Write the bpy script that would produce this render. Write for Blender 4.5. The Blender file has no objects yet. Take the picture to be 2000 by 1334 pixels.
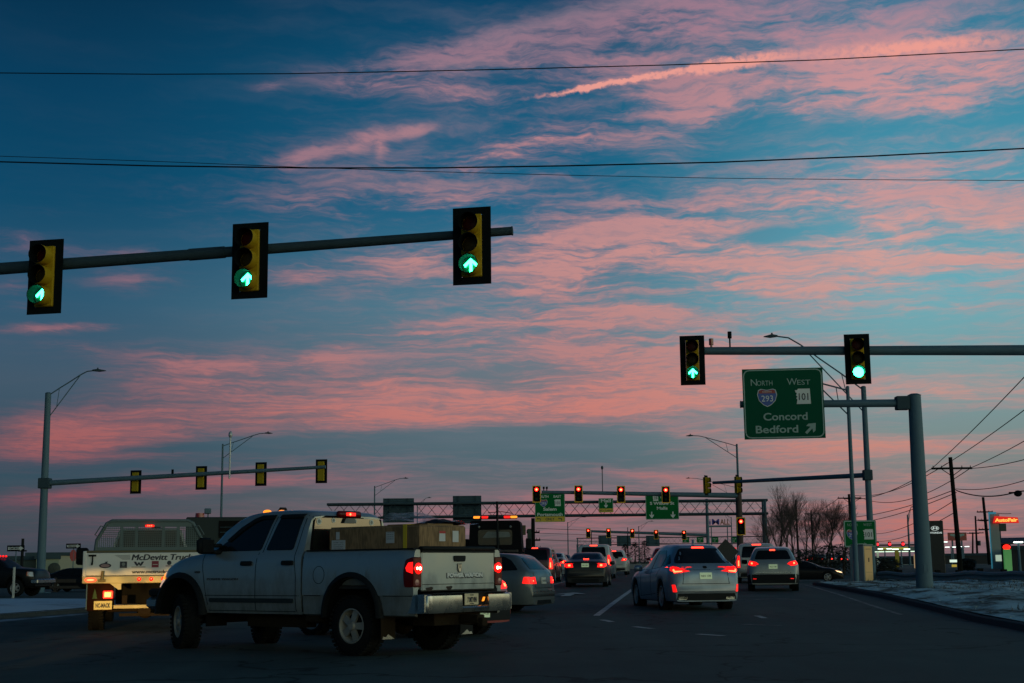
import bpy, bmesh, math, random
from mathutils import Vector, Matrix
from mathutils.bvhtree import BVHTree
random.seed(7)
SC = bpy.context.scene
COL = SC.collection
R = math.radians

# ------------------------------------------------------------------ camera
FPX, CAMH = 2778.0, 1.22
PITCH, ROLL = math.atan(440 / FPX), 0.010
cam_d = bpy.data.cameras.new('camera')
cam_d.lens, cam_d.sensor_width = 50.0, 36.0
cam_d.clip_start, cam_d.clip_end = 0.1, 9000
cam = bpy.data.objects.new('camera', cam_d)
COL.objects.link(cam)
_f = Vector((0, math.cos(PITCH), math.sin(PITCH)))
_r0 = Vector((1, 0, 0)); _u0 = _r0.cross(_f)
_r = _r0 * math.cos(ROLL) - _u0 * math.sin(ROLL)
_u = _r0 * math.sin(ROLL) + _u0 * math.cos(ROLL)
_m = Matrix((( _r.x, _u.x, -_f.x), (_r.y, _u.y, -_f.y), (_r.z, _u.z, -_f.z))).to_4x4()
_m.translation = Vector((0, 0, CAMH))
cam.matrix_world = _m
SC.camera = cam
SC.render.resolution_x, SC.render.resolution_y = 1024, 683
SC.view_settings.view_transform = 'Standard'
SC.view_settings.look = 'None'
SC.view_settings.exposure = 0.0
SC.view_settings.gamma = 1.0
SC.cycles.use_denoising = True
SC.cycles.max_bounces = 6
SC.cycles.diffuse_bounces = 2
SC.cycles.glossy_bounces = 3
SC.cycles.transmission_bounces = 4
SC.cycles.transparent_max_bounces = 8
SC.cycles.sample_clamp_indirect = 4.0
SC.cycles.caustics_reflective = False
SC.cycles.caustics_refractive = False

def pix_dir(u, v):
    return (_f + _r * ((u - 1000) / FPX) + _u * ((667 - v) / FPX)).normalized()
def at(u, v, D):
    """world point on the line of sight of a photograph pixel at forward distance D"""
    d = pix_dir(u, v)
    return Vector((0, 0, CAMH)) + d * (D / d.y)
def azel(u, v):
    d = pix_dir(u, v)
    return math.degrees(math.atan2(d.x, d.y)), math.degrees(math.asin(d.z))
def lin(c):
    return tuple((x / 255 / 12.92 if x / 255 <= .04045 else ((x / 255 + .055) / 1.055) ** 2.4) for x in c)

# ------------------------------------------------------------------ sky
W = bpy.data.worlds.new('World'); SC.world = W
W.use_nodes = True
W.cycles.sampling_method = 'MANUAL'; W.cycles.sample_map_resolution = 512
nt = W.node_tree; nt.nodes.clear()
def N(t, tree=None, **kw):
    n = (tree or nt).nodes.new(t)
    for k, v in kw.items(): setattr(n, k, v)
    return n
def Lk(a, b, tree=None): (tree or nt).links.new(a, b)
def M(op, a, b=None, c=None, clamp=False, tree=None):
    n = N('ShaderNodeMath', tree, operation=op); n.use_clamp = clamp
    for i, x in enumerate((a, b, c)):
        if x is None: continue
        if isinstance(x, (int, float)): n.inputs[i].default_value = x
        else: Lk(x, n.inputs[i], tree)
    return n.outputs[0]
def SS(x, a, b, lo=0.0, hi=1.0):
    n = N('ShaderNodeMapRange', interpolation_type='SMOOTHSTEP')
    Lk(x, n.inputs[0])
    n.inputs[1].default_value, n.inputs[2].default_value, n.inputs[3].default_value, n.inputs[4].default_value = a, b, lo, hi
    return n.outputs[0]
def MIX(f, a, b):
    n = N('ShaderNodeMix', data_type='RGBA')
    if isinstance(f, (int, float)): n.inputs[0].default_value = f
    else: Lk(f, n.inputs[0])
    for i, x in ((6, a), (7, b)):
        if isinstance(x, tuple): n.inputs[i].default_value = (*x, 1)
        else: Lk(x, n.inputs[i])
    return n.outputs[2]
def RAMP(x, stops):
    n = N('ShaderNodeValToRGB'); Lk(x, n.inputs[0])
    cr = n.color_ramp
    while len(cr.elements) > 1: cr.elements.remove(cr.elements[-1])
    cr.elements[0].position = stops[0][0]; cr.elements[0].color = (*lin(stops[0][1]), 1)
    for p, c in stops[1:]:
        e = cr.elements.new(p); e.color = (*lin(c), 1)
    return n.outputs[0]
tc = N('ShaderNodeTexCoord')
sep = N('ShaderNodeSeparateXYZ'); Lk(tc.outputs['Generated'], sep.inputs[0])
az = M('MULTIPLY', M('ARCTAN2', sep.outputs[0], sep.outputs[1]), 57.29578)
el = M('MULTIPLY', M('ARCSINE', sep.outputs[2]), 57.29578)
# clear-sky colour: two gradients over elevation (north-east and south-east side), blended over azimuth
def els(v): return (azel(1000, v)[1] + 5) / 95
e01 = M('MULTIPLY_ADD', el, 1 / 95, 5 / 95)
left = RAMP(e01, [(0, (46, 46, 54)), (els(1100), (64, 68, 80)), (els(1000), (60, 77, 86)), (els(900), (48, 78, 94)), (els(750), (66, 88, 106)),
                  (els(600), (46, 88, 114)), (els(400), (10, 72, 104)), (els(200), (8, 62, 94)), (els(0), (6, 48, 76)), (.45, (6, 38, 66)), (1, (14, 34, 56))])
mid = RAMP(e01, [(0, (62, 50, 58)), (els(1100), (100, 86, 90)), (els(1000), (102, 98, 102)), (els(900), (82, 104, 114)), (els(750), (100, 116, 126)),
                 (els(600), (84, 124, 142)), (els(400), (18, 98, 132)), (els(200), (14, 88, 122)), (els(0), (8, 68, 102)), (.45, (8, 46, 80)), (1, (14, 34, 56))])
right = RAMP(e01, [(0, (66, 54, 60)), (els(1100), (106, 88, 98)), (els(1000), (118, 112, 116)), (els(900), (122, 136, 134)), (els(750), (120, 156, 160)),
                   (els(600), (106, 170, 182)), (els(400), (78, 150, 172)), (els(200), (48, 132, 160)), (els(0), (44, 110, 142)), (.45, (22, 70, 104)), (1, (14, 34, 56))])
f1 = SS(az, -19, 1); f2 = SS(az, 1, 17)
away = RAMP(e01, [(0, (40, 46, 54)), (els(1000), (44, 74, 92)), (els(700), (30, 78, 108)), (els(200), (12, 60, 92)), (.5, (6, 40, 62)), (1, (10, 36, 52))])
base = MIX(f2, MIX(f1, MIX(SS(az, -62, -24), away, left), mid), right)
# clouds: ellipses in azimuth/elevation, torn up by noise
vec0 = N('ShaderNodeCombineXYZ'); Lk(az, vec0.inputs[0]); Lk(el, vec0.inputs[1])
def noise(vec, scale, det, rough=.6, sx=1, sy=1, rot=0, off=(0, 0, 0)):
    mp = N('ShaderNodeMapping', vector_type='POINT')
    mp.inputs['Scale'].default_value = (sx, sy, 1); mp.inputs['Rotation'].default_value = (0, 0, R(rot)); mp.inputs['Location'].default_value = off
    Lk(vec, mp.inputs[0])
    n = N('ShaderNodeTexNoise'); n.inputs['Scale'].default_value = scale
    n.inputs['Detail'].default_value = det; n.inputs['Roughness'].default_value = rough
    Lk(mp.outputs[0], n.inputs['Vector'])
    return n
ell = M('MULTIPLY', M('LOGARITHM', M('ADD', M('MAXIMUM', el, -3), 6), 2.71828), 15)
vecl = N('ShaderNodeCombineXYZ'); Lk(az, vecl.inputs[0]); Lk(ell, vecl.inputs[1])
vecn = vecl.outputs[0]
nw = noise(vecn, .5, 4, .58, .5, 1.3, -4)
warp = N('ShaderNodeVectorMath', operation='MULTIPLY_ADD')
wsub = N('ShaderNodeVectorMath', operation='SUBTRACT'); Lk(nw.outputs['Color'], wsub.inputs[0]); wsub.inputs[1].default_value = (.5, .5, .5)
Lk(wsub.outputs[0], warp.inputs[0]); warp.inputs[1].default_value = (2.4, .75, 0); Lk(vec0.outputs[0], warp.inputs[2])
wv = warp.outputs[0]
nw2 = noise(vec0.outputs[0], 2.2, 3, .6, .8, 1.3, -4, (7, 3, 0))
warp2 = N('ShaderNodeVectorMath', operation='MULTIPLY_ADD')
wsub2 = N('ShaderNodeVectorMath', operation='SUBTRACT'); Lk(nw2.outputs['Color'], wsub2.inputs[0]); wsub2.inputs[1].default_value = (.5, .5, .5)
Lk(wsub2.outputs[0], warp2.inputs[0]); warp2.inputs[1].default_value = (.7, .42, 0); Lk(vec0.outputs[0], warp2.inputs[2])
wc = warp2.outputs[0]
def streak(u1, v1, u2, v2, w, amp, acc, vec=None, grow=3.3, quad=True):
    a, b = azel(u1, v1), azel(u2, v2)
    dx, dy = b[0] - a[0], b[1] - a[1]
    ln = math.hypot(dx, dy) / 2; ww = w / FPX * 57.3
    mp = N('ShaderNodeMapping', vector_type='TEXTURE')
    mp.inputs['Location'].default_value = ((a[0] + b[0]) / 2, (a[1] + b[1]) / 2, 0)
    mp.inputs['Rotation'].default_value = (0, 0, math.atan2(dy, dx))
    mp.inputs['Scale'].default_value = (ln * 1.75 + ww * 1.2, ww * grow, 1)
    Lk(vec or wv, mp.inputs[0])
    g = N('ShaderNodeTexGradient', gradient_type='QUADRATIC_SPHERE' if quad else 'SPHERICAL')
    Lk(mp.outputs[0], g.inputs[0])
    return M('MULTIPLY_ADD', g.outputs['Fac'], amp, acc)
STREAKS = [
 (640,150,1150,50,20,1.3),(1150,45,1500,10,34,1.0),(820,140,1500,70,60,.75),(1300,60,2060,30,75,.8),(600,145,960,192,14,.9),(1000,90,1400,150,30,.4),
 (840,175,970,198,9,.7),(510,172,570,172,6,.9),(1260,190,1440,200,26,1.0),(1400,175,2060,125,28,1.1),(1330,215,1372,217,5,.8),(1430,205,1600,235,10,.8),
 (1700,215,1900,212,11,.9),(1560,205,2060,185,20,.6),(1480,120,2060,95,40,.7),
 (520,318,650,288,9,1.2),(640,290,750,260,10,1.3),(745,262,835,246,5,1.2),(739,262,744,302,8,.9),
 (870,318,1110,268,14,1.5),(1060,278,1215,258,20,1.2),(1200,265,1400,245,26,.7),
 (300,350,1000,340,60,.38),(500,395,720,405,11,.6),(650,400,1020,380,20,.6),(0,415,330,415,7,.25),
 (-40,470,140,484,13,1.0),(120,487,340,496,7,.9),(150,545,340,545,15,.8),(-20,560,70,560,12,.6),(500,541,640,533,13,1.0),(640,530,920,498,24,.95),
 (940,530,1220,505,26,1.2),(1000,475,1520,425,34,1.15),(1200,512,2060,500,26,.95),(1400,445,2060,400,55,.95),(1500,375,2060,320,36,.7),(1900,430,2060,425,20,.5),
 (1410,463,1640,452,15,-1.7),(1680,512,2060,503,8,1.0),(1560,478,1760,470,12,.5),(1020,512,1160,508,6,-.6),
 (960,562,1280,562,8,1.1),(1300,556,1740,563,12,.8),(-20,608,130,600,7,.6),(-40,643,250,638,5,1.5),(0,665,330,690,12,.4),
 (650,662,1000,640,16,.85),(980,622,1370,608,14,1.0),(700,600,1560,630,60,.4),(1560,600,2060,598,6,.5),
 (210,718,580,722,22,1.4),(540,712,740,692,14,1.0),(860,695,1480,675,38,.95),(180,752,480,762,18,.6),(1340,700,1480,720,20,.6),
 (640,745,880,756,12,1.0),(-60,858,300,832,26,1.3),(-60,882,360,862,15,1.0),(80,822,620,800,22,.9),(480,820,1120,800,24,1.2),(940,806,1460,782,28,1.5),
 (1080,745,1470,762,36,1.0),(1590,765,2060,762,18,1.0),(1000,560,2060,640,120,.28),(300,780,1000,770,40,.5),
 (-40,895,700,855,10,-.5),(700,850,1450,818,14,-.9),(700,905,1500,850,30,-.5),
 (-60,988,280,953,11,1.1),(240,957,620,932,10,.9),(580,932,900,937,9,.7),(1190,918,1450,952,7,1.3),(1380,872,2060,868,14,1.2),(1340,882,1720,892,20,.9),
 (-40,1012,620,1000,10,.55),(680,985,1470,960,18,.95),(780,1012,1500,1008,16,.9),(1540,985,2060,990,18,1.2),(1500,1022,2060,1032,13,1.1),(1500,1062,2060,1055,12,.8),
 (-60,968,700,930,14,.8),(-60,905,500,880,10,.5),(300,900,1100,905,16,.45),(900,900,1500,930,18,.5),(-40,1040,500,1030,12,.5),(1100,840,1700,835,10,.45),(980,1062,1480,1062,16,.7),(1560,930,2060,925,12,.7),(1700,820,2060,815,14,-.5),(0,1060,900,1050,14,.35),
]
acc = 0.0
for s in STREAKS: acc = streak(*s, acc)
# noise texture of the cloud sheets
wadd = N('ShaderNodeVectorMath', operation='MULTIPLY_ADD'); Lk(wsub.outputs[0], wadd.inputs[0]); wadd.inputs[1].default_value = (3.0, .9, 0); Lk(vecn, wadd.inputs[2])
wn_ = wadd.outputs[0]
na = noise(wn_, .8, 5, .56, .16, 1.5, -6, (3, 1, 0)).outputs['Fac']
nb = noise(wn_, 2.6, 5, .62, .15, 1.6, -10, (9, 4, 0)).outputs['Fac']
nc = noise(wn_, 6.5, 4, .65, .2, 1.3, -8, (2, 8, 0)).outputs['Fac']
nn = M('ADD', M('MULTIPLY', na, .5), M('ADD', M('MULTIPLY', nb, .35), M('MULTIPLY', nc, .15)))
tex = SS(nn, .36, .62, .2, 1.35)
lowf = SS(el, 10.5, 4.5, 0, .6)
tex = M('ADD', M('MULTIPLY', tex, M('SUBTRACT', 1.0, lowf)), M('MULTIPLY', lowf, 1.0))
veil = M('MULTIPLY', SS(nn, .41, .67, 0, .55), M('MULTIPLY', SS(az, -19, 3, .16, 1.0), SS(el, 23, 12, .22, 1.0)))
cm = M('ADD', M('MULTIPLY', M('MULTIPLY', acc, 1.12), tex), veil)
fineS = SS(M('ADD', M('MULTIPLY', nb, .45), M('MULTIPLY', nc, .55)), .36, .64, .70, 1.12)
wide = M('MULTIPLY', SS(cm, .05, 1.2), SS(az, -62, -26))
cm = M('MULTIPLY', M('MULTIPLY', M('MULTIPLY', SS(cm, -.02, 1.75), .95), fineS), SS(az, -62, -26))
cm = M('MAXIMUM', cm, 0.0)
# contrail: crisp, only lightly warped
tr = 0.0
for s in [(1040,190,1345,134,6,1.6),(1290,146,1530,108,13,1.5),(1500,114,2060,64,21,1.0)]: tr = streak(*s, tr, wc, 1.9)
puff = noise(vec0.outputs[0], 2.8, 5, .6, 1, 1.2, 0).outputs['Fac']
tr = SS(M('MULTIPLY', tr, SS(puff, .3, .6, .6, 1.25)), .1, 1.0)
pinkL = RAMP(e01, [(0, (110, 66, 76)), (els(1000), (136, 76, 88)), (els(860), (166, 96, 96)), (els(720), (156, 106, 112)), (els(500), (120, 100, 122)), (els(200), (96, 92, 122)), (1, (40, 60, 90))])
pinkM = RAMP(e01, [(0, (120, 74, 80)), (els(1010), (176, 108, 110)), (els(930), (156, 110, 114)), (els(800), (206, 126, 115)), (els(680), (186, 130, 128)), (els(500), (202, 142, 138)), (els(280), (186, 132, 138)), (els(80), (148, 116, 134)), (1, (40, 60, 90))])
pinkR = RAMP(e01, [(0, (124, 80, 82)), (els(1030), (196, 116, 106)), (els(880), (204, 138, 124)), (els(760), (206, 150, 138)), (els(500), (214, 160, 152)), (els(420), (208, 154, 152)), (els(160), (206, 148, 150)), (els(40), (176, 130, 148)), (1, (40, 60, 90))])
pink = MIX(f2, MIX(f1, pinkL, pinkM), pinkR)
mauve = MIX(.62, base, MIX(f2, MIX(f1, lin((70, 78, 98)), lin((118, 116, 134))), lin((158, 146, 156))))
skyc = MIX(M('MULTIPLY', wide, .60), base, mauve)
skyc = MIX(M('MINIMUM', cm, .92), skyc, pink)
# thin grey-lilac under-veil so that the blue between the clouds is never flat
skyc = MIX(M('MULTIPLY', M('MULTIPLY', SS(na, .42, .75), SS(az, -17, 3, .1, 1)), .18), skyc, lin((128, 128, 142)))
skyc = MIX(M('MULTIPLY', tr, .95), skyc, lin((236, 158, 146)))
# the western sky behind the viewer: the afterglow of the sun that has just gone down
wdot = M('ADD', M('MULTIPLY', sep.outputs[0], .80), M('MULTIPLY', sep.outputs[1], -.60))
west = M('MULTIPLY', SS(wdot, .05, .98), M('ADD', M('MULTIPLY', SS(el, 24, 1), .85), M('MULTIPLY', SS(el, 60, 5), .15)))
west = M('MULTIPLY', west, SS(el, -1, 2))
glowc = RAMP(e01, [(0, (235, 170, 110)), (.06, (240, 218, 150)), (.15, (220, 228, 172)), (.3, (150, 190, 190)), (.5, (60, 110, 140))])
bg = N('ShaderNodeBackground'); Lk(skyc, bg.inputs[0]); bg.inputs[1].default_value = 1.0
bg2 = N('ShaderNodeBackground'); Lk(glowc, bg2.inputs[0]); Lk(M('MULTIPLY', west, 2.0), bg2.inputs[1])
# physical dusk sky in the mix: sun at the horizon behind the viewer
ns = N('ShaderNodeTexSky', sky_type='NISHITA'); ns.sun_disc = False
ns.sun_elevation = R(-1.5); ns.sun_rotation = R(127)
bg3 = N('ShaderNodeBackground'); Lk(ns.outputs[0], bg3.inputs[0]); bg3.inputs[1].default_value = 0.002
ad = N('ShaderNodeAddShader'); Lk(bg.outputs[0], ad.inputs[0]); Lk(bg2.outputs[0], ad.inputs[1])
ad2 = N('ShaderNodeAddShader'); Lk(ad.outputs[0], ad2.inputs[0]); Lk(bg3.outputs[0], ad2.inputs[1])
wo = N('ShaderNodeOutputWorld'); Lk(ad2.outputs[0], wo.inputs[0])
# afterglow as a broad, weak, warm sun from low behind the viewer
sl = bpy.data.lights.new('afterglow', 'SUN'); sl.energy = 0.10; sl.angle = R(25); sl.color = (1.0, .82, .6)
so = bpy.data.objects.new('afterglow', sl); COL.objects.link(so)
so.rotation_euler = (R(90 - 5), 0, R(53)); so.location = (0, -20, 30)

# spot lamps added for the low beams of an assumed, unseen car to the left: they light the tail of the flatbed
for k, (x, xt) in enumerate(((-7.0, -8.55), (-6.4, -7.75), (-5.6, -6.95))):
    hl = bpy.data.lights.new('assumed_low_beam', 'SPOT'); hl.energy = 15000; hl.color = (1.0, .58, .16); hl.spot_size = R(3.5); hl.spot_blend = .25; hl.shadow_soft_size = .06
    ho = bpy.data.objects.new('assumed_low_beam', hl); COL.objects.link(ho); ho.location = (x, .6, .68)
    ho.rotation_euler = (Vector((xt, 29.5, .42)) - ho.location).to_track_quat('-Z', 'Y').to_euler()

# ------------------------------------------------------------------ helpers
def G(x, y):
    """height of the ground: flat near the viewer, rising gently ahead and to the right"""
    s = min(1, max(0, (x + 16) / 12)); s = s * s * (3 - 2 * s)
    t = max(0, y - 30)
    z = 1.12 * (1 - math.exp(-t / 84))
    r = min(1, max(0, (x - 11.5) / 5)); r = r * r * (3 - 2 * r); q = min(1, max(0, (y - 96) / 70)); z *= 1 - .92 * r * (1 - q * q * (3 - 2 * q))
    if y > 150: s = s + (1 - s) * min(1, (y - 150) / 150)
    return z * s

MATS = {}
def _mat(name):
    m = bpy.data.materials.new(name); m.use_nodes = True
    t = m.node_tree
    return m, t, t.nodes['Principled BSDF']
def mat(name, col, rough=.6, metal=0.0, var=.18, scale=3.0, bump=0.0, bscale=40, coat=0.0, dirt=0.0, alpha=1.0, spec=.5, dcol=(.055, .048, .038)):
    if name in MATS: return MATS[name]
    m, t, b = _mat(name); nd, lk = t.nodes, t.links
    b.inputs['Roughness'].default_value = rough; b.inputs['Metallic'].default_value = metal
    b.inputs['Coat Weight'].default_value = coat; b.inputs['Coat Roughness'].default_value = .08
    b.inputs['Specular IOR Level'].default_value = spec; b.inputs['Alpha'].default_value = alpha
    tcn = nd.new('ShaderNodeTexCoord')
    n = nd.new('ShaderNodeTexNoise'); n.inputs['Scale'].default_value = scale; n.inputs['Detail'].default_value = 5; n.inputs['Roughness'].default_value = .65
    lk.new(tcn.outputs['Object'], n.inputs['Vector'])
    mx = nd.new('ShaderNodeMix'); mx.data_type = 'RGBA'
    lk.new(n.outputs['Fac'], mx.inputs[0])
    mx.inputs[6].default_value = (*[c * (1 - var) for c in col], 1); mx.inputs[7].default_value = (*[min(1, c * (1 + var)) for c in col], 1)
    out = mx.outputs[2]
    rr = nd.new('ShaderNodeMapRange'); lk.new(n.outputs['Fac'], rr.inputs[0]); rr.inputs[1].default_value = .3; rr.inputs[2].default_value = .7
    rr.inputs[3].default_value = max(.02, rough - .08); rr.inputs[4].default_value = min(1, rough + .1)
    rout = rr.outputs[0]
    if dirt > 0:   # road salt and dust, thickest low on the panels and in streaks
        n2 = nd.new('ShaderNodeTexNoise'); n2.inputs['Scale'].default_value = 5; n2.inputs['Detail'].default_value = 6; n2.inputs['Roughness'].default_value = .7
        mp = nd.new('ShaderNodeMapping'); mp.inputs['Scale'].default_value = (1, 1, .45); lk.new(tcn.outputs['Object'], mp.inputs[0]); lk.new(mp.outputs[0], n2.inputs['Vector'])
        sx = nd.new('ShaderNodeSeparateXYZ'); lk.new(tcn.outputs['Object'], sx.inputs[0])
        h = nd.new('ShaderNodeMapRange'); lk.new(sx.outputs[2], h.inputs[0]); h.inputs[1].default_value = 1.25; h.inputs[2].default_value = .35; h.inputs[3].default_value = -.12; h.inputs[4].default_value = .5
        a = nd.new('ShaderNodeMath'); a.operation = 'ADD'; lk.new(n2.outputs['Fac'], a.inputs[0]); lk.new(h.outputs[0], a.inputs[1])
        g = nd.new('ShaderNodeMapRange'); lk.new(a.outputs[0], g.inputs[0]); g.inputs[1].default_value = .45; g.inputs[2].default_value = .95; g.inputs[4].default_value = dirt
        m2 = nd.new('ShaderNodeMix'); m2.data_type = 'RGBA'; lk.new(g.outputs[0], m2.inputs[0]); lk.new(out, m2.inputs[6]); m2.inputs[7].default_value = (*dcol, 1); out = m2.outputs[2]
        m3 = nd.new('ShaderNodeMix'); m3.data_type = 'FLOAT'; lk.new(g.outputs[0], m3.inputs[0]); lk.new(rout, m3.inputs[2]); m3.inputs[3].default_value = .85; rout = m3.outputs[0]
        if metal > 0:
            m4 = nd.new('ShaderNodeMix'); m4.data_type = 'FLOAT'; lk.new(g.outputs[0], m4.inputs[0]); m4.inputs[2].default_value = metal; m4.inputs[3].default_value = 0; lk.new(m4.outputs[0], b.inputs['Metallic'])
    lk.new(out, b.inputs['Base Color']); lk.new(rout, b.inputs['Roughness'])
    if bump > 0:
        nb_ = nd.new('ShaderNodeTexNoise'); nb_.inputs['Scale'].default_value = bscale; nb_.inputs['Detail'].default_value = 4; lk.new(tcn.outputs['Object'], nb_.inputs['Vector'])
        bp = nd.new('ShaderNodeBump'); bp.inputs['Strength'].default_value = bump; bp.inputs['Distance'].default_value = .02
        lk.new(nb_.outputs['Fac'], bp.inputs['Height']); lk.new(bp.outputs[0], b.inputs['Normal'])
    MATS[name] = m; return m
def emi(name, col, strength, base=(.02, .02, .02), rough=.3):
    if name in MATS: return MATS[name]
    m, t, b = _mat(name)
    b.inputs['Base Color'].default_value = (*base, 1); b.inputs['Roughness'].default_value = rough
    b.inputs['Emission Color'].default_value = (*col, 1); b.inputs['Emission Strength'].default_value = strength
    n = t.nodes.new('ShaderNodeTexNoise'); n.inputs['Scale'].default_value = 30; n.inputs['Detail'].default_value = 2
    mr = t.nodes.new('ShaderNodeMapRange'); t.links.new(n.outputs['Fac'], mr.inputs[0])
    mr.inputs[1].default_value = .3; mr.inputs[2].default_value = .7; mr.inputs[3].default_value = strength * .8; mr.inputs[4].default_value = strength * 1.2
    t.links.new(mr.outputs[0], b.inputs['Emission Strength'])
    MATS[name] = m; return m

class MB:
    """collects faces for ONE mesh object"""
    def __init__(s, M=None): s.v = []; s.f = []; s.mi = []; s.M = M or Matrix(); s.m = 0
    def add(s, vs, fs, mi=None):
        o = len(s.v); s.v += [s.M @ Vector(p) for p in vs]
        for f in fs: s.f.append([i + o for i in f]); s.mi.append(s.m if mi is None else mi)
        return s
    def box(s, x0, x1, y0, y1, z0, z1, mi=None, bev=0.0):
        if bev > 0 and min(x1 - x0, y1 - y0, z1 - z0) > 2.2 * bev:
            b = bev; vs = []; 
            for (z, q) in ((z0, b), (z0 + b, 0), (z1 - b, 0), (z1, b)):
                for (x, y) in ((x0 + q + b, y0 + q), (x1 - q - b, y0 + q), (x1 - q, y0 + q + b), (x1 - q, y1 - q - b), (x1 - q - b, y1 - q), (x0 + q + b, y1 - q), (x0 + q, y1 - q - b), (x0 + q, y0 + q + b)):
                    vs.append((x, y, z))
            fs = [list(range(7, -1, -1)), list(range(24, 32))]
            for k in range(3):
                for i in range(8): j = (i + 1) % 8; fs.append([k * 8 + i, k * 8 + j, k * 8 + 8 + j, k * 8 + 8 + i])
            return s.add(vs, fs, mi)
        return s.add([(x0, y0, z0), (x1, y0, z0), (x1, y1, z0), (x0, y1, z0), (x0, y0, z1), (x1, y0, z1), (x1, y1, z1), (x0, y1, z1)],
                     [[3, 2, 1, 0], [4, 5, 6, 7], [0, 1, 5, 4], [1, 2, 6, 5], [2, 3, 7, 6], [3, 0, 4, 7]], mi)
    def cyl(s, p0, p1, r0, r1=None, n=12, mi=None, cap=True):
        r1 = r0 if r1 is None else r1
        p0, p1 = Vector(p0), Vector(p1); d = (p1 - p0).normalized()
        a = d.orthogonal().normalized(); b = d.cross(a)
        vs = [p0 + (a * math.cos(t) + b * math.sin(t)) * r0 for t in [i * 2 * math.pi / n for i in range(n)]]
        vs += [p1 + (a * math.cos(t) + b * math.sin(t)) * r1 for t in [i * 2 * math.pi / n for i in range(n)]]
        fs = [[i, (i + 1) % n, n + (i + 1) % n, n + i] for i in range(n)]
        if cap: fs += [list(range(n - 1, -1, -1)), list(range(n, 2 * n))]
        return s.add(vs, fs, mi)
    def tube(s, pts, r, n=8, mi=None):
        pts = [Vector(p) for p in pts]; rs = r if isinstance(r, (list, tuple)) else [r] * len(pts)
        vs = []; a = None
        for i, p in enumerate(pts):
            d = (pts[min(i + 1, len(pts) - 1)] - pts[max(i - 1, 0)]).normalized()
            if a is None: a = d.orthogonal().normalized()
            else: a = (a - d * a.dot(d)).normalized()
            b = d.cross(a)
            vs += [p + (a * math.cos(2 * math.pi * k / n) + b * math.sin(2 * math.pi * k / n)) * rs[i] for k in range(n)]
        fs = []
        for i in range(len(pts) - 1):
            for k in range(n): fs.append([i * n + k, i * n + (k + 1) % n, (i + 1) * n + (k + 1) % n, (i + 1) * n + k])
        fs += [list(range(n - 1, -1, -1)), [(len(pts) - 1) * n + k for k in range(n)]]
        return s.add(vs, fs, mi)
    def prism(s, pts, y0, y1, mi=None):
        """outline in x,z extruded along y"""
        n = len(pts); vs = [(x, y0, z) for x, z in pts] + [(x, y1, z) for x, z in pts]
        ar = sum(pts[i][0] * pts[(i + 1) % n][1] - pts[(i + 1) % n][0] * pts[i][1] for i in range(n))
        fs = [list(range(n)), list(range(2 * n - 1, n - 1, -1))] + [[i, n + i, n + (i + 1) % n, (i + 1) % n] for i in range(n)]
        if ar < 0: fs = [f[::-1] for f in fs]
        return s.add(vs, fs, mi)
    def lathe(s, prof, axis='x', c=(0, 0, 0), n=24, mi=None):
        """prof: list of (along axis, radius)"""
        vs = []; fs = []
        for a, r in prof:
            for k in range(n):
                t = 2 * math.pi * k / n; u, w = r * math.cos(t), r * math.sin(t)
                vs.append({'x': (c[0] + a, c[1] + u, c[2] + w), 'y': (c[0] + w, c[1] + a, c[2] + u), 'z': (c[0] + u, c[1] + w, c[2] + a)}[axis])
        for i in range(len(prof) - 1):
            for k in range(n): fs.append([i * n + k, (i + 1) * n + k, (i + 1) * n + (k + 1) % n, i * n + (k + 1) % n])
        return s.add(vs, fs, mi)
    def sphere(s, c, rx, ry=None, rz=None, n=10, mi=None):
        ry = ry or rx; rz = rz or rx; vs = []; fs = []; m = n // 2 + 1
        for i in range(m + 1):
            ph = math.pi * i / m
            for k in range(n):
                t = 2 * math.pi * k / n
                vs.append((c[0] + rx * math.sin(ph) * math.cos(t), c[1] + ry * math.sin(ph) * math.sin(t), c[2] + rz * math.cos(ph)))
        for i in range(m):
            for k in range(n): fs.append([i * n + k, (i + 1) * n + k, (i + 1) * n + (k + 1) % n, i * n + (k + 1) % n])
        return s.add(vs, fs, mi)
    def text(s, txt, x, z, size, y=0.0, th=.006, mi=None, width=None, shear=0.0, bold=0.0, align='CENTER'):
        """lettering in the x,z plane facing -y, centred on x, baseline z; size = capital height; width = fit to this width"""
        cu = bpy.data.curves.new('t', 'FONT'); cu.body = txt; cu.size = size / .73; cu.align_x = 'LEFT'; cu.offset = bold; cu.shear = shear
        cu.extrude = th / 2; cu.resolution_u = 3
        ob = bpy.data.objects.new('t', cu); COL.objects.link(ob)
        dg = bpy.context.evaluated_depsgraph_get(); me = bpy.data.meshes.new_from_object(ob.evaluated_get(dg))
        xs = [v.co.x for v in me.vertices]
        if xs:
            a, b = min(xs), max(xs); k = (width / (b - a)) if width else 1
            x0 = x - (b - a) * k / 2 if align == 'CENTER' else x
            s.add([(x0 + (v.co.x - a) * k, y - v.co.z, z + v.co.y) for v in me.vertices], [list(p.vertices) for p in me.polygons], mi)
        bpy.data.objects.remove(ob); bpy.data.meshes.remove(me); bpy.data.curves.remove(cu)
        return s
    def merge(s, q, mi=None):
        o = len(s.v); s.v += q.v; s.f += [[i + o for i in f] for f in q.f]; s.mi += (q.mi if mi is None else [mi] * len(q.f)); return s
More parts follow.
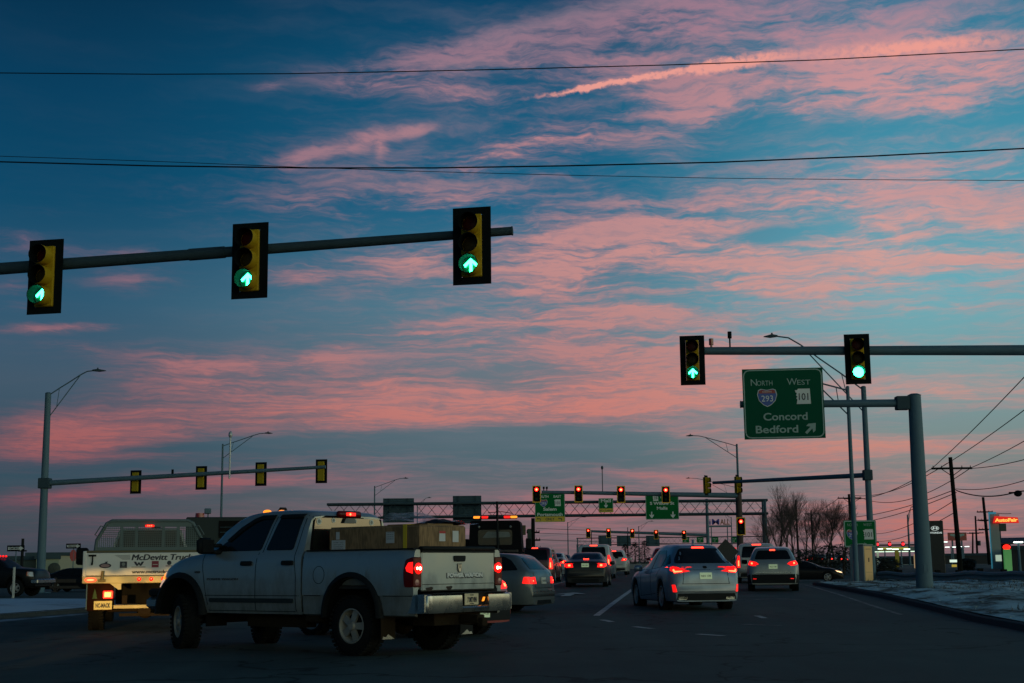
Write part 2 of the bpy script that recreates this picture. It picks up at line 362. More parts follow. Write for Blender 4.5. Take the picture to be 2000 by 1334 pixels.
    def build(s, name, mats, parent=None, smooth=None, label=None):
        me = bpy.data.meshes.new(name); me.from_pydata([tuple(v) for v in s.v], [], s.f)
        if not isinstance(mats, (list, tuple)): mats = [mats]
        for m in mats: me.materials.append(m)
        me.polygons.foreach_set('material_index', s.mi)
        if smooth:
            me.polygons.foreach_set('use_smooth', [True] * len(s.f))
            me.set_sharp_from_angle(angle=R(smooth))
        me.update()
        o = bpy.data.objects.new(name, me); COL.objects.link(o)
        if parent: o.parent = parent
        if label: o['label'] = label
        return o
def thing(name, label, cat, loc=(0, 0, 0), az=0.0, group=None):
    o = bpy.data.objects.new(name, None); COL.objects.link(o)
    o.location = loc; o.rotation_euler = (0, 0, -R(az)); o.empty_display_size = .3
    return tag(o, label, cat, group)
def tag(o, label=None, cat=None, group=None, kind=None):
    if label: o['label'] = label
    if cat: o['category'] = cat
    if group: o['group'] = group
    if kind: o['kind'] = kind
    return o
def copy_tree(o, parent=None, name=None):
    c = o.copy(); COL.objects.link(c); c.parent = parent
    for ch in [x for x in bpy.data.objects if x.parent == o]: copy_tree(ch, c)
    return c

# decals and panels laid on a body
class Body:
    def __init__(s, mb):
        bm = bmesh.new(); vs = [bm.verts.new(v) for v in mb.v]
        for f in mb.f:
            try: bm.faces.new([vs[i] for i in f])
            except ValueError: pass
        bmesh.ops.triangulate(bm, faces=bm.faces[:]); bmesh.ops.recalc_face_normals(bm, faces=bm.faces[:])
        s.bvh = BVHTree.FromBMesh(bm); bm.free()
    def panel(s, pts, side, off=.006, thick=.012, cuts=3, mi=None, mb=None, depth=None):
        """pts: outline. side 'L'/'R' -> (y,z); 'B'(rear)/'F' -> (x,z); 'T' -> (x,y)"""
        bm = bmesh.new()
        if side in 'LR': P = [(0, a, b) for a, b in pts]; d = Vector((1, 0, 0)) if side == 'L' else Vector((-1, 0, 0)); o = Vector((-3, 0, 0)) if side == 'L' else Vector((3, 0, 0))
        elif side in 'BF': P = [(a, 0, b) for a, b in pts]; d = Vector((0, 1, 0)) if side == 'B' else Vector((0, -1, 0)); o = -d * 8
        else: P = [(a, b, 0) for a, b in pts]; d = Vector((0, 0, -1)); o = Vector((0, 0, 5))
        vs = [bm.verts.new(p) for p in P]; bm.faces.new(vs)
        bmesh.ops.triangulate(bm, faces=bm.faces[:])
        if cuts > 2: bmesh.ops.subdivide_edges(bm, edges=bm.edges[:], cuts=2, use_grid_fill=True)
        if cuts: bmesh.ops.subdivide_edges(bm, edges=bm.edges[:], cuts=cuts, use_grid_fill=True)
        if off < .012 and thick > .008: off, thick = off + .004, thick + .004
        last = None; miss = []
        for v in bm.verts:
            hit = s.bvh.ray_cast(v.co + o, d)
            if hit[0] is None: miss.append(v)
            else: v.co = hit[0] - d * off
        good = [v.co for v in bm.verts if v not in miss]
        for v in miss:
            if good:
                g = min(good, key=lambda q: (q - v.co - d * (q - v.co).dot(d)).length)
                v.co = v.co + d * (g - v.co).dot(d)
        # skirt
        be = [e for e in bm.edges if e.is_boundary]
        r = bmesh.ops.extrude_edge_only(bm, edges=be)
        for v in [x for x in r['geom'] if isinstance(x, bmesh.types.BMVert)]: v.co += d * (thick + off)
        bmesh.ops.recalc_face_normals(bm, faces=bm.faces[:])
        # make it face outward
        out = sum(((f.normal.dot(d)) * f.calc_area() for f in bm.faces if not any(e.is_boundary for e in f.edges)), 0)
        if out > 0: bmesh.ops.reverse_faces(bm, faces=bm.faces[:])
        bm.verts.index_update()
        (mb).add([v.co.copy() for v in bm.verts], [[v.index for v in f.verts] for f in bm.faces], mi)
        bm.free(); return mb
    def line(s, pts, side, w=.008, off=.004, mb=None, mi=None):
        for a, b in zip(pts[:-1], pts[1:]):
            dx, dy = b[0] - a[0], b[1] - a[1]; l = math.hypot(dx, dy) or 1; nx, ny = -dy / l * w / 2, dx / l * w / 2
            s.panel([(a[0] + nx, a[1] + ny), (b[0] + nx, b[1] + ny), (b[0] - nx, b[1] - ny), (a[0] - nx, a[1] - ny)], side, off, .004, max(1, int(l / .12)), mi, mb)
        return mb
def rnd(pts, r=.04, k=3):
    """round the corners of an outline"""
    out = []; n = len(pts)
    for i in range(n):
        p, a, b = Vector(pts[i]), Vector(pts[i - 1]), Vector(pts[(i + 1) % n])
        da, db = (a - p), (b - p); ra = min(r, da.length * .45); rb = min(r, db.length * .45)
        A = p + da.normalized() * ra; B = p + db.normalized() * rb
        for j in range(k + 1):
            t = j / k; q = A * (1 - t) ** 2 + p * 2 * t * (1 - t) + B * t * t; out.append((q.x, q.y))
    return out
def interp(tab, y):
    if y <= tab[0][0]: return tab[0][1]
    for (a, va), (b, vb) in zip(tab[:-1], tab[1:]):
        if y <= b:
            t = (y - a) / (b - a); return va + (vb - va) * t
    return tab[-1][1]
def sminterp(tab, y):
    if y <= tab[0][0]: return tab[0][1]
    n = len(tab)
    for i in range(n - 1):
        if y <= tab[i + 1][0]:
            p1, p2 = tab[i], tab[i + 1]; p0 = tab[max(0, i - 1)]; p3 = tab[min(n - 1, i + 2)]
            h = p2[0] - p1[0]; t = (y - p1[0]) / h
            m1 = (p2[1] - p0[1]) / max(1e-6, p2[0] - p0[0]) * h; m2 = (p3[1] - p1[1]) / max(1e-6, p3[0] - p1[0]) * h
            dl = (p2[1] - p1[1]); lim = 2.2 * abs(dl)
            m1 = max(-lim, min(lim, m1)) if (m1 * dl > 0) else 0; m2 = max(-lim, min(lim, m2)) if (m2 * dl > 0) else 0
            return (2*t**3-3*t**2+1)*p1[1] + (t**3-2*t**2+t)*m1 + (-2*t**3+3*t**2)*p2[1] + (t**3-t**2)*m2
    return tab[-1][1]

# materials shared by many things
black = mat('black_plastic', (.010, .012, .014), .6, 0, .25, 8, spec=.12)
rubber = mat('tyre_rubber', (.010, .011, .012), .9, 0, .3, 12, .4, 60, spec=.1)
dglass = mat('dark_glass', (.006, .008, .010), .07, 0, .1, 2, spec=.28)
chrome = mat('chrome', (.38, .405, .41), .2, 1, .12, 3, dirt=.15)
alloy = mat('alloy', (.42, .43, .44), .35, .85, .15, 6, dirt=.35)
galv = mat('galvanised_steel', (.085, .15, .19), .6, .1, .2, 2.2, .1, 30, spec=.2)
galvd = mat('weathered_steel', (.038, .066, .082), .7, .1, .25, 2.2, .1, 30, spec=.15)
under = mat('underbody', (.009, .009, .009), .95, 0, .4, 6, spec=.05)
rust = mat('muddy_steel', (.022, .016, .010), .95, 0, .5, 9, .4, 30, spec=.1)
seam = mat('panel_gap', (.006, .006, .007), .9, spec=.05)
amber = emi('amber_lamp', (1, .28, .02), 1.6, (.5, .15, .01))
lred_off = mat('red_lens', (.10, .003, .003), .3, 0, .2, 5, coat=.1, spec=.2)
lred = emi('red_lens_lit', (1, .008, .006), 1.5, (.5, .01, .01))
lhot = emi('red_lamp_core', (1, .028, .009), 24, (.5, .1, .1))
lclear = mat('clear_lens', (.55, .55, .56), .1, 0, .15, 8, coat=.6)
platew = mat('plate_white', (.55, .56, .50), .5, 0, .1, 14)
plateg = emi('lit_plate', (.55, .72, .38), .22, (.5, .6, .45))
platey = mat('plate_cream', (.62, .52, .34), .5, 0, .12, 14)
ink = mat('dark_ink', (.02, .022, .035), .6)

def glens(name): return MATS[name]
def wheel(parent, x, y, r, w, rr, side, spokes=5, rmat=None, steer=0.0, det=True, name='wheel', hub=.0, tread=True):
    """wheel part with tyre and rim sub-parts; side -1 left, +1 right; x = outer face"""
    rmat = rmat or alloy
    o = bpy.data.objects.new(name, None); COL.objects.link(o); o.parent = parent
    o.location = (x - side * w / 2, y, r); o.rotation_euler = (0, 0, steer); o.empty_display_size = .1
    n = 40 if det else 20
    mb = MB(); h = w / 2
    prof = [(-h * .8, rr), (-h, rr + .03), (-h * .98, r - .06), (-h * .82, r - .012), (-h * .5, r), (h * .5, r), (h * .82, r - .012), (h * .98, r - .06), (h, rr + .03), (h * .8, rr), (h * .6, rr - .015), (-h * .8, rr - .015)]
    mb.lathe(prof, 'x', n=n)
    if det and tread:
        for k in range(n):
            t = 2 * math.pi * (k + .5) / n
            for sx in (-1, 1):
                c = Vector((sx * h * .72, math.cos(t) * (r + .002), math.sin(t) * (r + .002)))
                a = Matrix.Translation(c) @ Matrix.Rotation(t, 4, 'X')
                q = MB(a); q.box(-h * .3, h * .3, -.012, .012, -math.pi * r / n * .55, math.pi * r / n * .55); mb.merge(q)
    mb.build('tyre', rubber, o, 40)
    mb = MB(); s = side
    mb.lathe([(s * h * .92, rr + .012), (s * h * .95, rr - .006), (s * h * .8, rr - .022), (s * h * .35, rr - .035), (s * h * .2, rr - .05)], 'x', n=n)
    mb.lathe([(s * h * .1, rr - .03), (s * h * .05, .05), (s * h * .05, .0)], 'x', n=16, mi=1)
    if spokes:
        for k in range(spokes):
            t = 2 * math.pi * k / spokes + .3
            q = MB(Matrix.Rotation(t, 4, 'X')); sw = rr * (.30 if spokes <= 6 else .15)
            xa, xb = s * h * .62, s * h * .86
            q.add([(xa, -sw * .62, .05), (xa, sw * .62, .05), (xb, -sw * .62, .05), (xb, sw * .62, .05),
                   (xa - s * .03, -sw * .75, rr - .01), (xa - s * .03, sw * .75, rr - .01), (xb - s * .02, -sw * .75, rr - .01), (xb - s * .02, sw * .75, rr - .01)],
                  [[0, 1, 5, 4], [2, 3, 7, 6], [0, 2, 6, 4], [1, 3, 7, 5], [4, 5, 7, 6], [0, 1, 3, 2]])
            mb.merge(q)
        mb.lathe([(s * (h * .88 + hub), 0), (s * (h * .9 + hub), rr * .22), (s * h * .86, rr * .30), (s * h * .6, rr * .34)], 'x', n=14)
    else:
        mb.lathe([(s * h * .5, 0), (s * h * .55, rr * .3), (s * h * .35, rr * .5), (s * h * .5, rr * .8), (s * h * .3, rr * .92)], 'x', n=20)
    mb.build('rim', [rmat, under], o, 35)
    return o

# ------------------------------------------------------------------ vehicles
def stations(prof, step, extra=()):
    y0, y1 = prof[0][0], prof[-1][0]; ys = [y0]; n = 600; acc = 0; pz = sminterp(prof, y0)
    for i in range(1, n + 1):
        y = y0 + (y1 - y0) * i / n; z = sminterp(prof, y); acc += math.hypot((y1 - y0) / n, z - pz); pz = z
        if acc >= step: ys.append(y); acc = 0
    ys += [e for e in extra if y0 < e < y1] + [y1]
    ys = sorted(ys); out = [ys[0]]
    for y in ys[1:]:
        if y - out[-1] > .0025: out.append(y)
    return out
def shell(S, step=.11):
    """car body: cross sections lofted along the length, wheel arches cut into the lower edge"""
    prof, sh = S['prof'], S['sh']; L0, L1 = prof[0][0], prof[-1][0]; W = S['W'] / 2; clr = S['clr']; rw = S['rw']
    arches = S['arches']
    ex = []
    for yc, a, ap in arches:
        ex += [yc + a * math.sin(math.pi * k / 24) for k in range(-12, 13)] + [yc - a - .004, yc + a + .004]
    secs = []
    for y in stations(prof, step, ex):
        pr, pf = S.get('plan', (.14, .2)); rr_, rf = S.get('planr', (.45, .8))
        w = W * (1 - pr * max(0, (rr_ - (y - L0)) / rr_) ** 2.2 - pf * max(0, (rf - (L1 - y)) / rf) ** 2.2)
        top = sminterp(prof, y); s = min(sminterp(sh, y), top - .012); a = 0
        for yc, ra, ap in arches:
            d = abs(y - yc)
            if d < ra: a = max(a, clr + (ap - clr) * max(0, 1 - (d / ra) ** 2.3) ** .5)
        h = top - s; g = min(1, max(0, (h - .08) / .3)); r_ = min(rw, w * .93)
        zm = clr + (s - clr) * .5
        low = [(0, max(clr, a)), (.7 * w, max(clr, a)), (.945 * w, max(clr + .01, a)), (.975 * w, max(clr + .10, a + .004)), (.995 * w, max(clr + .26, a + .012)), (w, max(zm, a + .03)), (1.0 * w, max(s - .16, a + .05)), (.985 * w, max(s - .07, a + .06)), (.955 * w, max(s - .012, a + .065))]
        gz = [.03, .3, .6, .86, .955, .99, 1]; gx = [.938 * w, .938 * w + (r_ - .938 * w) * .3, .938 * w + (r_ - .938 * w) * .62, r_, r_ * .9, r_ * .7, 0]
        hz = [.25, .5, .72, .88, .95, .985, 1]; hx = [.93 * w, .88 * w, .8 * w, .65 * w, .5 * w, .3 * w, 0]
        up = [(gx[i] * g + hx[i] * (1 - g), s + h * (gz[i] * g + hz[i] * (1 - g))) for i in range(7)]
        secs.append((y, low + up))
    mb = MB(); n = len(secs[0][1]); row = []
    for y, sc in secs:
        ring = [(x, y, z) for x, z in sc] + [(-x, y, z) for x, z in sc[-2:0:-1]]
        row.append(len(mb.v)); mb.v += [Vector(p) for p in ring]
    m = 2 * n - 2
    for a, b in zip(row[:-1], row[1:]):
        for k in range(m): mb.f.append([a + k, a + (k + 1) % m, b + (k + 1) % m, b + k]); mb.mi.append(0)
    # end caps as fans towards the middle
    for r0, fl in ((row[0], 0), (row[-1], 1)):
        for k in range(n - 1):
            q = [r0 + k, r0 + k + 1, r0 + (m - k - 1) % m, r0 + (m - k) % m]
            if k == 0: q = [r0, r0 + 1, r0 + m - 1]
            if k == n - 2: q = [r0 + n - 2, r0 + n - 1, r0 + n]
            mb.f.append(q if fl else q[::-1]); mb.mi.append(0)
    return mb
def mir(pts): return [(-a, b) for a, b in pts][::-1]

def car(name, label, cat, loc, az, S, paint, group=None, lit=True, det=False, heads=False, hm=None):
    t = thing(name, label, cat, loc, az, group)
    mb = shell(S, .09 if det else .14); B = Body(mb)
    mb.build('body', [paint], t, 38)
    cuts = 3
    if 'rwin' in S: B.panel(rnd(S['rwin'], .07), 'B', .005, .012, cuts, mb=(q := MB())); q.build('rear_window', dglass, t, 40)
    if 'fwin' in S: B.panel(rnd(S['fwin'], .07), 'F', .005, .012, cuts, mb=(q := MB())); q.build('windshield', dglass, t, 40)
    for w in S.get('swin', []):
        for sd in 'LR': q = B.panel(rnd(w, .04), sd, .006, .012, cuts, mb=MB()); q.build('side_window', dglass, t, 40)
    for sgn in (-1, 1):
        lens = MB(); core = MB()
        for side, pts in S.get('lamp', []):
            p = pts if (side != 'B' or sgn > 0) else mir(pts)
            sd = side if side == 'B' else ('R' if sgn > 0 else 'L')
            B.panel(p, sd, .014, .02, cuts, mb=lens)
        o = lens.build('tail_lamp', lred if lit else lred_off, t, 40)
        if lit:
            for pts in S.get('core', []):
                B.panel(pts if sgn > 0 else mir(pts), 'B', .02, .008, 1, mb=core)
            if core.v: core.build('bulb', lhot, o)
    if 'brake' in S: q = B.panel(S['brake'], 'B', .02, .03, 1, mb=MB()); q.build('brake_lamp', emi('brake_red', (1, .035, .015), 6, (.5, .01, .01)) if lit else lred_off, t)
    for nm, side, pts, m_ in S.get('extra', []):
        for sd in (('L', 'R') if side == 'S' else ('B',) if side in 'Bb' else (side,)):
            for pp in ([pts, mir(pts)] if side == 'b' else [pts]):
                q = B.panel(pp, sd, .01, .014, 2, mb=MB()); q.build(nm, MATS[m_], t, 40)
    q = MB()
    for side, pts in S.get('seams', []):
        for sd in (('L', 'R') if side == 'S' else (side,)): B.line(pts, sd, .012, .003, q)
    if q.v: q.build('panel_gaps', seam, t)
    if 'plate' in S:
        x, z, m_ = S['plate']; q = B.panel([(x - .155, z - .08), (x + .155, z - .08), (x + .155, z + .08), (x - .155, z + .08)], 'B', .02, .02, 1, mb=MB())
        pl = q.build('licence_plate', MATS[m_], t)
        yb = min(v.y for v in q.v) - .004
        k = MB(); k.text(S.get('ptxt', '3174 20'), x, z - .03, .055, yb, .002, width=.24); k.build('lettering', ink, pl)
    wr, ww, rr = S['wheel']
    for y in (0, S['wb']):
        for sd in (-1, 1): wheel(t, sd * (S['W'] / 2 - .02), y, wr, ww, rr, sd, S.get('spokes', 5), alloy, 0, det)
    # mirrors, underside
    if 'mirror' in S:
        my, mz = S['mirror']
        for sd in (-1, 1):
            q = MB(); w = S['W'] / 2; xa, xb = sorted((sd * (w - .02), sd * (w + .2)))
            q.box(xa if sd > 0 else xa, xb, my - .05, my + .07, mz - .08, mz + .08, bev=.03)
            q.build('side_mirror', S.get('mmat', paint), t, 50)
    q = MB(); x = S['W'] / 2 - .28; q.box(-x, x, -S['ro'] + .25, S['wb'] + .5, S['clr'] - .03, S['clr'] + .3); q.build('underbody', under, t)
    if heads and 'heads' in S:
        for sd in (-1, 1):
            q = MB()
            for side, pts in S['heads']:
                B.panel(pts if side != 'F' or sd > 0 else mir(pts), side if side == 'F' else ('R' if sd > 0 else 'L'), .012, .02, 2, mb=q)
            q.build('headlight', hm or lclear, t, 40)
    return t

def silver(n, c, d=.3): return mat(n, c, .38, .55, .06, 1.5, coat=.5, dirt=d)
p_silver = silver('silver_paint', (.30, .345, .36), .65)
p_champ = silver('champagne_paint', (.36, .35, .32), .4)
p_blue = silver('silver_blue_paint', (.23, .30, .38), .25)
p_white = mat('white_paint', (.44, .46, .46), .35, 0, .05, 1.5, coat=.5, dirt=.45)
p_dark = mat('charcoal_paint', (.014, .018, .024), .35, .1, .1, 1.5, coat=.25, dirt=.15, spec=.2)
p_black = mat('black_paint', (.006, .007, .009), .4, 0, .1, 1.5, coat=.12, spec=.15)
p_maroon = mat('maroon_paint', (.07, .010, .014), .3, .2, .1, 1.5, coat=.6, dirt=.2)
p_red = mat('red_paint', (.28, .012, .015), .3, .1, .1, 1.5, coat=.6, dirt=.2)
gold = mat('amber_lens', (.5, .2, .03), .2, 0, .1, 5, coat=.5)

def suvS(L=4.89, W=1.895, H=1.70, wb=2.79, ro=1.07, **k):
    z = lambda f: f * H
    S = dict(W=W, wb=wb, ro=ro, clr=.24, rw=W / 2 * .70,
        prof=[(-ro, z(.40)), (-ro + .03, z(.56)), (-ro + .10, z(.665)), (-ro + .22, z(.74)), (-ro + .52, z(.935)), (-ro + .66, z(.965)), (.2, z(.995)), (.9, z(1.0)), (1.45, z(.965)), (1.95, z(.83)), (2.3, z(.70)), (2.5, z(.655)), (3.1, z(.60)), (L - ro - .25, z(.50)), (L - ro - .06, z(.40)), (L - ro, z(.3))],
        sh=[(-ro, z(.36)), (-ro + .15, z(.62)), (0, z(.63)), (1.5, z(.59)), (2.5, z(.575)), (L - ro - .3, z(.46)), (L - ro, z(.28))],
        arches=[(0, .43, .80), (wb, .43, .80)], wheel=(.365, .24, .25), mirror=(1.95, z(.63)),
        rwin=[(-.66, z(.705)), (.66, z(.705)), (.52, z(.91)), (-.52, z(.91))],
        fwin=[(-.62, z(.68)), (.62, z(.68)), (.5, z(.92)), (-.5, z(.92))],
        swin=[[(1.05, z(.62)), (2.1, z(.61)), (1.92, z(.68)), (1.42, z(.87)), (1.05, z(.9))], [(.05, z(.65)), (.98, z(.62)), (.98, z(.9)), (.35, z(.9)), (.02, z(.8))], [(-.55, z(.70)), (-.03, z(.66)), (-.05, z(.80)), (-.18, z(.84))]],
        seams=[('S', [(1.0, z(.9)), (1.0, z(.2))]), ('S', [(.42, z(.5)), (.12, z(.62))]), ('S', [(2.1, z(.55)), (2.12, z(.2))]), ('B', [(-.62, z(.40)), (.62, z(.40))])],
        lamp=[('B', [(.50, z(.55)), (.82, z(.56)), (.86, z(.63)), (.62, z(.66))]), ('S', [(-ro + .04, z(.56)), (-ro + .24, z(.60)), (-ro + .26, z(.64)), (-ro + .10, z(.64))])],
        core=[[(.66, z(.58)), (.74, z(.58)), (.74, z(.62)), (.66, z(.62))]], brake=[(-.16, z(.925)), (.16, z(.925)), (.15, z(.945)), (-.15, z(.945))],
        plate=(0, z(.51), 'plate_white'), extra=[('bumper_trim', 'B', [(-.77, .27), (.77, .27), (.74, .44), (-.74, .44)], 'black_plastic')],
        heads=[('F', [(.5, z(.42)), (.8, z(.44)), (.8, z(.50)), (.45, z(.46))]), ('S', [(L - ro - .35, z(.46)), (L - ro - .12, z(.42)), (L - ro - .18, z(.47)), (L - ro - .45, z(.52))])])
    S.update(k); return S
def sedanS(L=4.75, W=1.82, H=1.46, wb=2.72, ro=1.08, **k):
    z = lambda f: f * H
    S = dict(W=W, wb=wb, ro=ro, clr=.19, rw=W / 2 * .66,
        prof=[(-ro, z(.42)), (-ro + .03, z(.60)), (-ro + .10, z(.735)), (-ro + .45, z(.76)), (-.35, z(.80)), (.15, z(.93)), (.5, z(.985)), (1.0, z(1.0)), (1.4, z(.97)), (1.9, z(.84)), (2.3, z(.72)), (2.5, z(.685)), (3.0, z(.64)), (L - ro - .2, z(.5)), (L - ro - .04, z(.4)), (L - ro, z(.3))],
        sh=[(-ro, z(.38)), (-ro + .12, z(.68)), (0, z(.68)), (1.5, z(.635)), (2.5, z(.62)), (L - ro - .3, z(.49)), (L - ro, z(.28))],
        arches=[(0, .36, .69), (wb, .36, .69)], wheel=(.325, .21, .22), mirror=(2.0, z(.68)),
        rwin=[(-.62, z(.80)), (.62, z(.80)), (.48, z(.95)), (-.48, z(.95))],
        fwin=[(-.6, z(.72)), (.6, z(.72)), (.48, z(.93)), (-.48, z(.93))],
        swin=[[(1.05, z(.67)), (2.1, z(.66)), (1.85, z(.75)), (1.4, z(.91)), (1.05, z(.94))], [(.12, z(.70)), (.98, z(.67)), (.98, z(.94)), (.5, z(.92)), (.22, z(.82))]],
        seams=[('S', [(1.01, z(.94)), (1.01, z(.2))]), ('S', [(2.1, z(.6)), (2.12, z(.2))]), ('B', [(-.6, z(.46)), (.6, z(.46))])],
        lamp=[('B', [(.50, z(.56)), (.80, z(.55)), (.84, z(.66)), (.55, z(.68))]), ('S', [(-ro + .03, z(.56)), (-ro + .25, z(.60)), (-ro + .28, z(.67)), (-ro + .06, z(.67))])],
        core=[[(.62, z(.59)), (.72, z(.59)), (.72, z(.645)), (.62, z(.645))]], brake=[(-.12, z(.79)), (.12, z(.79)), (.12, z(.81)), (-.12, z(.81))],
        plate=(0, z(.58), 'plate_white'), extra=[('bumper_trim', 'B', rnd([(-.6, .21), (.6, .21), (.56, .34), (-.56, .34)], .05), 'black_plastic')],
        heads=[('F', [(.5, z(.42)), (.78, z(.44)), (.78, z(.51)), (.45, z(.47))]), ('S', [(L - ro - .35, z(.47)), (L - ro - .10, z(.43)), (L - ro - .16, z(.48)), (L - ro - .5, z(.54))])])
    S.update(k); return S
def wagonS():
    H, W, ro, wb, L = 1.50, 1.80, 1.15, 2.83, 4.85
    z = lambda f: f * H
    S = sedanS(L, W, H, wb, ro)
    S.update(rw=.62, prof=[(-ro, z(.42)), (-ro + .04, z(.62)), (-ro + .10, z(.68)), (-ro + .42, z(.90)), (-ro + .58, z(.955)), (0, z(.985)), (.6, z(1.0)), (1.1, z(.99)), (1.5, z(.95)), (1.95, z(.83)), (2.35, z(.71)), (2.6, z(.675)), (3.1, z(.63)), (L - ro - .2, z(.5)), (L - ro, z(.36))],
        rwin=[(-.60, z(.71)), (.60, z(.71)), (.50, z(.90)), (-.50, z(.90))],
        swin=[[(1.05, z(.67)), (2.1, z(.66)), (1.85, z(.75)), (1.4, z(.91)), (1.05, z(.94))], [(.12, z(.68)), (.98, z(.67)), (.98, z(.94)), (.14, z(.94))], [(-.78, z(.70)), (.03, z(.68)), (.05, z(.94)), (-.35, z(.92)), (-.55, z(.86))]],
        lamp=[('B', [(.52, z(.47)), (.78, z(.47)), (.82, z(.575)), (.56, z(.585))]), ('S', [(-ro + .04, z(.47)), (-ro + .24, z(.48)), (-ro + .20, z(.585)), (-ro + .08, z(.585))])],
        core=[[(.68, z(.51)), (.71, z(.51)), (.71, z(.53)), (.68, z(.53))]], plate=(0, z(.52), 'plate_white'))
    S['seams'] = S['seams'][:2] + [('B', [(-.58, z(.66)), (-.58, z(.40)), (.58, z(.40)), (.58, z(.66))]), ('S', [(.05, z(.66)), (-.02, z(.5))])]
    S['extra'] = [('bumper_trim', 'B', [(-.76, .50), (.76, .50), (.76, .53), (-.76, .53)], 'chrome'), ('rear_valance', 'B', [(-.5, .2), (.5, .2), (.45, .30), (-.45, .30)], 'black_plastic')]
    del S['brake']
    return S
def vanS(L=5.0, W=1.95, H=1.78, wb=3.0, ro=1.0, **k):
    z = lambda f: f * H
    S = suvS(L, W, H, wb, ro)
    S.update(rw=W / 2 * .80, prof=[(-ro, z(.36)), (-ro + .02, z(.55)), (-ro + .05, z(.66)), (-ro + .12, z(.80)), (-ro + .24, z(.93)), (-ro + .36, z(.975)), (.2, z(.995)), (1.0, z(1.0)), (1.6, z(.96)), (2.2, z(.8)), (2.6, z(.66)), (3.3, z(.55)), (L - ro, z(.34))],
        rwin=[(-.70, z(.63)), (.70, z(.63)), (.62, z(.91)), (-.62, z(.91))],
        lamp=[('B', [(.76, z(.38)), (.90, z(.38)), (.86, z(.68)), (.78, z(.68))]), ('S', [(-ro + .03, z(.38)), (-ro + .14, z(.38)), (-ro + .16, z(.68)), (-ro + .09, z(.68))])],
        core=[[(.80, z(.42)), (.86, z(.42)), (.85, z(.56)), (.80, z(.56))]], brake=[(-.2, z(.945)), (.2, z(.945)), (.2, z(.965)), (-.2, z(.965))],
        swin=[[(1.35, z(.60)), (2.35, z(.58)), (2.1, z(.72)), (1.6, z(.89)), (1.35, z(.91))], [(.35, z(.61)), (1.28, z(.60)), (1.28, z(.91)), (.35, z(.92))], [(-.75, z(.63)), (.28, z(.61)), (.28, z(.92)), (-.55, z(.91))]])
    S.update(k); return S

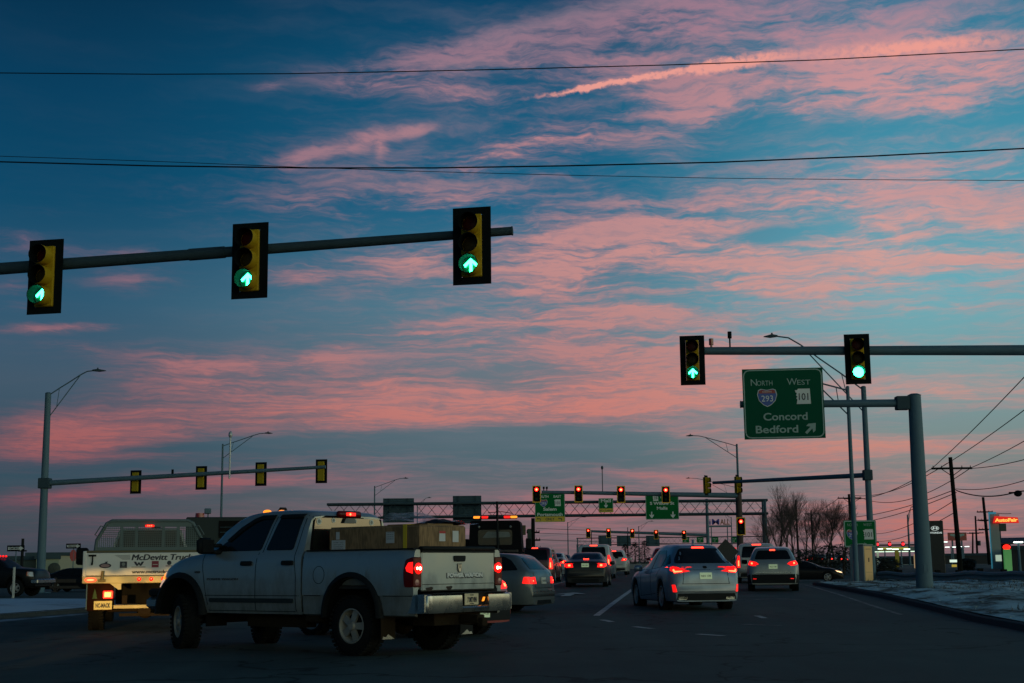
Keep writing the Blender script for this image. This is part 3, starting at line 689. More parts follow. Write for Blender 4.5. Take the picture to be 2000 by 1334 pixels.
# --- the big silver pickup crossing in front -------------------------------------------------
def arc_flare(mb, x0, x1, yc, a, ap, base, t=.085, z0=None):
    """black wheel-arch flare: a band around the arch standing out from the side"""
    pts = []; n = 28
    for k in range(n + 1):
        th = math.pi * k / n; y = yc - a * math.cos(th); f = max(0, math.sin(th)) ** .88
        pts.append((y, base + (ap - base) * f, yc - (a + t) * math.cos(th), base - .0 + (ap + t * 1.05 - base) * f))
    vs = []; fs = []
    for yi, zi, yo, zo in pts:
        vs += [(x0, yi, zi), (x1, yi, zi), (x1 - (x1 - x0) * .12, (yi + yo) / 2, (zi + zo) / 2), (x0 + (x1 - x0) * .45, yo, zo), (x0, yo, zo)]
    for k in range(n):
        for j in range(4): fs.append([k * 5 + j, k * 5 + j + 1, k * 5 + 6 + j, k * 5 + 5 + j])
    mb.add(vs, fs)
def pickup(loc, az):
    t = thing('pickup_truck', 'big silver crew pickup with cardboard boxes in its bed, turning left in front', 'pickup truck', loc, az)
    CLR = .55
    S = dict(W=1.96, clr=CLR, rw=.765, plan=(.012, .17), planr=(.08, .85),
        prof=[(1.05, 2.01), (1.08, 2.05), (1.18, 2.08), (1.5, 2.11), (1.9, 2.115), (2.3, 2.10), (2.6, 2.04), (2.9, 1.90), (3.15, 1.72), (3.32, 1.56), (3.44, 1.505), (3.75, 1.475), (4.1, 1.41), (4.36, 1.31), (4.5, 1.18), (4.545, 1.0), (4.56, .9)],
        sh=[(1.05, 1.47), (3.2, 1.45), (3.6, 1.38), (4.0, 1.29), (4.3, 1.17), (4.5, 1.0), (4.56, .86)],
        arches=[(3.80, .54, 1.10)])
    mb = shell(S, .07); B = Body(mb); mb.build('cab_body', p_silver, t, 36)
    # glass
    q = B.panel(rnd([(1.27, 1.50), (1.87, 1.50), (1.67, 2.02), (1.19, 2.02)], .05), 'L', .004, .012, 4, mb=MB()); q.build('rear_door_window', dglass, t, 40)
    q = B.panel(rnd([(1.98, 1.50), (3.08, 1.50), (2.76, 1.68), (2.50, 1.84), (2.24, 1.97), (2.08, 2.02), (1.81, 2.02)], .05), 'L', .004, .012, 4, mb=MB()); q.build('front_door_window', dglass, t, 40)
    q = B.panel(rnd([(1.27, 1.50), (1.87, 1.50), (1.67, 2.02), (1.19, 2.02)], .05), 'R', .004, .012, 3, mb=MB()); q.build('rear_door_window', dglass, t, 40)
    q = B.panel(rnd([(1.98, 1.50), (3.08, 1.50), (2.76, 1.68), (2.50, 1.84), (2.24, 1.97), (2.08, 2.02), (1.81, 2.02)], .05), 'R', .004, .012, 3, mb=MB()); q.build('front_door_window', dglass, t, 40)
    # dark visors above the door windows
    for sd in 'LR':
        q = MB(); B.panel([(1.20, 1.98), (1.70, 1.98), (1.66, 2.035), (1.185, 2.035)], sd, .03, .035, 3, mb=q)
        B.panel([(1.82, 1.98), (2.07, 1.975), (2.24, 1.93), (2.48, 1.80), (2.74, 1.64), (2.80, 1.67), (2.52, 1.86), (2.26, 1.985), (2.09, 2.035), (1.80, 2.035)], sd, .03, .035, 2, mb=q); q.build('window_visor', black, t, 40)
    q = B.panel(rnd([(-.76, 1.50), (.76, 1.50), (.69, 1.975), (-.69, 1.975)], .06), 'B', .004, .01, 3, mb=MB()); rw = q.build('rear_window', mat('rear_glass', (.012, .014, .012), .04, 0, .1, 2, spec=1.0, coat=1.0), t, 40)
    y_g = min(v.y for v in q.v)
    for (x, z, r) in ((-.62, 1.92, .05), (-.32, 1.94, .038), (.14, 1.94, .035), (.50, 1.92, .045)):
        k = MB(); k.lathe([(-.003, 0), (-.003, r), (0, r)], 'y', (x, y_g - .002, z), 18); k.lathe([(-.005, 0), (-.005, r * .55)], 'y', (x, y_g - .002, z), 14, mi=1)
        k.build('round_sticker', [platew, mat('grey_print', (.2, .21, .2), .6)], rw)
    q = B.panel(rnd([(-.80, 1.55), (.80, 1.55), (.72, 2.0), (-.72, 2.0)], .06), 'F', .004, .01, 3, mb=MB()); q.build('windshield', dglass, t, 40)
    q = B.panel(rnd([(-.80, 1.47), (.80, 1.47), (.725, 2.01), (-.725, 2.01)], .06), 'B', .001, .006, 3, mb=MB()); q.build('window_gasket', seam, t, 40)
    # seams
    q = MB()
    for sd in 'LR':
        B.line([(3.27, 1.46), (3.25, 1.2), (3.19, .9), (3.12, .60)], sd, .011, .002, q)
        B.line([(2.0, 1.47), (2.03, 1.2), (2.04, .60)], sd, .011, .002, q); B.line([(2.04, .6), (3.12, .60)], sd, .009, .002, q); B.line([(1.18, .6), (2.04, .60)], sd, .009, .002, q)
        B.line([(1.12, 2.04), (1.20, 1.47), (1.15, 1.1), (1.16, .60)], sd, .011, .002, q); B.line([(1.93, 1.47), (1.75, 2.04)], sd, .011, .002, q)
        B.line([(3.35, 1.475), (3.75, 1.42), (4.15, 1.33), (4.40, 1.21)], sd, .010, .002, q)
        B.line([(1.08, .83), (3.2, .83)], sd, .010, .001, q)
    q.build('panel_gaps', seam, t)
    q = MB()
    for sd in 'LR': B.panel(rnd([(1.20, .725), (3.08, .725), (3.08, .79), (1.20, .79)], .03), sd, .022, .025, 3, mb=q)
    q.build('side_moulding', mat('moulding_grey', (.022, .034, .04), .6, spec=.1), t, 40)
    for y0 in (1.20, 2.11):
        for sd in 'LR':
            q = B.panel(rnd([(y0, 1.275), (y0 + .24, 1.275), (y0 + .24, 1.345), (y0, 1.345)], .03), sd, .03, .035, 2, mb=MB()); q.build('door_handle', black, t, 40)
    # fender badge and door lettering (raised metal letters)
    def side_text(s, yc, z, size, m_, w):
        k = MB(Matrix.Rotation(R(-90), 4, 'Z')); k.text(s, 0, z, size, 0, .01, width=w); 
        xs = [p.y for p in k.v]; c = (min(xs) + max(xs)) / 2
        hit = B.bvh.ray_cast(Vector((-3, yc, z)), Vector((1, 0, 0))); x0 = (hit[0].x if hit[0] else -.98) - .006
        k.v = [Vector((x0, yc + (p.y - c), p.z)) + Vector((p.x * 1.0, 0, 0)) for p in k.v]; return k
    side_text('POWER WAGON', 2.78, 1.06, .035, None, .72).build('lettering', mat('badge_grey', (.08, .09, .1), .4, .5), t)
    side_text('4x4 HEMI', 3.38, 1.17, .035, None, .13).build('fender_badge', MATS['badge_grey'], t)
    # door mirrors
    for sd in (-1, 1):
        q = MB(); xa, xb = sorted((sd * 1.02, sd * 1.30)); q.box(xa, xb, 2.92, 3.07, 1.46, 1.71, bev=.045)
        xa, xb = sorted((sd * .90, sd * 1.06)); q.box(xa, xb, 2.88, 3.04, 1.46, 1.52, bev=.015); q.box(xa, xb, 2.88, 3.04, 1.56, 1.62, bev=.015)
        m_ = q.build('side_mirror', black, t, 60)
        q = MB(); xa, xb = sorted((sd * 1.05, sd * 1.27)); q.box(xa, xb, 2.912, 2.919, 1.49, 1.68); q.build('mirror_glass', black, m_)
    # roof clearance lamps and high brake lamp
    for x in (-.52, -.22, 0, .22, .52):
        h = B.bvh.ray_cast(Vector((x, 2.30, 4)), Vector((0, 0, -1)))[0]
        q = MB(); q.sphere((x, 2.30, h.z + .006), .05, .085, .035, 10); q.build('roof_lamp', amber, t, 60)
    q = MB(); q.box(-.24, .24, .99, 1.08, 1.985, 2.085, bev=.02); bl = q.build('high_brake_lamp', lred_off, t, 50)
    q = MB(); q.box(-.10, .10, .985, .992, 2.01, 2.06); q.build('lit_lens', lred, bl); q = MB(); q.sphere((-.02, .982, 2.035), .02, .01, .02, 8); q.build('bulb', lhot, bl)
    q = MB(); q.prism([(-.13, 1.90), (.13, 1.90), (.09, 1.975), (-.09, 1.975)], 1.0, 1.03); q.build('camera_bracket', mat('badge_grey', (0,0,0)), t)
    q = MB(); q.tube([(-.10, 2.52, 2.02), (-.11, 2.5, 2.11), (-.07, 2.49, 2.17), (.03, 2.49, 2.17), (.08, 2.5, 2.11), (.08, 2.52, 2.02)], .022, 8); q.build('roof_hoop', black, t, 60)
    # front: headlight, grille, bumper
    for sd in (-1, 1):
        q = MB(); B.panel([(4.26, .97), (4.52, .95), (4.47, 1.17), (4.30, 1.20)], 'R' if sd > 0 else 'L', .012, .02, 3, mb=q)
        fr = [(.62, .93), (.86, .93), (.82, 1.15), (.66, 1.18)]; B.panel(fr if sd > 0 else mir(fr), 'F', .012, .02, 2, mb=q)
        hl = q.build('headlight', emi('headlight_glow', (1, .62, .42), .55, (.5, .45, .4)), t, 40)
        q = MB(); B.panel([(4.27, 1.08), (4.37, 1.07), (4.37, 1.16), (4.31, 1.18)], 'R' if sd > 0 else 'L', .018, .02, 1, mb=q); q.build('indicator_lens', amber, hl)
    q = MB(); q.box(-.97, .97, 4.36, 4.70, .60, .80, bev=.05); q.build('front_bumper', chrome, t, 40)
    q = MB(); q.box(-.94, .94, 4.38, 4.66, .80, .93, bev=.03); q.box(-.55, .55, 4.48, 4.60, .88, 1.26, bev=.03); q.build('grille', black, t, 40)
    # flares
    for sd in (-1, 1):
        for yc in (0, 3.80):
            q = MB(); arc_flare(q, sd * .93, sd * 1.03, yc, .53, 1.10, CLR - .02); q.build('wheel_arch_flare', black, t, 50)
            q = MB(); n = 24; vs = []
            for k in range(n + 1):
                th = math.pi * k / n; yy, zz2 = yc - .525 * math.cos(th), CLR - .03 + (1.085 - CLR + .03) * max(0, math.sin(th)) ** .88
                vs += [(sd * .5, yy, zz2), (sd * .945, yy, zz2), (sd * .5, yy, CLR - .03)]
            fs = []
            for k in range(n): a_ = k * 3; fs += [[a_, a_ + 1, a_ + 4, a_ + 3], [a_, a_ + 3, a_ + 5, a_ + 2]]
            q.add(vs, fs); q.build('wheel_liner', under, t, 60)
    # bed: two sides, floor, front wall
    Y0, Y1 = -1.17, .99
    for sd in (-1, 1):
        mb = MB(); ys = sorted(set([round(Y0 + (Y1 - Y0) * i / 22, 4) for i in range(23)] + [.54 * math.sin(math.pi * k / 28) for k in range(-14, 15)] + [-.545, .545])); rows = []
        for y in ys:
            a = CLR
            if abs(y) < .54: a = CLR + (1.10 - CLR) * max(0, 1 - (abs(y) / .54) ** 2.3) ** .5
            e = 1 - .035 * max(0, (.25 - (y - Y0)) / .25) ** 2
            sec = [(.90 * e, max(CLR, a)), (.955 * e, max(CLR + .02, a)), (.972 * e, max(.70, a + .01)), (.98 * e, max(.83, a + .02)), (.99 * e, max(.843, a + .025)), (.995 * e, max(1.05, a + .03)), (.99 * e, 1.22), (.975 * e, 1.36), (.955 * e, 1.44), (.93 * e, 1.468), (.86 * e, 1.468), (.84 * e, 1.45), (.84 * e, max(.98, CLR)), (.90 * e, max(a, .9) + .005)]
            rows.append(len(mb.v)); mb.v += [Vector((sd * x, y, z)) for x, z in sec]
        m = 14
        for a, b in zip(rows[:-1], rows[1:]):
            for k in range(m):
                f = [a + k, a + (k + 1) % m, b + (k + 1) % m, b + k]; mb.f.append(f if sd > 0 else f[::-1]); mb.mi.append(0)
        for r0, fl in ((rows[0], sd > 0), (rows[-1], sd < 0)):
            f = [r0 + k for k in range(m)]; mb.f.append(f[::-1] if fl else f); mb.mi.append(0)
        side = mb.build('bed_side', p_silver, t, 36); Bs = Body(mb); SD = 'R' if sd > 0 else 'L'
        q = MB(); q.box(*sorted((sd * .835, sd * .945)), Y0 + .01, Y1 - .01, 1.469, 1.49, bev=.008); q.build('rail_cap', black, side)
        q = MB(); Bs.line([(Y0 + .02, .835), (-.62, .835)], SD, .010, .001, q); Bs.line([(.62, .835), (Y1 - .02, .835)], SD, .010, .001, q); q.build('crease', seam, side)
        if sd < 0:
            q = MB(); Bs.line([(.65 + .115 * math.cos(i * math.pi / 10), 1.13 + .125 * math.sin(i * math.pi / 10)) for i in range(21)], SD, .008, .002, q); q.build('fuel_door', seam, side)
        # tail lamp
        q = MB(); Bs.panel(rnd([(Y0 - .0, .955), (Y0 + .13, .955), (Y0 + .15, 1.15), (Y0 + .12, 1.33), (Y0, 1.37)], .03), SD, .014, .03, 4, mb=q)
        x0, x1 = sorted((sd * .805, sd * .965)); q.box(x0, x1, Y0 - .022, Y0 + .01, .955, 1.365, bev=.012)
        lp = q.build('tail_lamp', lred_off, t, 40)
        q = MB(); q.lathe([(-.012, 0), (-.010, .05), (0, .085), (.01, .088)], 'y', (sd * .875, Y0 - .02, 1.21), 20); Bs.panel([(Y0, 1.14), (Y0 + .09, 1.17), (Y0 + .11, 1.22), (Y0 + .07, 1.29), (Y0, 1.30)], SD, .017, .01, 2, mb=q); q.build('lit_lens', lred, lp, 60)
        q = MB(); q.sphere((sd * .845, Y0 - .03, 1.21), .024, .012, .024, 10); q.build('bulb', emi('bulb_white_hot', (1, .5, .25), 16), lp); q = MB(); q.sphere((sd * .905, Y0 - .03, 1.212), .018, .012, .018, 10); q.build('bulb', MATS['bulb_white_hot'], lp)
        q = MB(); q.lathe([(-.006, 0), (-.004, .04), (0, .045)], 'y', (sd * .90, Y0 - .02, 1.02), 16); q.build('reversing_lens', mat('pink_lens', (.3, .12, .12), .2, coat=.5), lp)
    q = MB(); q.box(-.86, .86, Y0 + .03, Y1, .93, .97); q.box(-.86, .86, Y1 - .05, Y1, .95, 1.46); q.build('bed_floor', mat('bed_liner', (.02, .022, .024), .8), t)
    q = MB(); q.box(-.93, .93, Y1 - .02, 1.06, .60, 1.40); q.build('cab_gap', under, t)
    # tailgate
    q = MB(); q.box(-.795, .795, Y0 - .012, Y0 + .05, .895, 1.455, bev=.018); tg = q.build('tailgate', p_silver, t, 40)
    q = MB(); q.box(-.80, .80, Y0 - .045, Y0 + .06, 1.456, 1.515, bev=.015); q.box(-.80, .80, Y0 - .02, Y0 + .02, 1.425, 1.455); q.build('spoiler_cap', black, tg, 50)
    q = MB(); q.prism(rnd([(-.115, 1.30), (.115, 1.30), (.13, 1.385), (-.13, 1.385)], .03), Y0 - .028, Y0 - .008); q.build('tailgate_handle', black, tg, 40)
    q = MB(); yb = Y0 - .014
    q.prism([(-.045, 1.275), (-.05, 1.20), (-.03, 1.16), (0, 1.14), (.03, 1.16), (.05, 1.20), (.045, 1.275)], yb - .008, yb)
    em = q.build('shield_emblem', MATS['badge_grey'], tg)
    q = MB(); q.prism([(-.032, 1.262), (-.012, 1.262), (-.016, 1.215), (-.004, 1.20), (-.004, 1.262), (.004, 1.262), (.004, 1.20), (.016, 1.215), (.012, 1.262), (.032, 1.262), (.034, 1.205), (.018, 1.17), (0, 1.155), (-.018, 1.17), (-.034, 1.205)], yb - .013, yb - .008); q.build('ram_head', chrome, em)
    q = MB(); q.text('POWER WAGON', .12, 1.085, .055, Y0 - .016, .014, width=.78, bold=.006); q.build('lettering', mat('badge_bright', (.5, .53, .55), .4, .2), tg)
    q = MB(); q.text('POWER WAGON', .123, 1.078, .058, Y0 - .012, .010, width=.80, bold=.011); q.build('lettering_backing', ink, tg)
    q = MB(); q.box(-.78, .78, Y0 - .0145, Y0 - .011, .985, .993); q.box(-.78, .78, Y0 - .016, Y0 - .011, .993, 1.0, mi=1); q.build('crease', [seam, p_silver], tg)
    q = MB()
    for cx, cz, rx in ((-.64, .925, .07), (-.22, .935, .06)):
        q.prism([(cx + rx * math.cos(a_) * (1 + .25 * math.sin(3 * a_)), cz + .035 * math.sin(a_) * (1 + .3 * math.cos(2 * a_ + cx))) for a_ in [i * math.pi / 8 for i in range(16)]], Y0 - .0145, Y0 - .011)
    q.build('rust_patch', mat('rust_brown', (.035, .025, .02), .95, 0, .6, 30), tg)
    # rear bumper
    q = MB(); prof = [(-1.0, .78, -.0), ]
    def bump(x0, x1, zt, zb, y, yr):
        q.add([(x0, y + .05, zt), (x1, y + .05, zt), (x1, y, zt - .02), (x0, y, zt - .02), (x0, y - .015, zb + .06), (x1, y - .015, zb + .06), (x1, y + .01, zb), (x0, y + .01, zb), (x0, yr, zt), (x1, yr, zt), (x0, yr, zb), (x1, yr, zb)],
              [[3, 2, 1, 0], [4, 5, 2, 3], [7, 6, 5, 4], [0, 1, 9, 8], [6, 7, 10, 11], [0, 8, 10, 7, 4, 3], [1, 2, 5, 6, 11, 9]])
    yb = Y0 - .25
    q.add([], []); bump(-.84, -.22, .855, .60, yb, Y0 - .03); bump(.36, .84, .855, .60, yb, Y0 - .03)
    bump(-.22, .36, .70, .60, yb + .01, Y0 - .03)
    for sd in (-1, 1):   # wrapped ends
        vs = []; n = 6
        for i in range(n + 1):
            th = i / n * math.pi / 2; x = .84 + .11 * math.sin(th); y = yb + (1 - math.cos(th)) * .17
            vs += [(sd * x, y + .04 * math.cos(th), .855), (sd * (x), y, .835), (sd * x, y - .015 * math.cos(th), .66), (sd * x, y + .01, .60)]
        x, y = .95, Y0 + .12; vs += [(sd * (x - .04), y, .855), (sd * x, y, .835), (sd * x, y, .66), (sd * x, y, .60)]
        fs = []
        for i in range(n + 1):
            for j in range(3): f = [i * 4 + j, i * 4 + j + 1, i * 4 + 5 + j, i * 4 + 4 + j]; fs.append(f if sd > 0 else f[::-1])
        q.add(vs, fs)
        q.box(*sorted((sd * .80, sd * .95)), yb + .05, Y0 - .03, .62, .85)
    rb = q.build('rear_bumper', chrome, t, 40)
    q = MB(); q.box(-.22, .36, yb + .06, yb + .09, .69, .86); q.box(-.80, .80, yb + .03, Y0 - .02, .857, .872, bev=.004); q.build('step_pad', black, rb)
    q = MB(); q.box(-.135, .165, yb + .02, yb + .035, .695, .855, bev=.004); pl = q.build('licence_plate', platey, rb)
    q = MB(); q.text('7 MITVIN', .02, .735, .07, yb + .018, .003, width=.20, bold=.004); q.text('vanity', .015, .705, .02, yb + .018, .003, width=.1); q.text('MAINE', .015, .825, .018, yb + .018, .003, width=.08); q.build('lettering', ink, pl)
    q = MB(); q.prism([(.27, .74), (.30, .80), (.325, .80), (.30, .745)], yb + .03, yb + .05); q.build('marker_lamp', amber, rb)
    # underneath
    q = MB(); q.box(-.45, -.33, -1.1, 4.3, .50, .64); q.box(.33, .45, -1.1, 4.3, .50, .64); q.box(-.62, .62, .9, 2.6, .42, .56); q.box(-.5, .5, -1.15, -.75, .42, .60); q.cyl((-.8, 0, .42), (.8, 0, .42), .05); q.sphere((.1, 0, .42), .17, .17, .17); q.cyl((-.8, 3.80, .42), (.8, 3.80, .42), .05)
    q.cyl((-.05, -1.05, .50), (.40, -.65, .46), .06); q.tube([(.45, -1.3, .42), (.5, -.6, .44), (.5, .4, .45)], .035); q.box(-.70, -.5, 1.2, 2.5, .36, .5); q.box(-.9, .9, .72, 1.0, .46, .6); q.box(-.4, .4, 2.7, 4.3, .42, .6)
    q.build('chassis', rust, t, 50)
    q = MB(); q.lathe([(-.1, .16), (-.12, .30), (-.08, .38), (.08, .38), (.12, .30), (.1, .16)], 'z', (.0, -.62, .52), 24); q.build('spare_tyre', rubber, t, 50)
    q = MB(); q.box(.02, .18, Y0 - .33, Y0, .44, .56, bev=.01); q.box(.04, .16, Y0 - .40, Y0 - .30, .40, .52, bev=.01); q.build('tow_hitch', rust, t)
    for sd in (-1, 1):
        q = MB(); q.box(*sorted((sd * .70, sd * .99)), -.60, -.585, .24, .66); fl = q.build('mud_flap', rust if sd < 0 else black, t)
        q = MB(); q.prism([(sd * .72, .24), (sd * .97, .24), (sd * .95, .28), (sd * .9, .27), (sd * .85, .31), (sd * .78, .27)], -.604, -.6); q.build('torn_edge', chrome, fl)
        q = MB(); q.box(*sorted((sd * .5, sd * .9)), 3.22, 3.25, .35, .9); q.build('splash_panel', under, t); q = MB(); q.box(*sorted((sd * .6, sd * .88)), .56, .60, .60, 1.0); q.build('wheel_well', under, t)
    sil5 = mat('wheel_silver', (.36, .36, .35), .4, .5, .2, 8, dirt=.4, dcol=(.16, .12, .06))
    for y in (0, 3.80):
        for sd in (-1, 1): wheel(t, sd * .985, y, .415, .29, .235, sd, 5, sil5, R(-24) if y else 0, True, hub=.02)
    return t
RAM = pickup(Vector((-1.71, 21.25, 0)), -51.6)
def ram_local(x, y, z): 
    a = R(-51.6); return Vector((-1.71 + x * math.cos(a) + y * math.sin(a), 21.25 - x * math.sin(a) + y * math.cos(a), z))
# the load in the bed: things of their own
bx = thing('cardboard_box', 'long brown cardboard box with shipping labels lying in the bed of the silver pickup', 'cardboard box', ram_local(0, 0, .97), -51.6)
card = mat('cardboard', (.20, .125, .06), .85, 0, .15, 4, .15, 60)
def corr(name, c):
    m, t, b = _mat(name); nd, lk = t.nodes, t.links; b.inputs['Roughness'].default_value = .85
    tcn = nd.new('ShaderNodeTexCoord'); mp = nd.new('ShaderNodeMapping'); mp.inputs['Scale'].default_value = (38, 38, 7); lk.new(tcn.outputs['Object'], mp.inputs[0])
    br = nd.new('ShaderNodeTexNoise'); br.inputs['Scale'].default_value = 1.0; br.inputs['Detail'].default_value = 1; lk.new(mp.outputs[0], br.inputs['Vector'])
    n2 = nd.new('ShaderNodeTexNoise'); n2.inputs['Scale'].default_value = 3; lk.new(tcn.outputs['Object'], n2.inputs['Vector'])
    ad_ = nd.new('ShaderNodeMath'); ad_.operation = 'MULTIPLY'; lk.new(br.outputs['Fac'], ad_.inputs[0]); lk.new(n2.outputs['Fac'], ad_.inputs[1])
    mr = nd.new('ShaderNodeMapRange'); lk.new(ad_.outputs[0], mr.inputs[0]); mr.inputs[1].default_value = .17; mr.inputs[2].default_value = .32
    mx = nd.new('ShaderNodeMix'); mx.data_type = 'RGBA'; lk.new(mr.outputs[0], mx.inputs[0]); mx.inputs[6].default_value = (*[q * .62 for q in c], 1); mx.inputs[7].default_value = (*[q * 1.1 for q in c], 1)
    lk.new(mx.outputs[2], b.inputs['Base Color']); MATS[name] = m; return m
card2 = corr('cardboard_corrugated', (.24, .15, .075))
q = MB(); q.box(-.66, .34, -1.02, .78, 0, .835, bev=.012); q.box(-.64, .32, -1.0, .76, .835, .85); q.build('carton', card2, bx, 40)
q = MB(); q.box(-.45, .10, -.98, -.2, .835, .87, bev=.02); q.build('carton_flap', card, bx, 40)
q = MB(); q.box(-.668, -.661, -.78, -.71, .4, .86); q.box(-.66, .34, -.78, -.71, .852, .857); q.build('yellow_strap', mat('strap_yellow', (.62, .45, .02), .6), bx)
q = MB(); xl = -.664
lpm = mat('label_paper', (.5, .52, .54), .6, 0, .12, 30)
for B6 in ((xl - .004, xl, -.54, -.38, .60, .76), (xl - .004, xl, .44, .72, .50, .66), (xl - .004, xl, .56, .63, .67, .78), (-.25, -.12, -1.026, -1.022, .62, .76), (.04, .17, -1.026, -1.022, .61, .77)): q = MB(); q.box(*B6); q.build('paper_label', lpm, bx)
q = MB(); q.box(-.25, -.12, -1.029, -1.026, .73, .765); q.build('red_label', mat('label_red', (.4, .03, .03), .6), bx)
q = MB(Matrix.Rotation(R(-90), 4, 'Z'))
for k in range(4): q.text('SHIP TO' if k == 0 else ('unit 4 dock 12' if k % 2 else 'receiving dept'), -.58, .62 - k * .03, .014, xl - .005, .001, width=.2)
for k in range(4): q.text('handle with care' if k % 2 else 'order 20 of 31', .46, .745 - k * .03, .012, xl - .005, .001, width=.13)
q.build('label_print', ink, bx)
# plastic film blowing over the load
pf = thing('plastic_sheet', 'thin clear plastic sheet blowing over the cardboard box in the pickup bed', 'plastic sheet', ram_local(0, 0, 1.82), -51.6)
film, t_, b_ = _mat('plastic_film'); b_.inputs['Base Color'].default_value = (.5, .46, .48, 1); b_.inputs['Alpha'].default_value = .42; b_.inputs['Roughness'].default_value = .2; b_.inputs['Transmission Weight'].default_value = .0
n_ = t_.nodes.new('ShaderNodeTexNoise'); n_.inputs['Scale'].default_value = 6; n_.inputs['Detail'].default_value = 5; mr_ = t_.nodes.new('ShaderNodeMapRange'); t_.links.new(n_.outputs['Fac'], mr_.inputs[0]); mr_.inputs[1].default_value = .35; mr_.inputs[2].default_value = .7; mr_.inputs[3].default_value = .12; mr_.inputs[4].default_value = .6; t_.links.new(mr_.outputs[0], b_.inputs['Alpha'])
q = MB(); nx, ny = 26, 12; vs = []
for i in range(nx + 1):
    for j in range(ny + 1):
        u_, v_ = i / nx, j / ny; e = math.sin(math.pi * min(1, u_ * 1.4)) ** .7
        vs.append((-.55 + 1.25 * u_, -.2 - .8 * v_ + .05 * math.sin(9 * u_), .06 + .16 * e * (.6 + .4 * math.sin(3 * v_ + 2)) + .02 * math.sin(14 * u_ + 5 * v_) - .10 * max(0, v_ - .75)))
q.add(vs, [[i * (ny + 1) + j, (i + 1) * (ny + 1) + j, (i + 1) * (ny + 1) + j + 1, i * (ny + 1) + j + 1] for i in range(nx) for j in range(ny)])
o = q.build('film', film, pf, 60)
bt = thing('black_tarp', 'low black tarpaulin bulge lying on the end of the cardboard box in the pickup bed', 'tarpaulin', ram_local(0, 0, 1.83), -51.6)
q = MB(); q.add([(-.35 + .8 * i / 12, -1.0 + .45 * j / 6, .085 * math.sin(math.pi * i / 12) * math.sin(math.pi * (j + 1) / 8) + .008 * math.sin(i * 2.1 + j)) for i in range(13) for j in range(7)], [[i * 7 + j, (i + 1) * 7 + j, (i + 1) * 7 + j + 1, i * 7 + j + 1] for i in range(12) for j in range(6)]); q.build('sheet', black, bt, 60)

# --- white flatbed service truck ahead on the left ----------------------------------------------
def ground_az(x, y): return G(x, y)
def place(u, D, zoff=0.0):
    x = at(u, 1107, D).x; return Vector((x, D, G(x, D) + zoff))
alu = mat('flatbed_white', (.62, .62, .60), .45, .1, .06, 3, dirt=.15)
alug = mat('headboard_aluminium', (.11, .15, .155), .6, .2, .15, 4, spec=.2)
t = thing('flatbed_truck', 'white flatbed service truck with lettered tail panel and meshed headboard, left of the silver pickup', 'truck', Vector((-7.64 - .17, 30.6, 0)), -13)
q = MB(); q.box(-1.22, 1.22, -1.1, -1.04, 1.12, 1.585, bev=.01); q.box(-1.24, -1.17, -1.12, 2.2, 1.0, 1.62, bev=.01); q.box(1.17, 1.24, -1.12, 2.2, 1.0, 1.62, bev=.01); q.build('tail_panel', alu, t, 40)
q = MB(); q.box(-1.22, 1.22, -1.1, 2.3, 1.58, 1.63, bev=.01); q.build('bed_deck', mat('deck_tan', (.12, .10, .05), .8), t, 40)
q = MB(); q.box(-1.24, 1.24, -1.13, -1.03, .965, 1.112, bev=.012); q.prism([(-.70, .97), (-.47, .97), (-.47, .84), (-.53, .84)], -1.12, -1.08); q.prism([(.70, .97), (.47, .97), (.47, .84), (.53, .84)], -1.12, -1.08); q.build('rear_sill', mat('sill_lit_yellow', (.55, .47, .24), .5, dirt=.1), t, 40)  # yellow headlamp light is put into the colour of sill and bumper bar
q = MB(); yb = -1.1
[q.text('McDevitt Trucks', .36 + dx_, 1.43 + dz_, .12, yb - .002 - dy_, .003, width=1.28, shear=.2) for dx_, dz_, dy_ in ((0, 0, 0), (.009, 0, .0005), (.004, .006, .001), (-.006, .002, .0015))]; q.build('company_name', ink, t)
q = MB()
for i, z in enumerate((1.53, 1.513, 1.496, 1.479, 1.462, 1.445)): q.box(-.62 + i * .03, -.31, yb - .004, yb - .001, z, z + .007)
q.build('speed_stripes', mat('stripe_grey', (.12, .14, .18), .5), t)
q = MB(); q.text('www.mctrucks.com', .20, 1.165, .065, yb - .002, .003, width=.95, bold=.004); q.build('web_address', ink, t)
# row of small trade marks: dog over an oval, dark square, W, crimson square, roundel
q = MB()
q.lathe([(yb * 0 - .003, .0), (-.003, .5)], 'y', (0, 0, 0), 2) if False else None
ov = [(-.80 + .12 * math.cos(a), 1.325 + .05 * math.sin(a)) for a in [i * math.pi / 10 for i in range(20)]]
q.prism(ov, yb - .005, yb - .001); q.prism([(-.84, 1.37), (-.80, 1.385), (-.79, 1.41), (-.77, 1.40), (-.75, 1.42), (-.76, 1.375)], yb - .005, yb - .001); q.prism([(-.80 + .09 * math.cos(a), 1.325 + .032 * math.sin(a)) for a in [i * math.pi / 10 for i in range(20)]], yb - .007, yb - .005, mi=1)
q.build('oval_badge', [ink, mat('badge_rose', (.30, .18, .18), .5)], t)
q = MB(); q.box(-.51, -.37, yb - .005, yb - .001, 1.275, 1.405); q.lathe([(-.0, 0), (0, .035)], 'y', (-.44, yb - .007, 1.35), 16, mi=1); q.box(-.48, -.40, yb - .007, yb - .005, 1.29, 1.30, mi=1); q.build('square_badge', [ink, mat('grey_print', (.2, .21, .2))], t)
q = MB(); q.prism([(-.24, 1.40), (-.19, 1.40), (-.165, 1.35), (-.15, 1.385), (-.12, 1.385), (-.105, 1.35), (-.08, 1.40), (-.03, 1.40), (-.085, 1.315), (-.115, 1.315), (-.135, 1.35), (-.155, 1.315), (-.185, 1.315)], yb - .005, yb - .001); q.box(-.28, 0, yb - .005, yb - .001, 1.285, 1.297); q.build('w_badge', ink, t)
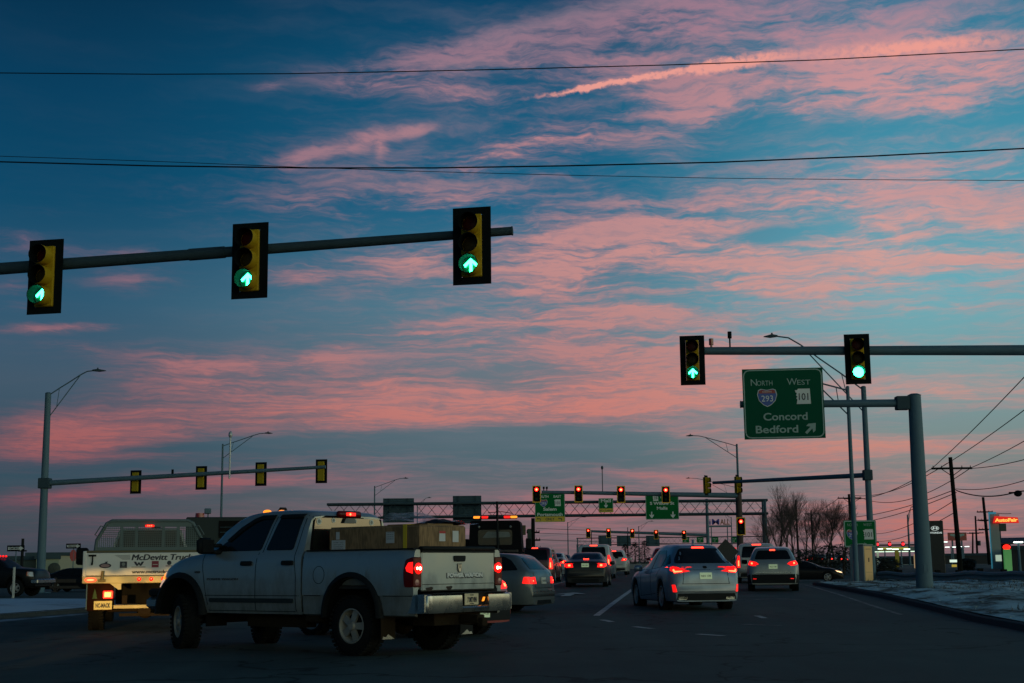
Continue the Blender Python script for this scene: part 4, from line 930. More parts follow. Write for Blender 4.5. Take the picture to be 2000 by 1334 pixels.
q = MB(); q.box(.12, .26, yb - .005, yb - .001, 1.28, 1.41); q.box(.14, .24, yb - .007, yb - .005, 1.335, 1.345, mi=1); q.build('crimson_badge', [mat('crimson', (.22, .008, .03), .5), platew], t)
q = MB(); q.lathe([(0, 0), (0, .045)], 'y', (.47, yb - .003, 1.37), 18); q.box(.40, .56, yb - .005, yb - .001, 1.30, 1.315, mi=1); q.build('roundel_badge', [ink, MATS['crimson']], t)
q = MB(); q.box(-1.13, -.98, yb - .03, yb, 1.51, 1.55); q.tube([(-1.05, yb - .02, 1.52), (-1.05, yb - .02, 1.42), (-1.06, yb - .02, 1.34)], [.014, .014, .02], 8); q.build('tee_handle', black, t)
q = MB(); q.box(-.93, -.78, -1.17, -1.12, 1.0, 1.05, bev=.008); q.cyl((-.85, -1.14, 1.02), (-.84, -1.14, 1.22), .035, .03); q.build('chain_hook', mat('hook_steel', (.22, .18, .08), .6, .5), t, 40)
q = MB(); q.prism([(-1.19 + .115 + .115 * (1 if math.cos(a) > 0 else -1) * abs(math.cos(a)) ** .6, 1.04 + .045 * math.sin(a)) for a in [i * math.pi / 12 for i in range(24)]], -1.155, -1.12); lp = q.build('oval_tail_lamp', lred, t, 40)
q = MB(); q.prism([(-1.075 + .075 * math.cos(a), 1.04 + .016 * math.sin(a)) for a in [i * math.pi / 8 for i in range(16)]], -1.162, -1.155); q.build('bulb', lhot, lp)
q = MB(); q.prism([(1.075 + .115 * math.cos(a), 1.04 + .045 * math.sin(a)) for a in [i * math.pi / 12 for i in range(24)]], -1.155, -1.12); q.build('oval_tail_lamp', lred, t, 40)
for x in (-.12, .12, .36):
    q = MB(); q.lathe([(-.03, 0), (-.025, .025), (0, .042)], 'y', (x, -1.13, 1.045), 16); lp = q.build('marker_lamp', lred, t, 50); q = MB(); q.sphere((x, -1.162, 1.05), .012, .008, .012, 8); q.build('bulb', lhot, lp)
q = MB(); q.box(-1.14, -.62, -.98, -.94, .42, .98); lb = q.build('lamp_board', mat('board_dark_brown', (.025, .009, .005), .9, spec=.05), t)
q = MB(); q.box(-.83, -.63, -1.03, -.98, .66, .82, bev=.015); lp = q.build('square_tail_lamp', lred, t, 40)
q = MB(); q.box(-.79, -.68, -1.036, -1.03, .70, .78, bev=.0); q.build('bulb', emi('amber_core', (1, .42, .05), 5), lp)
q = MB(); q.prism([(-1.04, .66), (-.94, .66), (-.96, .72), (-.95, .72), (-.97, .78), (-.965, .78), (-.99, .86), (-1.015, .78), (-1.01, .78), (-1.03, .72), (-1.02, .72)], -.985, -.98); q.build('tree_decal', mat('decal_green', (.04, .09, .02), .7), t)
q = MB(); q.box(-1.00, -.64, -1.06, -1.04, .44, .615, bev=.004); pl = q.build('licence_plate', mat('plate_yellow_lit', (.65, .55, .22), .5), t); q = MB(); q.text('NC-MACK', -.82, .485, .085, -1.062, .003, width=.29, bold=.005); q.build('lettering', ink, pl)
q = MB(); q.box(-.62, 1.1, -.96, -.88, .45, .53, bev=.01); q.build('bumper_bar', MATS['sill_lit_yellow'], t, 40)
q = MB(); q.box(-.45, -.35, -1.0, 5.0, .55, .72); q.box(.35, .45, -1.0, 5.0, .55, .72); q.cyl((-.9, 0, .42), (.9, 0, .42), .06); q.sphere((0, 0, .42), .2, .2, .2); q.box(-.12, .12, -1.05, -.8, .34, .46); q.box(-.5, .5, -1.0, -.88, .30, .36); q.build('chassis', rust, t, 40)
q = MB(); q.box(-.62, 1.1, -.2, -.14, .53, .95); q.build('cross_plate', under, t)
q = MB(); q.box(-1.16, -1.14, -.99, -.97, .45, 1.0); q.build('side_stay', galv, t)
# headboard
q = MB(); q.tube([(-1.19, 2.1, 1.62), (-1.16, 2.1, 1.90), (-.95, 2.1, 2.28), (-.84, 2.1, 2.335), (.84, 2.1, 2.335), (.95, 2.1, 2.28), (1.16, 2.1, 1.90), (1.19, 2.1, 1.62)], .04, 8); q.box(-1.18, 1.18, 2.08, 2.12, 1.63, 1.75); q.box(-.93, .93, 2.08, 2.12, 2.20, 2.33)
for x in (-.62, -.3, .3, .62): q.box(x - .03, x + .03, 2.085, 2.115, 1.74, 2.22)
hb = q.build('headboard', alug, t, 50)
q = MB()
def hbw(z): return 1.17 if z < 1.9 else 1.17 - (z - 1.9) / .38 * .22
for i in range(13):
    z = 1.77 + i * .043; q.box(-hbw(z), hbw(z), 2.096, 2.104, z, z + .013)
for i in range(-26, 27):
    x = i * .044; zt = min(2.32, 1.9 + (1.17 - abs(x)) / .22 * .38) if abs(x) > .95 else 2.32
    if zt > 1.78: q.box(x - .0065, x + .0065, 2.094, 2.106, 1.75, zt)
q.build('mesh', alug, hb)
for sd in (-1, 1):
    q = MB(); q.tube([(sd * 1.12, 2.0, 1.98), (sd * 1.20, 1.98, 2.02), (sd * 1.08, 1.98, 2.22), (sd * 1.0, 2.0, 2.2)], .014, 6); q.build('grab_handle', alug, hb, 60)
q = MB(); q.box(-.11, .09, 2.03, 2.07, 2.195, 2.245, bev=.01); lp = q.build('high_brake_lamp', lred, hb, 40); q = MB()
for k in range(3): q.sphere((-.05 + k * .04, 2.028, 2.222), .011, .006, .011, 8)
q.build('bulb', lhot, lp)
q = MB(); q.box(-.88, .88, 2.5, 4.0, 1.1, 1.66, bev=.05); q.prism([(-.88, 1.60), (-.70, 2.12), (-.6, 2.18), (.6, 2.18), (.70, 2.12), (.88, 1.60)], 2.5, 3.9); q.box(-.9, .9, 3.9, 5.4, .7, 1.45, bev=.08); q.box(-.88, .88, 2.5, 4.0, .6, 1.1, bev=.03); cb = q.build('cab', alu, t, 40)
q = MB(); q.prism(rnd([(-.80, 1.66), (.80, 1.66), (.64, 2.13), (-.64, 2.13)], .05), 2.485, 2.5); q.build('rear_window', dglass, cb)
q = MB(); q.sphere((.12, 3.1, 2.20), .12, .12, .04, 12); q.build('roof_beacon', black, cb, 50)
for sd in (-1, 1):
    q = MB(); q.box(*sorted((sd * 1.42, sd * 1.70)), 3.55, 3.68, 1.36, 1.76, bev=.04); m_ = q.build('side_mirror', black, t, 50); q = MB(); q.box(*sorted((sd * .85, sd * 1.45)), 3.6, 3.64, 1.45, 1.5); q.build('mirror_arm', black, m_); q = MB(); q.box(*sorted((sd * 1.45, sd * 1.67)), 3.54, 3.548, 1.50, 1.73); q.build('mirror_glass', black, m_)
for y in (0, 4.4):
    for sd in (-1, 1): wheel(t, sd * 1.14, y, .43, .30, .235, sd, 5, alloy, 0, y == 0)

# --- tow truck, grey truck -----------------------------------------------------------------------
def cabbox(q, w, y0, y1, z0, z1, taper=.9, r=.12, mi=None):
    q.prism(rnd([(-w, z0), (w, z0), (w * taper, z1), (-w * taper, z1)], r), y0, y1, mi)
pz = place(962, 54)
t = thing('tow_truck', 'tall black tow truck cab with red and amber light bar, above the silver wagon', 'tow truck', pz, 3)
q = MB(); cabbox(q, 1.06, 1.6, 3.3, 1.2, 2.72, .92); q.box(-1.0, 1.0, 3.3, 4.9, .8, 1.75, bev=.1); q.box(-1.03, 1.03, 1.6, 4.0, .6, 1.2, bev=.04); cb = q.build('cab', mat('tow_black', (.006, .007, .009), .7, 0, .2, 2, spec=.06), t, 40)
q = MB(); q.prism(rnd([(-.66, 1.78), (.66, 1.78), (.66, 2.36), (-.66, 2.36)], .09), 1.585, 1.6); rw_ = q.build('rear_window', mat('see_through_glass', (.02, .03, .03), .12, 0, .5, 5, spec=.25), cb)
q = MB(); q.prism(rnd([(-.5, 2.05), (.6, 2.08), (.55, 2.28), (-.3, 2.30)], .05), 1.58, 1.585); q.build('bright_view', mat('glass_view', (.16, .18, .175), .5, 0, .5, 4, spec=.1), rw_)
q = MB()
for x in (-.62, .60): q.sphere((x, 1.57, 2.48), .05, .03, .05, 8)
q.build('work_lamp', MATS['grey_print'], cb, 50)
q = MB(); q.box(-.85, .85, 1.7, 1.95, 2.78, 2.88, bev=.02); lb = q.build('light_bar', black, t, 40)
for x, m_, nm in ((-.72, amber, 'amber_beacon'), (.72, amber, 'amber_beacon'), (-.40, lred, 'red_beacon'), (.46, lred, 'red_beacon')):
    q = MB(); q.box(x - .13, x + .13, 1.69, 1.96, 2.80, 2.90, bev=.02); q.build(nm, m_, lb, 40)
q = MB(); q.tube([(.12, 1.3, 1.2), (.10, 1.4, 3.45)], .045, 8); q.tube([(-.25, 1.4, 3.02), (.3, 1.4, 3.05), (.7, 1.45, 2.98)], .015, 6); q.build('whip_mast', black, t, 50)
q = MB(); q.box(-1.15, 1.15, -1.5, 1.5, .9, 1.25, bev=.03); q.box(-.35, .35, -1.4, 1.2, 1.25, 1.6, bev=.05); q.box(-.9, .9, 1.35, 1.5, 1.25, 1.6, bev=.02); q.build('tow_deck', p_dark, t, 40)
q = MB(); q.box(-.8, .8, -1.3, 4.8, .5, .9); q.build('underbody', under, t)
for sd in (-1, 1):
    q = MB(); q.box(*sorted((sd * 1.12, sd * 1.36)), 3.0, 3.12, 1.6, 2.05, bev=.04); q.build('side_mirror', black, t, 40)
    for y in (0, 3.8): wheel(t, sd * 1.1, y, .45, .3, .25, sd, 5, alloy, 0, False)
pz = place(432, 43)
t = thing('service_truck', 'dark grey service truck with a red beacon, behind the hood of the silver pickup', 'truck', pz, -12)
q = MB(); q.box(-1.05, 1.35, -.5, 2.9, 1.0, 2.66, bev=.03); q.box(-1.0, 1.3, 2.9, 4.6, .7, 2.0, bev=.1); q.build('body', mat('service_grey', (.034, .046, .046), .7, 0, .15, 2, spec=.1), t, 40)
q = MB(); q.box(-.10, 1.28, -.52, -.5, 2.05, 2.55); q.box(-.06, 1.24, -.53, -.515, 2.2, 2.22, mi=1); q.box(-.06, 1.24, -.53, -.515, 2.35, 2.37, mi=1); q.build('shelf_opening', [under, galvd], t)
q = MB(); q.cyl((-.66, .2, 2.66), (-.66, .2, 2.80), .14, .13, 14); q.build('red_beacon', mat('beacon_red', (.30, .02, .01), .3, coat=.4), t, 50)
q = MB(); q.cyl((-.42, .2, 2.66), (-.42, .2, 2.8), .02); q.box(-.53, -.33, .1, .3, 2.78, 2.94, bev=.02); cb = q.build('camera_box', galv, t, 40)
q = MB(); q.box(-1.0, 1.2, -.4, 4.2, .5, 1.0); q.build('underbody', under, t)
for y in (.2, 3.6):
    for sd in (-1, 1): wheel(t, sd * 1.1, y, .45, .3, .25, sd, 5, alloy, 0, False)

# --- cars ----------------------------------------------------------------------------------------
lex = suvS(4.75, 1.85, ptxt='NH 178')
zz = lambda f: f * 1.70
lex['lamp'] = [('B', [(.40, zz(.585)), (.78, zz(.555)), (.83, zz(.60)), (.80, zz(.66)), (.62, zz(.62))]), ('S', [(-1.07 + .05, zz(.565)), (-1.07 + .22, zz(.60)), (-1.07 + .26, zz(.65)), (-1.07 + .10, zz(.65))])]
lex['core'] = [[(.60, zz(.578)), (.80, zz(.565)), (.86, zz(.645)), (.82, zz(.650)), (.775, zz(.59)), (.60, zz(.592))]]
lex['extra'] += [('reflector', 'b', [(.76, .48), (.84, .48), (.86, .66), (.80, .66)], 'red_lens_lit'), ('exhaust_tip', 'b', rnd([(.50, .29), (.72, .29), (.74, .36), (.50, .36)], .03), 'chrome'), ('badge', 'B', rnd([(-.05, zz(.625)), (.05, zz(.625)), (.05, zz(.66)), (-.05, zz(.66))], .02), 'black_plastic'),
                 ('trim_strip', 'B', [(-.42, zz(.60)), (.42, zz(.60)), (.42, zz(.607)), (-.42, zz(.607))], 'chrome')]
lex['seams'] += [('B', [(-.60, zz(.40)), (-.56, zz(.58))]), ('B', [(.60, zz(.40)), (.56, zz(.58))]), ('S', [(.55, .42), (2.2, .34)])]
lex['rwin'] = [(-.74, zz(.70)), (.74, zz(.70)), (.50, zz(.925)), (-.50, zz(.925))]
lex['plate'] = (0, zz(.515), 'lit_plate')
lex['rw'] = .56
lex['prof'] = [(-1.07, .66), (-1.05, .93), (-.99, 1.07), (-.88, 1.17), (-.36, 1.58), (-.22, 1.645), (.2, 1.69), (.9, 1.70), (1.45, 1.645), (1.95, 1.42), (2.3, 1.20), (2.5, 1.12), (3.1, 1.02), (3.57, .85), (3.76, .68), (3.82, .5)]
LX = car('suv', 'silver-blue suv with lit angular tail lamps, changing lanes left of the white-topped crossovers', 'suv', Vector((4.66, 37.3, G(4.93, 37.3) - .02)), -8.5, lex, p_blue, det=True, heads=True)
q = MB(); q.prism([(-.02, 1.70), (.02, 1.70), (.01, 1.80), (-.01, 1.80)], -.1, .12); q.build('roof_fin', p_blue, LX)
ro = suvS(4.38, 1.84, 1.60, 2.65, .88, ptxt='4521 88'); z_ = lambda f: f * 1.6
ro['lamp'] = [('B', [(.50, z_(.60)), (.74, z_(.56)), (.86, z_(.62)), (.82, z_(.68)), (.60, z_(.65))]), ro['lamp'][1]]
ro['core'] = [[(.72, z_(.60)), (.78, z_(.60)), (.78, z_(.64)), (.72, z_(.64))]]
ro['plate'] = (0, z_(.545), 'lit_plate'); ro['brake'] = [(-.1, z_(.90)), (.1, z_(.90)), (.09, z_(.93)), (-.09, z_(.93))]
ro['extra'] = [('bumper_trim', 'B', [(-.76, .28), (.76, .28), (.77, .60), (-.77, .60)], 'black_plastic'), ('side_cladding', 'S', [(-.84, .28), (-.44, .28), (-.44, .52), (-.84, .60)], 'black_plastic'), ('chrome_strip', 'B', [(-.62, .655), (.62, .655), (.62, .672), (-.62, .672)], 'chrome'), ('reflector', 'b', [(.60, .43), (.72, .43), (.72, .45), (.60, .45)], 'red_lens_lit')]
ro['mirror'] = (1.75, 1.05); ro['mmat'] = black
car('suv', 'small silver crossover with its plate lit, rightmost car stopped by the snowy kerb', 'suv', place(1509, 52.6), 9, ro, silver('cool_silver_paint', (.30, .33, .34)), det=True)
vn = vanS(5.0, 1.92, 1.80, ptxt='21 PLUM'); car('minivan', 'white van behind the small silver crossover, its rear window dark', 'van', place(1478, 66), 8, vn, p_white)
sd_ = sedanS(ptxt='448 1029', plate=(0, 1.46 * .62, 'lit_plate'))
car('sedan', 'dark sedan waiting in front of the tall white suv, rear plate lit', 'car', place(1146, 61.5), 6.5, sd_, p_dark, det=True)
y1 = vanS(5.2, 2.02, 1.92, 3.0, 1.1, ptxt='P 3310'); y1['mirror'] = (2.2, 1.2); y1['mmat'] = black
car('suv', 'tall white suv with upright tail lamps queued behind the dark sedan', 'suv', place(1162, 80), 7, y1, p_white)
car('suv', 'white crossover at the head of the middle queue, right of the tall white suv', 'suv', place(1200, 96), 7, suvS(4.6, 1.83, 1.68, 2.7, .95), p_white)
car('minivan', 'maroon minivan with large lit tail lamps, right of the tow truck', 'van', place(1046, 70.5), 7, vanS(5.1, 1.98, 1.75), p_maroon)
car('sedan', 'small white car ahead of the maroon minivan', 'car', place(1081, 88), 7, sedanS(4.5, 1.76, 1.5), p_white)
car('sedan', 'tiny car with lit tail lamps farthest ahead in the left queue', 'car', place(1089, 150), 7, sedanS(), p_dark)
car('sedan', 'dark car far ahead between the white car and the dark sedan', 'car', place(1098, 122), 7, sedanS(), p_dark)
car('suv', 'red crossover glimpsed left of the silver-blue suv roof', 'suv', place(1303, 78), 5, suvS(4.6, 1.83, 1.72, 2.7, .95), p_red)
wg = wagonS(); WG = car('station_wagon', 'silver station wagon turning left just beyond the tail of the silver pickup', 'station wagon', Vector((-.32, 36.9, G(-.4, 37.0))), -68, wg, silver('grey_silver_paint', (.13, .165, .18), .4), det=True)
for sd in (-1, 1):
    q = MB(); q.tube([(sd * .60, -.4, 1.49), (sd * .60, 1.2, 1.52)], .018, 6); q.build('roof_rail', black, WG, 50)
rc = suvS(4.3, 1.8, 1.50, 2.6, .85, plate=(0, .42, 'lit_plate'))
rc['extra'] = [('bumper_trim', 'B', [(-.74, .28), (.74, .28), (.75, .56), (-.75, .56)], 'black_plastic')]
car('hatchback', 'red hatchback mostly hidden behind the chrome bumper of the silver pickup', 'car', Vector((-1.22, 26.1, 0)), -52, rc, p_red, det=True)
car('sedan', 'black car leaving the side road to the right with one headlight lit', 'car', Vector((18.1, 96, G(19.6, 96) - .02)), 104, sedanS(4.8, 1.82, 1.40), p_black, heads=True, hm=emi('headlamp_lit', (1, .62, .30), 2.5, (.5, .5, .4)))
car('hatchback', 'black car facing right beside the tall signal pole on the left', 'car', Vector((-27.3, 87, 0)), 97, sedanS(4.5, 1.8, 1.42), p_black, heads=True)
# dark pickup at the left edge
t = thing('pickup_truck', 'black heavy pickup entering at the left edge of the road, facing right', 'pickup truck', Vector((-28.3, 73, 0)), 98)
S = dict(W=2.02, clr=.5, rw=.7, plan=(.02, .14), planr=(.1, .6), prof=[(.9, 1.9), (1.0, 1.96), (1.6, 2.0), (2.3, 1.97), (2.9, 1.7), (3.2, 1.48), (3.5, 1.43), (4.3, 1.36), (4.6, 1.26), (4.68, 1.05), (4.7, .9)], sh=[(.9, 1.42), (3.4, 1.36), (4.2, 1.27), (4.6, 1.1), (4.7, .8)], arches=[(3.7, .52, 1.0)])
mb = shell(S, .14); B = Body(mb); mb.build('cab_body', p_black, t, 38)
q = MB(); q.box(-1.0, 1.0, -1.2, .85, .75, 1.42, bev=.05); q.build('bed', p_black, t, 40)
for sd in 'LR': q = B.panel(rnd([(1.2, 1.46), (3.0, 1.46), (2.5, 1.85), (1.2, 1.9)], .05), sd, .005, .012, 3, mb=MB()); q.build('side_window', dglass, t, 40)
for sd in (-1, 1):
    q = MB(); B.panel([(4.35, 1.0), (4.62, .98), (4.55, 1.2), (4.32, 1.22)], 'R' if sd > 0 else 'L', .01, .02, 2, mb=q); q.build('headlight', lclear, t, 40)
    q = MB(); B.panel([(4.30, 1.02), (4.40, 1.0), (4.40, 1.2), (4.30, 1.21)], 'R' if sd > 0 else 'L', .016, .02, 1, mb=q); q.build('indicator_lens', mat('orange_lens', (.45, .08, .02), .3), t, 40)
    for y in (0, 3.7): wheel(t, sd * .99, y, .42, .28, .24, sd, 5, alloy, 0, True, tread=False)
q = MB(); q.box(-1.0, 1.0, 4.5, 4.9, .62, .86, bev=.05); q.build('front_bumper', chrome, t, 40)
q = MB()
for x in (-.3, 0, .3): q.sphere((x, 2.5, 2.0), .06, .06, .05, 8)
q.build('roof_lamp', lred, t, 50)
q = MB(); q.box(-.8, .8, -1.1, 4.5, .42, .8); q.build('underbody', under, t)

# distant traffic on the side road: one car built with its lamps, copied
far = thing('sedan', 'small dark car in the far line of red tail lamps under the bare trees', 'car', place(1589, 190), 20, 'cars in the far line under the bare trees')
S = sedanS(); mb = shell(S, .3); B = Body(mb); mb.build('body', p_dark, far, 38)
B.panel(S['rwin'], 'B', .005, .012, 1, mb=(q := MB())); q.build('rear_window', dglass, far)
for sg in (-1, 1):
    p = [(.52, .78), (.86, .78), (.86, .98), (.52, .98)]; q = B.panel(p if sg > 0 else mir(p), 'B', .02, .02, 1, mb=MB()); q.build('tail_lamp', emi('far_red', (1, .03, .02), 3), far)
for k, (u, D) in enumerate([(1600, 175), (1609, 215), (1618, 185), (1627, 230), (1638, 205), (1648, 240), (1700, 235)]):
    c = copy_tree(far); c.location = place(u, D)
    c['label'] = 'small dark car in the far line of red tail lamps under the bare trees'

# ------------------------------------------------------------------ the setting
def sheet(name, xs, ys, zf, m, keep=None, smooth=True):
    mb = MB(); nx, ny = len(xs), len(ys)
    mb.v = [Vector((x, y, zf(x, y))) for x in xs for y in ys]
    for i in range(nx - 1):
        for j in range(ny - 1):
            if keep and not keep((xs[i] + xs[i + 1]) / 2, (ys[j] + ys[j + 1]) / 2): continue
            mb.f.append([i * ny + j, (i + 1) * ny + j, (i + 1) * ny + j + 1, i * ny + j + 1]); mb.mi.append(0)
    return tag(mb.build(name, m, None, 60 if smooth else None), kind='structure')
def two_tone(name, c1, c2, lo, hi, scale, rough=.9, stretch=(1, 1, 1), bump=.3, c3=None, bs=14):
    m, t, b = _mat(name); nd, lk = t.nodes, t.links
    tcn = nd.new('ShaderNodeTexCoord'); mp = nd.new('ShaderNodeMapping'); mp.inputs['Scale'].default_value = stretch; lk.new(tcn.outputs['Object'], mp.inputs[0])
    n = nd.new('ShaderNodeTexNoise'); n.inputs['Scale'].default_value = scale; n.inputs['Detail'].default_value = 8; n.inputs['Roughness'].default_value = .7; lk.new(mp.outputs[0], n.inputs['Vector'])
    mr = nd.new('ShaderNodeMapRange'); lk.new(n.outputs['Fac'], mr.inputs[0]); mr.inputs[1].default_value = lo; mr.inputs[2].default_value = hi
    n2 = nd.new('ShaderNodeTexNoise'); n2.inputs['Scale'].default_value = scale * bs; n2.inputs['Detail'].default_value = 5; n2.inputs['Roughness'].default_value = .7; lk.new(tcn.outputs['Object'], n2.inputs['Vector'])
    mA = nd.new('ShaderNodeMix'); mA.data_type = 'RGBA'; lk.new(n2.outputs['Fac'], mA.inputs[0]); mA.inputs[6].default_value = (*[q * .55 for q in c1], 1); mA.inputs[7].default_value = (*[q * 1.45 for q in c1], 1)
    mB = nd.new('ShaderNodeMix'); mB.data_type = 'RGBA'; lk.new(n2.outputs['Fac'], mB.inputs[0]); mB.inputs[6].default_value = (*[q * .8 for q in c2], 1); mB.inputs[7].default_value = (*[min(1, q * 1.15) for q in c2], 1)
    mC = nd.new('ShaderNodeMix'); mC.data_type = 'RGBA'; lk.new(mr.outputs[0], mC.inputs[0]); lk.new(mA.outputs[2], mC.inputs[6]); lk.new(mB.outputs[2], mC.inputs[7])
    lk.new(mC.outputs[2], b.inputs['Base Color']); b.inputs['Roughness'].default_value = rough
    bp = nd.new('ShaderNodeBump'); bp.inputs['Strength'].default_value = bump; bp.inputs['Distance'].default_value = .09; lk.new(n2.outputs['Fac'], bp.inputs['Height']); lk.new(bp.outputs[0], b.inputs['Normal'])
    MATS[name] = m; return m
m_ground = two_tone('winter_ground', (.045, .040, .028), (.42, .46, .52), .50, .60, .25)
m_verge = two_tone('snowy_verge', (.035, .032, .022), (.48, .60, .62), .41, .56, .8, .9, (1.3, .55, 1), .6, bs=6)
m_snow = two_tone('packed_snow', (.12, .13, .15), (.50, .57, .66), .30, .48, .6, .85, (1, 1, 1), .4)
# asphalt: aggregate, long darker oil lanes and paler worn wheel paths along the road, cracks
def asphalt():
    m, t, b = _mat('asphalt'); nd, lk = t.nodes, t.links
    tcn = nd.new('ShaderNodeTexCoord')
    def nz(scale, det, st=(1, 1, 1), rot=0, ro=.6):
        mp = nd.new('ShaderNodeMapping'); mp.inputs['Scale'].default_value = st; mp.inputs['Rotation'].default_value = (0, 0, R(rot)); lk.new(tcn.outputs['Object'], mp.inputs[0])
        n = nd.new('ShaderNodeTexNoise'); n.inputs['Scale'].default_value = scale; n.inputs['Detail'].default_value = det; n.inputs['Roughness'].default_value = ro; lk.new(mp.outputs[0], n.inputs['Vector']); return n.outputs['Fac']
    big = nz(.12, 5); lane = nz(.55, 3, (1, .04, 1), 7); fine = nz(55, 3); blot = nz(1.3, 6, (1, .5, 1), 7, .7)
    def mth(op, a, b_, c=None):
        n = nd.new('ShaderNodeMath'); n.operation = op
        for i, q in enumerate((a, b_, c)):
            if q is None: continue
            if isinstance(q, (int, float)): n.inputs[i].default_value = q
            else: lk.new(q, n.inputs[i])
        return n.outputs[0]
    s = mth('MULTIPLY_ADD', lane, .5, mth('MULTIPLY_ADD', big, .5, mth('MULTIPLY', blot, .45)))
    mr = nd.new('ShaderNodeMapRange'); lk.new(s, mr.inputs[0]); mr.inputs[1].default_value = .5; mr.inputs[2].default_value = .95
    cr = nd.new('ShaderNodeMix'); cr.data_type = 'RGBA'; lk.new(mr.outputs[0], cr.inputs[0]); cr.inputs[6].default_value = (.014, .025, .026, 1); cr.inputs[7].default_value = (.078, .105, .104, 1)
    f2 = nd.new('ShaderNodeMix'); f2.data_type = 'RGBA'; f2.blend_type = 'MULTIPLY'; f2.inputs[0].default_value = .45; lk.new(cr.outputs[2], f2.inputs[6])
    cr2 = nd.new('ShaderNodeMapRange'); lk.new(fine, cr2.inputs[0]); cr2.inputs[1].default_value = .3; cr2.inputs[2].default_value = .7; cr2.inputs[3].default_value = .4; cr2.inputs[4].default_value = 1.5
    cb = nd.new('ShaderNodeCombineColor'); [lk.new(cr2.outputs[0], cb.inputs[i]) for i in range(3)]; lk.new(cb.outputs[0], f2.inputs[7])
    vo = nd.new('ShaderNodeTexVoronoi'); vo.feature = 'DISTANCE_TO_EDGE'; vo.inputs['Scale'].default_value = .22
    wn = nd.new('ShaderNodeTexNoise'); wn.inputs['Scale'].default_value = .9; wn.inputs['Detail'].default_value = 5; lk.new(tcn.outputs['Object'], wn.inputs['Vector'])
    va = nd.new('ShaderNodeVectorMath'); va.operation = 'MULTIPLY_ADD'; lk.new(wn.outputs['Color'], va.inputs[0]); va.inputs[1].default_value = (2.4, 2.4, 0); lk.new(tcn.outputs['Object'], va.inputs[2]); lk.new(va.outputs[0], vo.inputs['Vector'])
    ck = nd.new('ShaderNodeMapRange'); lk.new(vo.outputs['Distance'], ck.inputs[0]); ck.inputs[1].default_value = .003; ck.inputs[2].default_value = .012; ck.inputs[3].default_value = .3; ck.inputs[4].default_value = 1
    f3 = nd.new('ShaderNodeMix'); f3.data_type = 'RGBA'; f3.blend_type = 'MULTIPLY'; f3.inputs[0].default_value = 1; lk.new(f2.outputs[2], f3.inputs[6])
    cb2 = nd.new('ShaderNodeCombineColor'); [lk.new(ck.outputs[0], cb2.inputs[i]) for i in range(3)]; lk.new(cb2.outputs[0], f3.inputs[7])
    lk.new(f3.outputs[2], b.inputs['Base Color'])
    rg = nd.new('ShaderNodeMapRange'); lk.new(s, rg.inputs[0]); rg.inputs[1].default_value = .5; rg.inputs[2].default_value = .95; rg.inputs[3].default_value = .72; rg.inputs[4].default_value = .92; lk.new(rg.outputs[0], b.inputs['Roughness'])
    b.inputs['Specular IOR Level'].default_value = .18
    bp = nd.new('ShaderNodeBump'); bp.inputs['Strength'].default_value = .5; bp.inputs['Distance'].default_value = .01; lk.new(fine, bp.inputs['Height']); lk.new(bp.outputs[0], b.inputs['Normal'])
    return m
m_asph = asphalt()
def frange(a, b, s): 
    n = int(round((b - a) / s)); return [a + (b - a) * i / n for i in range(n + 1)]
CURB = [(-30, 7.4), (0, 7.6), (14, 8.1), (24.7, 8.9), (35, 10.1), (44.6, 11.2), (55, 12.1), (62, 12.9), (66, 13.6), (69, 14.8), (71, 17), (72.5, 22), (74, 40), (76, 90)]
def curbx(y): return interp(CURB, y)
XS = frange(-420, -60, 24) + frange(-60, 60, 2.0)[1:] + frange(60, 500, 24)[1:]
YS = frange(-60, 20, 8) + frange(20, 130, 2.0)[1:] + frange(130, 300, 8)[1:] + frange(300, 4000, 200)[1:]
sheet('ground', XS, YS, lambda x, y: G(x, y) - .03, m_ground)
def road_keep(x, y): 
    if y < 72: return x < curbx(y) + 1.0
    return x < 60 or 72 < y < 108
sheet('road', frange(-120, -40, 8) + frange(-40, 26, 1.0)[1:] + frange(26, 130, 8)[1:], frange(-30, 20, 4) + frange(20, 110, 1.0)[1:] + frange(110, 320, 6)[1:], lambda x, y: G(x, y), m_asph, lambda x, y: road_keep(x, y) and not (x > 26 + 6 and y < 72))
# snowy verge on the right, with a kerb
def vz(x, y, k=0):
    d = x - curbx(y); b = .13 + .34 * (1 - math.exp(-max(0, d) / 2.6)) + - .34 * min(1, max(0, (d - 5.5) / 5)) ** 1.5 + .05 * math.sin(x * 1.3 + y * .7) * min(1, d / 3) + .04 * math.sin(x * 2.9 - y * 1.1) * min(1, d / 3)
    return G(x, y) + b
mb = MB(); ys = frange(4, 62, .6) + frange(62, 74, .4)[1:]; ds = [0, .16, .3, .6, 1, 1.5, 2, 2.6, 3.3, 4, 5, 6, 7, 8.5, 10, 12, 15, 20, 26, 34, 44]
rnd_ = random.Random(4)
for y in ys:
    y_ = min(y, 70.5)
    for d in ds:
        x = curbx(y_) + d; j = (rnd_.random() - .5) * .05 if d > .5 else 0
        mb.v.append(Vector((x, y if d > 0 else y, vz(x, y_) + j)))
nd_ = len(ds)
for i in range(len(ys) - 1):
    for j in range(1, nd_ - 1): mb.f.append([i * nd_ + j, i * nd_ + j + 1, (i + 1) * nd_ + j + 1, (i + 1) * nd_ + j]); mb.mi.append(0)
tag(mb.build('verge', m_verge, None, 70), kind='structure')
